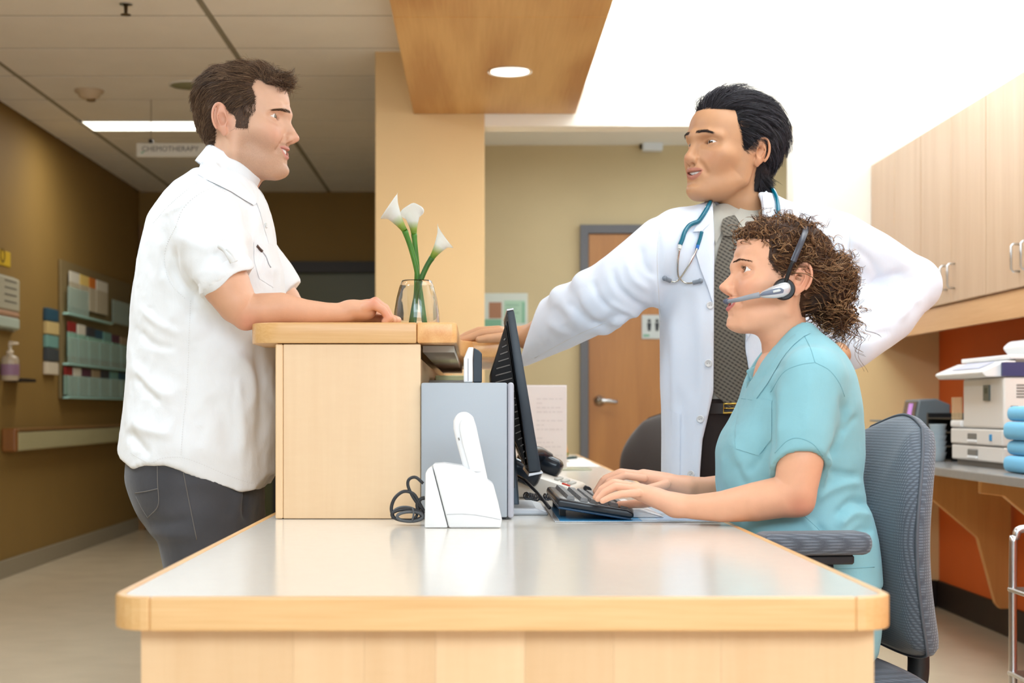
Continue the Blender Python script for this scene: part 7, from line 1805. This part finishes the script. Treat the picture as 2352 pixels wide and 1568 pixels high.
    # crown curls, lying back over the top of the head
    pc, nc = sample(v, q, lambda c_: hmask(c_)*(hmask(c_) > .3)*sstep(.030, .060, c_[:, 2])*(c_[:, 0] > -.07)*(.6+1.2*sstep(.04, .08, c_[:, 0])), 560, rg)
    ax = nc*.10+np.array((-.60, 0, -.05))+rg.normal(0, .45, (len(pc), 3)); N = len(pc)
    k1 = bundle(curls(pc+nc*.004, ax, .016+.018*rg.random(N), .0048+.0040*rg.random(N), 1.2+1.2*rg.random(N), 30), 3, .0008)
    pb, nb = sample(v, q, lambda c_: hmask(c_)*(hmask(c_) > .4)*sstep(.055, .03, c_[:, 2])*sstep(-.02, .02, c_[:, 2]), 240, rg); N = len(pb)
    k2 = bundle(curls(pb+nb*.002, nb*.10+np.array((-1, 0, -.02))+rg.normal(0, .14, (N, 3)), .026+.02*rg.random(N), .0020+.0018*rg.random(N), .8+.8*rg.random(N), 20), 3, .0007)
    # the gathered tail: a ball of ringlets behind the head
    ctr = np.array(Ti @ P(1906, 651, Yw)); N = 900
    d = rg.normal(0, 1, (N, 3)); d /= np.linalg.norm(d, axis=1, keepdims=True); rr = rg.random(N)**.35
    el = np.array((.061, .060, .080)); rp = ctr+d*rr[:, None]*el*.72
    keep = rp[:, 0] < -.034; rp, d = rp[keep], d[keep]; N = len(rp)
    ax = d*.55+np.array((-.30, 0, -.40))+rg.normal(0, .55, (N, 3))
    k3 = bundle(curls(rp, ax, .012+.018*rg.random(N), .0062+.0052*rg.random(N), 1.3+1.3*rg.random(N), 34, .25), 3, .0009)
    # hanging locks below the tail
    N = 230; a_ = rg.random(N); lp = np.stack([-.082-.060*a_+rg.normal(0, .008, N), rg.normal(0, .026, N), -.028-.026*rg.random(N)], 1)
    k4 = bundle(curls(lp, np.stack([-.10+rg.normal(0, .22, N), rg.normal(0, .2, N), -np.ones(N)], 1), .026+.040*rg.random(N), .0050+.0042*rg.random(N), 1.6+1.6*rg.random(N), 40, .25), 2, .0008)
    parts = [cap, (sv, sq, sc)]
    for kk, r_ in ((k1, .00085), (k2, .00065), (k3, .00090), (k4, .00085)):
        a_, b_ = strands(kk, r_*(.6+.7*rg.random(len(kk))), .0003, 3); parts.append((a_, b_, tint(len(kk), kk.shape[1], 3, cols, rg)))
    # dark heart of the tail so the ringlets do not float
    Fh = Field(); Fh.ell(ctr+np.array((.004, 0, -.002)), (.048, .048, .058)); Fh.ell((-.060, 0, -.005), (.035, .045, .05), k=.02)
    hv, hq = Fh.mesh(.004); hv = crumple(hv, hq, .006, 70, seed=3); parts.append((hv, hq, np.tile(lin((50, 32, 22)), (len(hv), 1))))
    p2, n2 = sample(v, q, lambda c_: (hmask(c_) > .08)*(hmask(c_) < .75)*(c_[:, 2] > -.02)*1.0, 1300, rg)
    st2 = grow(p2, n2, .010+.014*rg.random(len(p2)), df, 6, rg, lift=.22, jit=.12, gap=.005); s2 = strands(st2, .00030, .0001); parts.append((s2[0], s2[1], tint(len(p2), 6, 3, cols[:4], rg)))
    V, Q, C = join_meshes(parts); make_mesh('hair', xform(V, T), Q, M['hair'], root, True, C)

    # scrub top -----------------------------------------------------------------------------
    blue = cloth_mat('blue_scrub_cotton', (140, 192, 202), .85, .3, 1000, .15, .03, .22, 34)
    Sc = Field()
    T_ = [(742, 1798, 1862, .050), (760, 1786, 1876, .066), (790, 1766, 1908, .105), (830, 1738, 1938, .150), (872, 1718, 1955, .168), (920, 1702, 1966, .168), (962, 1681, 1973, .160), (1000, 1658, 1977, .155), (1040, 1647, 1978, .150), (1100, 1647, 1973, .146), (1160, 1655, 1986, .152), (1220, 1668, 2004, .165), (1290, 1680, 2012, .178), (1345, 1690, 2014, .184)]
    Sc.loft(rows(S, Yw, T_), n=2.35)
    limb_cut(Sc, [(1866, 862, 2.755, 62), (1856, 930, 2.745, 66), (1846, 1000, 2.733, 68), (1839, 1085, 2.728, 70)], .04, P(1836, 1030, 2.68), (-.06, -.58, -.81))
    Sc.chain([P(1846, 985, 2.735), P(1840, 1040, 2.730), P(1836, 1110, 2.728)], [.030, .040, .043], k=.003, sub=True)
    limb_cut(Sc, [(1850, 862, 3.08, 58), (1835, 930, 3.10, 60), (1815, 1020, 3.115, 56)], .04, P(1815, 1000, 3.115), (-.2, .2, -.95))
    # neckline: round at the back, a V in front
    Sc.chain([P(1812, 745, Yw), P(1790, 790, Yw), P(1752, 845, Yw), P(1722, 905, Yw)], [.050, .048, .042, .004], k=.005, sub=True)
    zb = P(0, 1336, Yw).z
    Sc.add(lambda p: p[..., 2]-zb, (.45, 2.6, .4), (.85, 3.3, zb), k=.003, sub=True)
    v, q = Sc.mesh(.0042); v = relax(v, q, 2, .5)
    v = crumple(v, q, .0018, 13, (1, 1, .6), 61); v = crumple(v, q, .0008, 34, (1, 1, .7), 62)
    G = [([(1984, 1115), (1950, 1110), (1900, 1128), (1860, 1160)], 11, .007), ([(1976, 1092), (1940, 1090), (1900, 1080)], 9, -.007), ([(2000, 1165), (1960, 1150), (1915, 1190)], 10, -.009), ([(2004, 1190), (1960, 1180), (1920, 1215)], 11, .008), ([(2010, 1225), (1980, 1215), (1945, 1250)], 9, -.007), ([(2008, 1250), (1970, 1250), (1930, 1275)], 9, .005),
         ([(1770, 880), (1778, 960), (1770, 1050)], 8, -.007), ([(1800, 870), (1790, 940), (1785, 1020)], 12, .004), ([(1862, 850), (1858, 940), (1850, 1010)], 14, .003), ([(1930, 900), (1940, 960), (1925, 1010), (1895, 1070)], 9, -.008), ([(1958, 930), (1940, 980), (1915, 1040)], 10, .005), ([(1970, 950), (1930, 1000)], 8, -.004),
         ([(1690, 1060), (1705, 1100), (1715, 1120)], 10, -.004), ([(1680, 1000), (1700, 1060), (1712, 1110)], 14, .004), ([(1765, 1010), (1740, 1060), (1710, 1090)], 10, -.004), ([(1660, 1040), (1665, 1090), (1670, 1120)], 10, .003), ([(1870, 1200), (1900, 1230), (1920, 1260)], 8, -.005), ([(1840, 1180), (1880, 1230), (1890, 1250)], 9, .004), ([(1700, 1200), (1760, 1225), (1800, 1220)], 14, .004), ([(1720, 930), (1750, 900), (1785, 860)], 9, .003), ([(1735, 880), (1770, 850), (1805, 835)], 8, -.003)]
    v = folds(v, q, G)
    sc_ = make_mesh('scrub_top', v, q, blue, root); b = bvh_of(v, q)
    # neckband: near side lies on the cloth, far side stands up behind the V
    drape('neckband', [(1858, 748), (1838, 756), (1812, 777), (1792, 800), (1778, 822), (1764, 846), (1752, 868), (1736, 892), (1727, 906), (1737, 915), (1748, 900), (1764, 878), (1778, 854), (1792, 830), (1806, 810), (1824, 790), (1846, 772), (1862, 765)], b, .0008, .0026, blue, root, 7)
    MB().prism([(P(x_, y_, Yw+.03).x, Yw+.022, P(x_, y_, Yw+.03).z) for x_, y_ in ((1759, 833), (1735, 840), (1712, 851), (1719, 864), (1728, 884), (1729, 904), (1736, 908), (1741, 888), (1747, 866), (1756, 850))], (0, .010, 0), .004, 3).build('far_neckband', blue, root, 'sharp')
    th = mat('scrub_thread', (122, 176, 188), .8)
    drape('pocket', [(1700, 908), (1772, 920), (1772, 1008), (1742, 1046), (1690, 1030), (1687, 990)], b, .0006, .0014, blue, sc_, 9)
    for ln_ in ([(1770, 900), (1800, 855), (1836, 838), (1872, 832)], [(1872, 832), (1905, 850), (1928, 880), (1940, 910)], [(1846, 768), (1862, 800), (1872, 832)], [(1698, 914), (1735, 920), (1771, 930)], [(1692, 1028), (1742, 1043), (1770, 1008)], [(1780, 1040), (1808, 1012), (1836, 1006), (1868, 1020), (1890, 1048)], [(1840, 1178), (1880, 1215), (1888, 1228)]):
        seam('seam', ln_, b, .0008, th, sc_)
    seam('hem_stitch', [(1830, 1300), (1900, 1306), (2008, 1302)], b, .0010, th, sc_)
    Tr = Field()
    Tr.loft(rows(S, Yw, [(1310, 1705, 2006, .170), (1400, 1715, 2006, .185), (1480, 1725, 2000, .180), (1506, 1740, 1985, .16)]), n=2.6)
    for dy in (-.095, .095): limb(Tr, [(1900, 1405, Yw+dy, 98), (1700, 1402, Yw+dy, 92), (1500, 1408, Yw+dy*.9, 76), (1450, 1425, Yw+dy*.9, 70), (1455, 1600, Yw+dy*.9, 66), (1480, 1800, Yw+dy*.9, 62), (1490, 1980, Yw+dy*.9, 66)], .03)
    v, q = Tr.mesh(.007); v = relax(v, q, 2, .5); v = crumple(v, q, .002, 14, seed=71)
    make_mesh('scrub_trousers', v, q, blue, root)
    for dy in (-.086, .086):
        c_ = P(1480, 2050, Yw+dy)
        MB().prism([(c_.x+.07, c_.y-.045, .003), (c_.x+.07, c_.y-.045, .07), (c_.x-.0, c_.y-.045, .10), (c_.x-.08, c_.y-.045, .06), (c_.x-.17, c_.y-.045, .04), (c_.x-.18, c_.y-.045, .003)], (0, .09, 0), .018, 3).build('shoe', mat('white_shoe', (220, 220, 220), .5) if dy < 0 else bpy.data.materials['white_shoe'], root, 'sharp')
    # headset, a thing of its own --------------------------------------------------------------
    Ye = Yw-.088
    r = empty('headset', P(1806, 664, Ye), 'grey and black telephone headset with a microphone arm on the nurse\'s head', 'headset')
    blk = mat('headset_black', (26, 27, 30), .4); sil = mat('headset_silver', (204, 206, 210), .25, .35); slate = mat('headset_slate', (104, 112, 130), .35)
    RXm = Matrix.Rotation(math.pi/2, 4, 'X')
    e_ = P(1801, 664, Ye)
    MB().lathe([(0, 0), (.0195, 0), (.0205, .004), (.0205, .012), (.0180, .016), (0, .016)], e_+Vector((0, .010, 0)), 28, RXm).build('ear_cushion', blk, r, 'sharp')
    def pr(pts, y0, th_, name, m, bev=.003, par=None):
        s_ = (Ye)/F; return MB().prism([(P(x_, y_, Ye).x, y0, P(x_, y_, Ye).z) for x_, y_ in pts], (0, -th_, 0), bev, 3).build(name, m, par or r, 'sharp')
    body = [(1748, 670), (1770, 659), (1790, 651), (1803, 648), (1812, 653), (1815, 664), (1810, 676), (1796, 683), (1775, 686), (1752, 685), (1738, 681)]
    sh_ = pr(body, Ye-.004, .011, 'earpiece_shell', sil, .005)
    pr([(1749, 672), (1774, 664), (1790, 662), (1797, 667), (1795, 674), (1778, 677), (1746, 681), (1741, 678)], Ye-.0145, .0018, 'control_panel', slate, .0008, sh_)
    pr([(1771, 669), (1786, 665), (1790, 668), (1787, 671), (1772, 674)], Ye-.0160, .0014, 'button', mat('headset_button', (206, 210, 208), .3), .0006, sh_)
    boom = catmull([P(1745, 677, Ye-.010), P(1725, 681, Ye-.006), P(1700, 687, Ye+.006), P(1684, 690, Ye+.022), P(1672, 692, Ye+.036)], 6)
    MB().tube(boom, [.0056*(1-i/(len(boom)-1))+.0034*(i/(len(boom)-1)) for i in range(len(boom))], 10).build('boom', mat('boom_grey', (150, 154, 162), .35), r, True)
    tp_ = boom[-1]; MB().sphere(tp_+Vector((-.002, .001, 0)), (.0075, .0045, .0052), 14).build('microphone', mat('microphone_slate', (82, 86, 104), .4), r, True)
    MB().tube(catmull([P(1804, 648, Ye-.003), P(1813, 622, Ye-.010), P(1822, 600, Ye-.014)], 6), .0042, 8).build('band_arm', blk, r, True)
    hb = []
    c0 = np.array(tuple(T @ Vector((-.012, 0, .012)))); top = P(1849, 536, Yw); side = P(1822, 600, Ye+.008)
    pts = catmull([P(1822, 600, Ye-.014), P(1834, 571, Ye-.014), P(1844, 547, Ye-.004), P(1850, 531, Ye+.022), P(1852, 514, Yw), P(1848, 540, 2*Yw-Ye-.02), P(1834, 574, 2*Yw-Ye+.005), P(1815, 625, 2*Yw-Ye), P(1806, 655, 2*Yw-Ye-.004)], 7)
    bm = bmesh.new(); rows_ = []
    for i, p_ in enumerate(pts):
        t_ = (pts[min(i+1, len(pts)-1)]-pts[max(i-1, 0)]).normalized(); out = (p_-Vector(c0)); out = (out-t_*out.dot(t_)).normalized(); w_ = t_.cross(out)
        rows_.append([bm.verts.new(p_+out*a1+w_*b1) for a1, b1 in ((-.001, -.0055), (.0016, -.0055), (.0022, 0), (.0016, .0055), (-.001, .0055))])
    for i in range(len(pts)-1):
        for j in range(5): bm.faces.new((rows_[i][j], rows_[i][(j+1) % 5], rows_[i+1][(j+1) % 5], rows_[i+1][j]))
    mm = MB(); mm.bm.free(); mm.bm = bm; mm.build('headband', mat('headband_grey', (72, 74, 84), .35), r, True)
    MB().sphere(pts[-1]+Vector((0, -.006, 0)), (.016, .006, .016), 14).build('temple_pad', blk, r, True)
build_nurse()
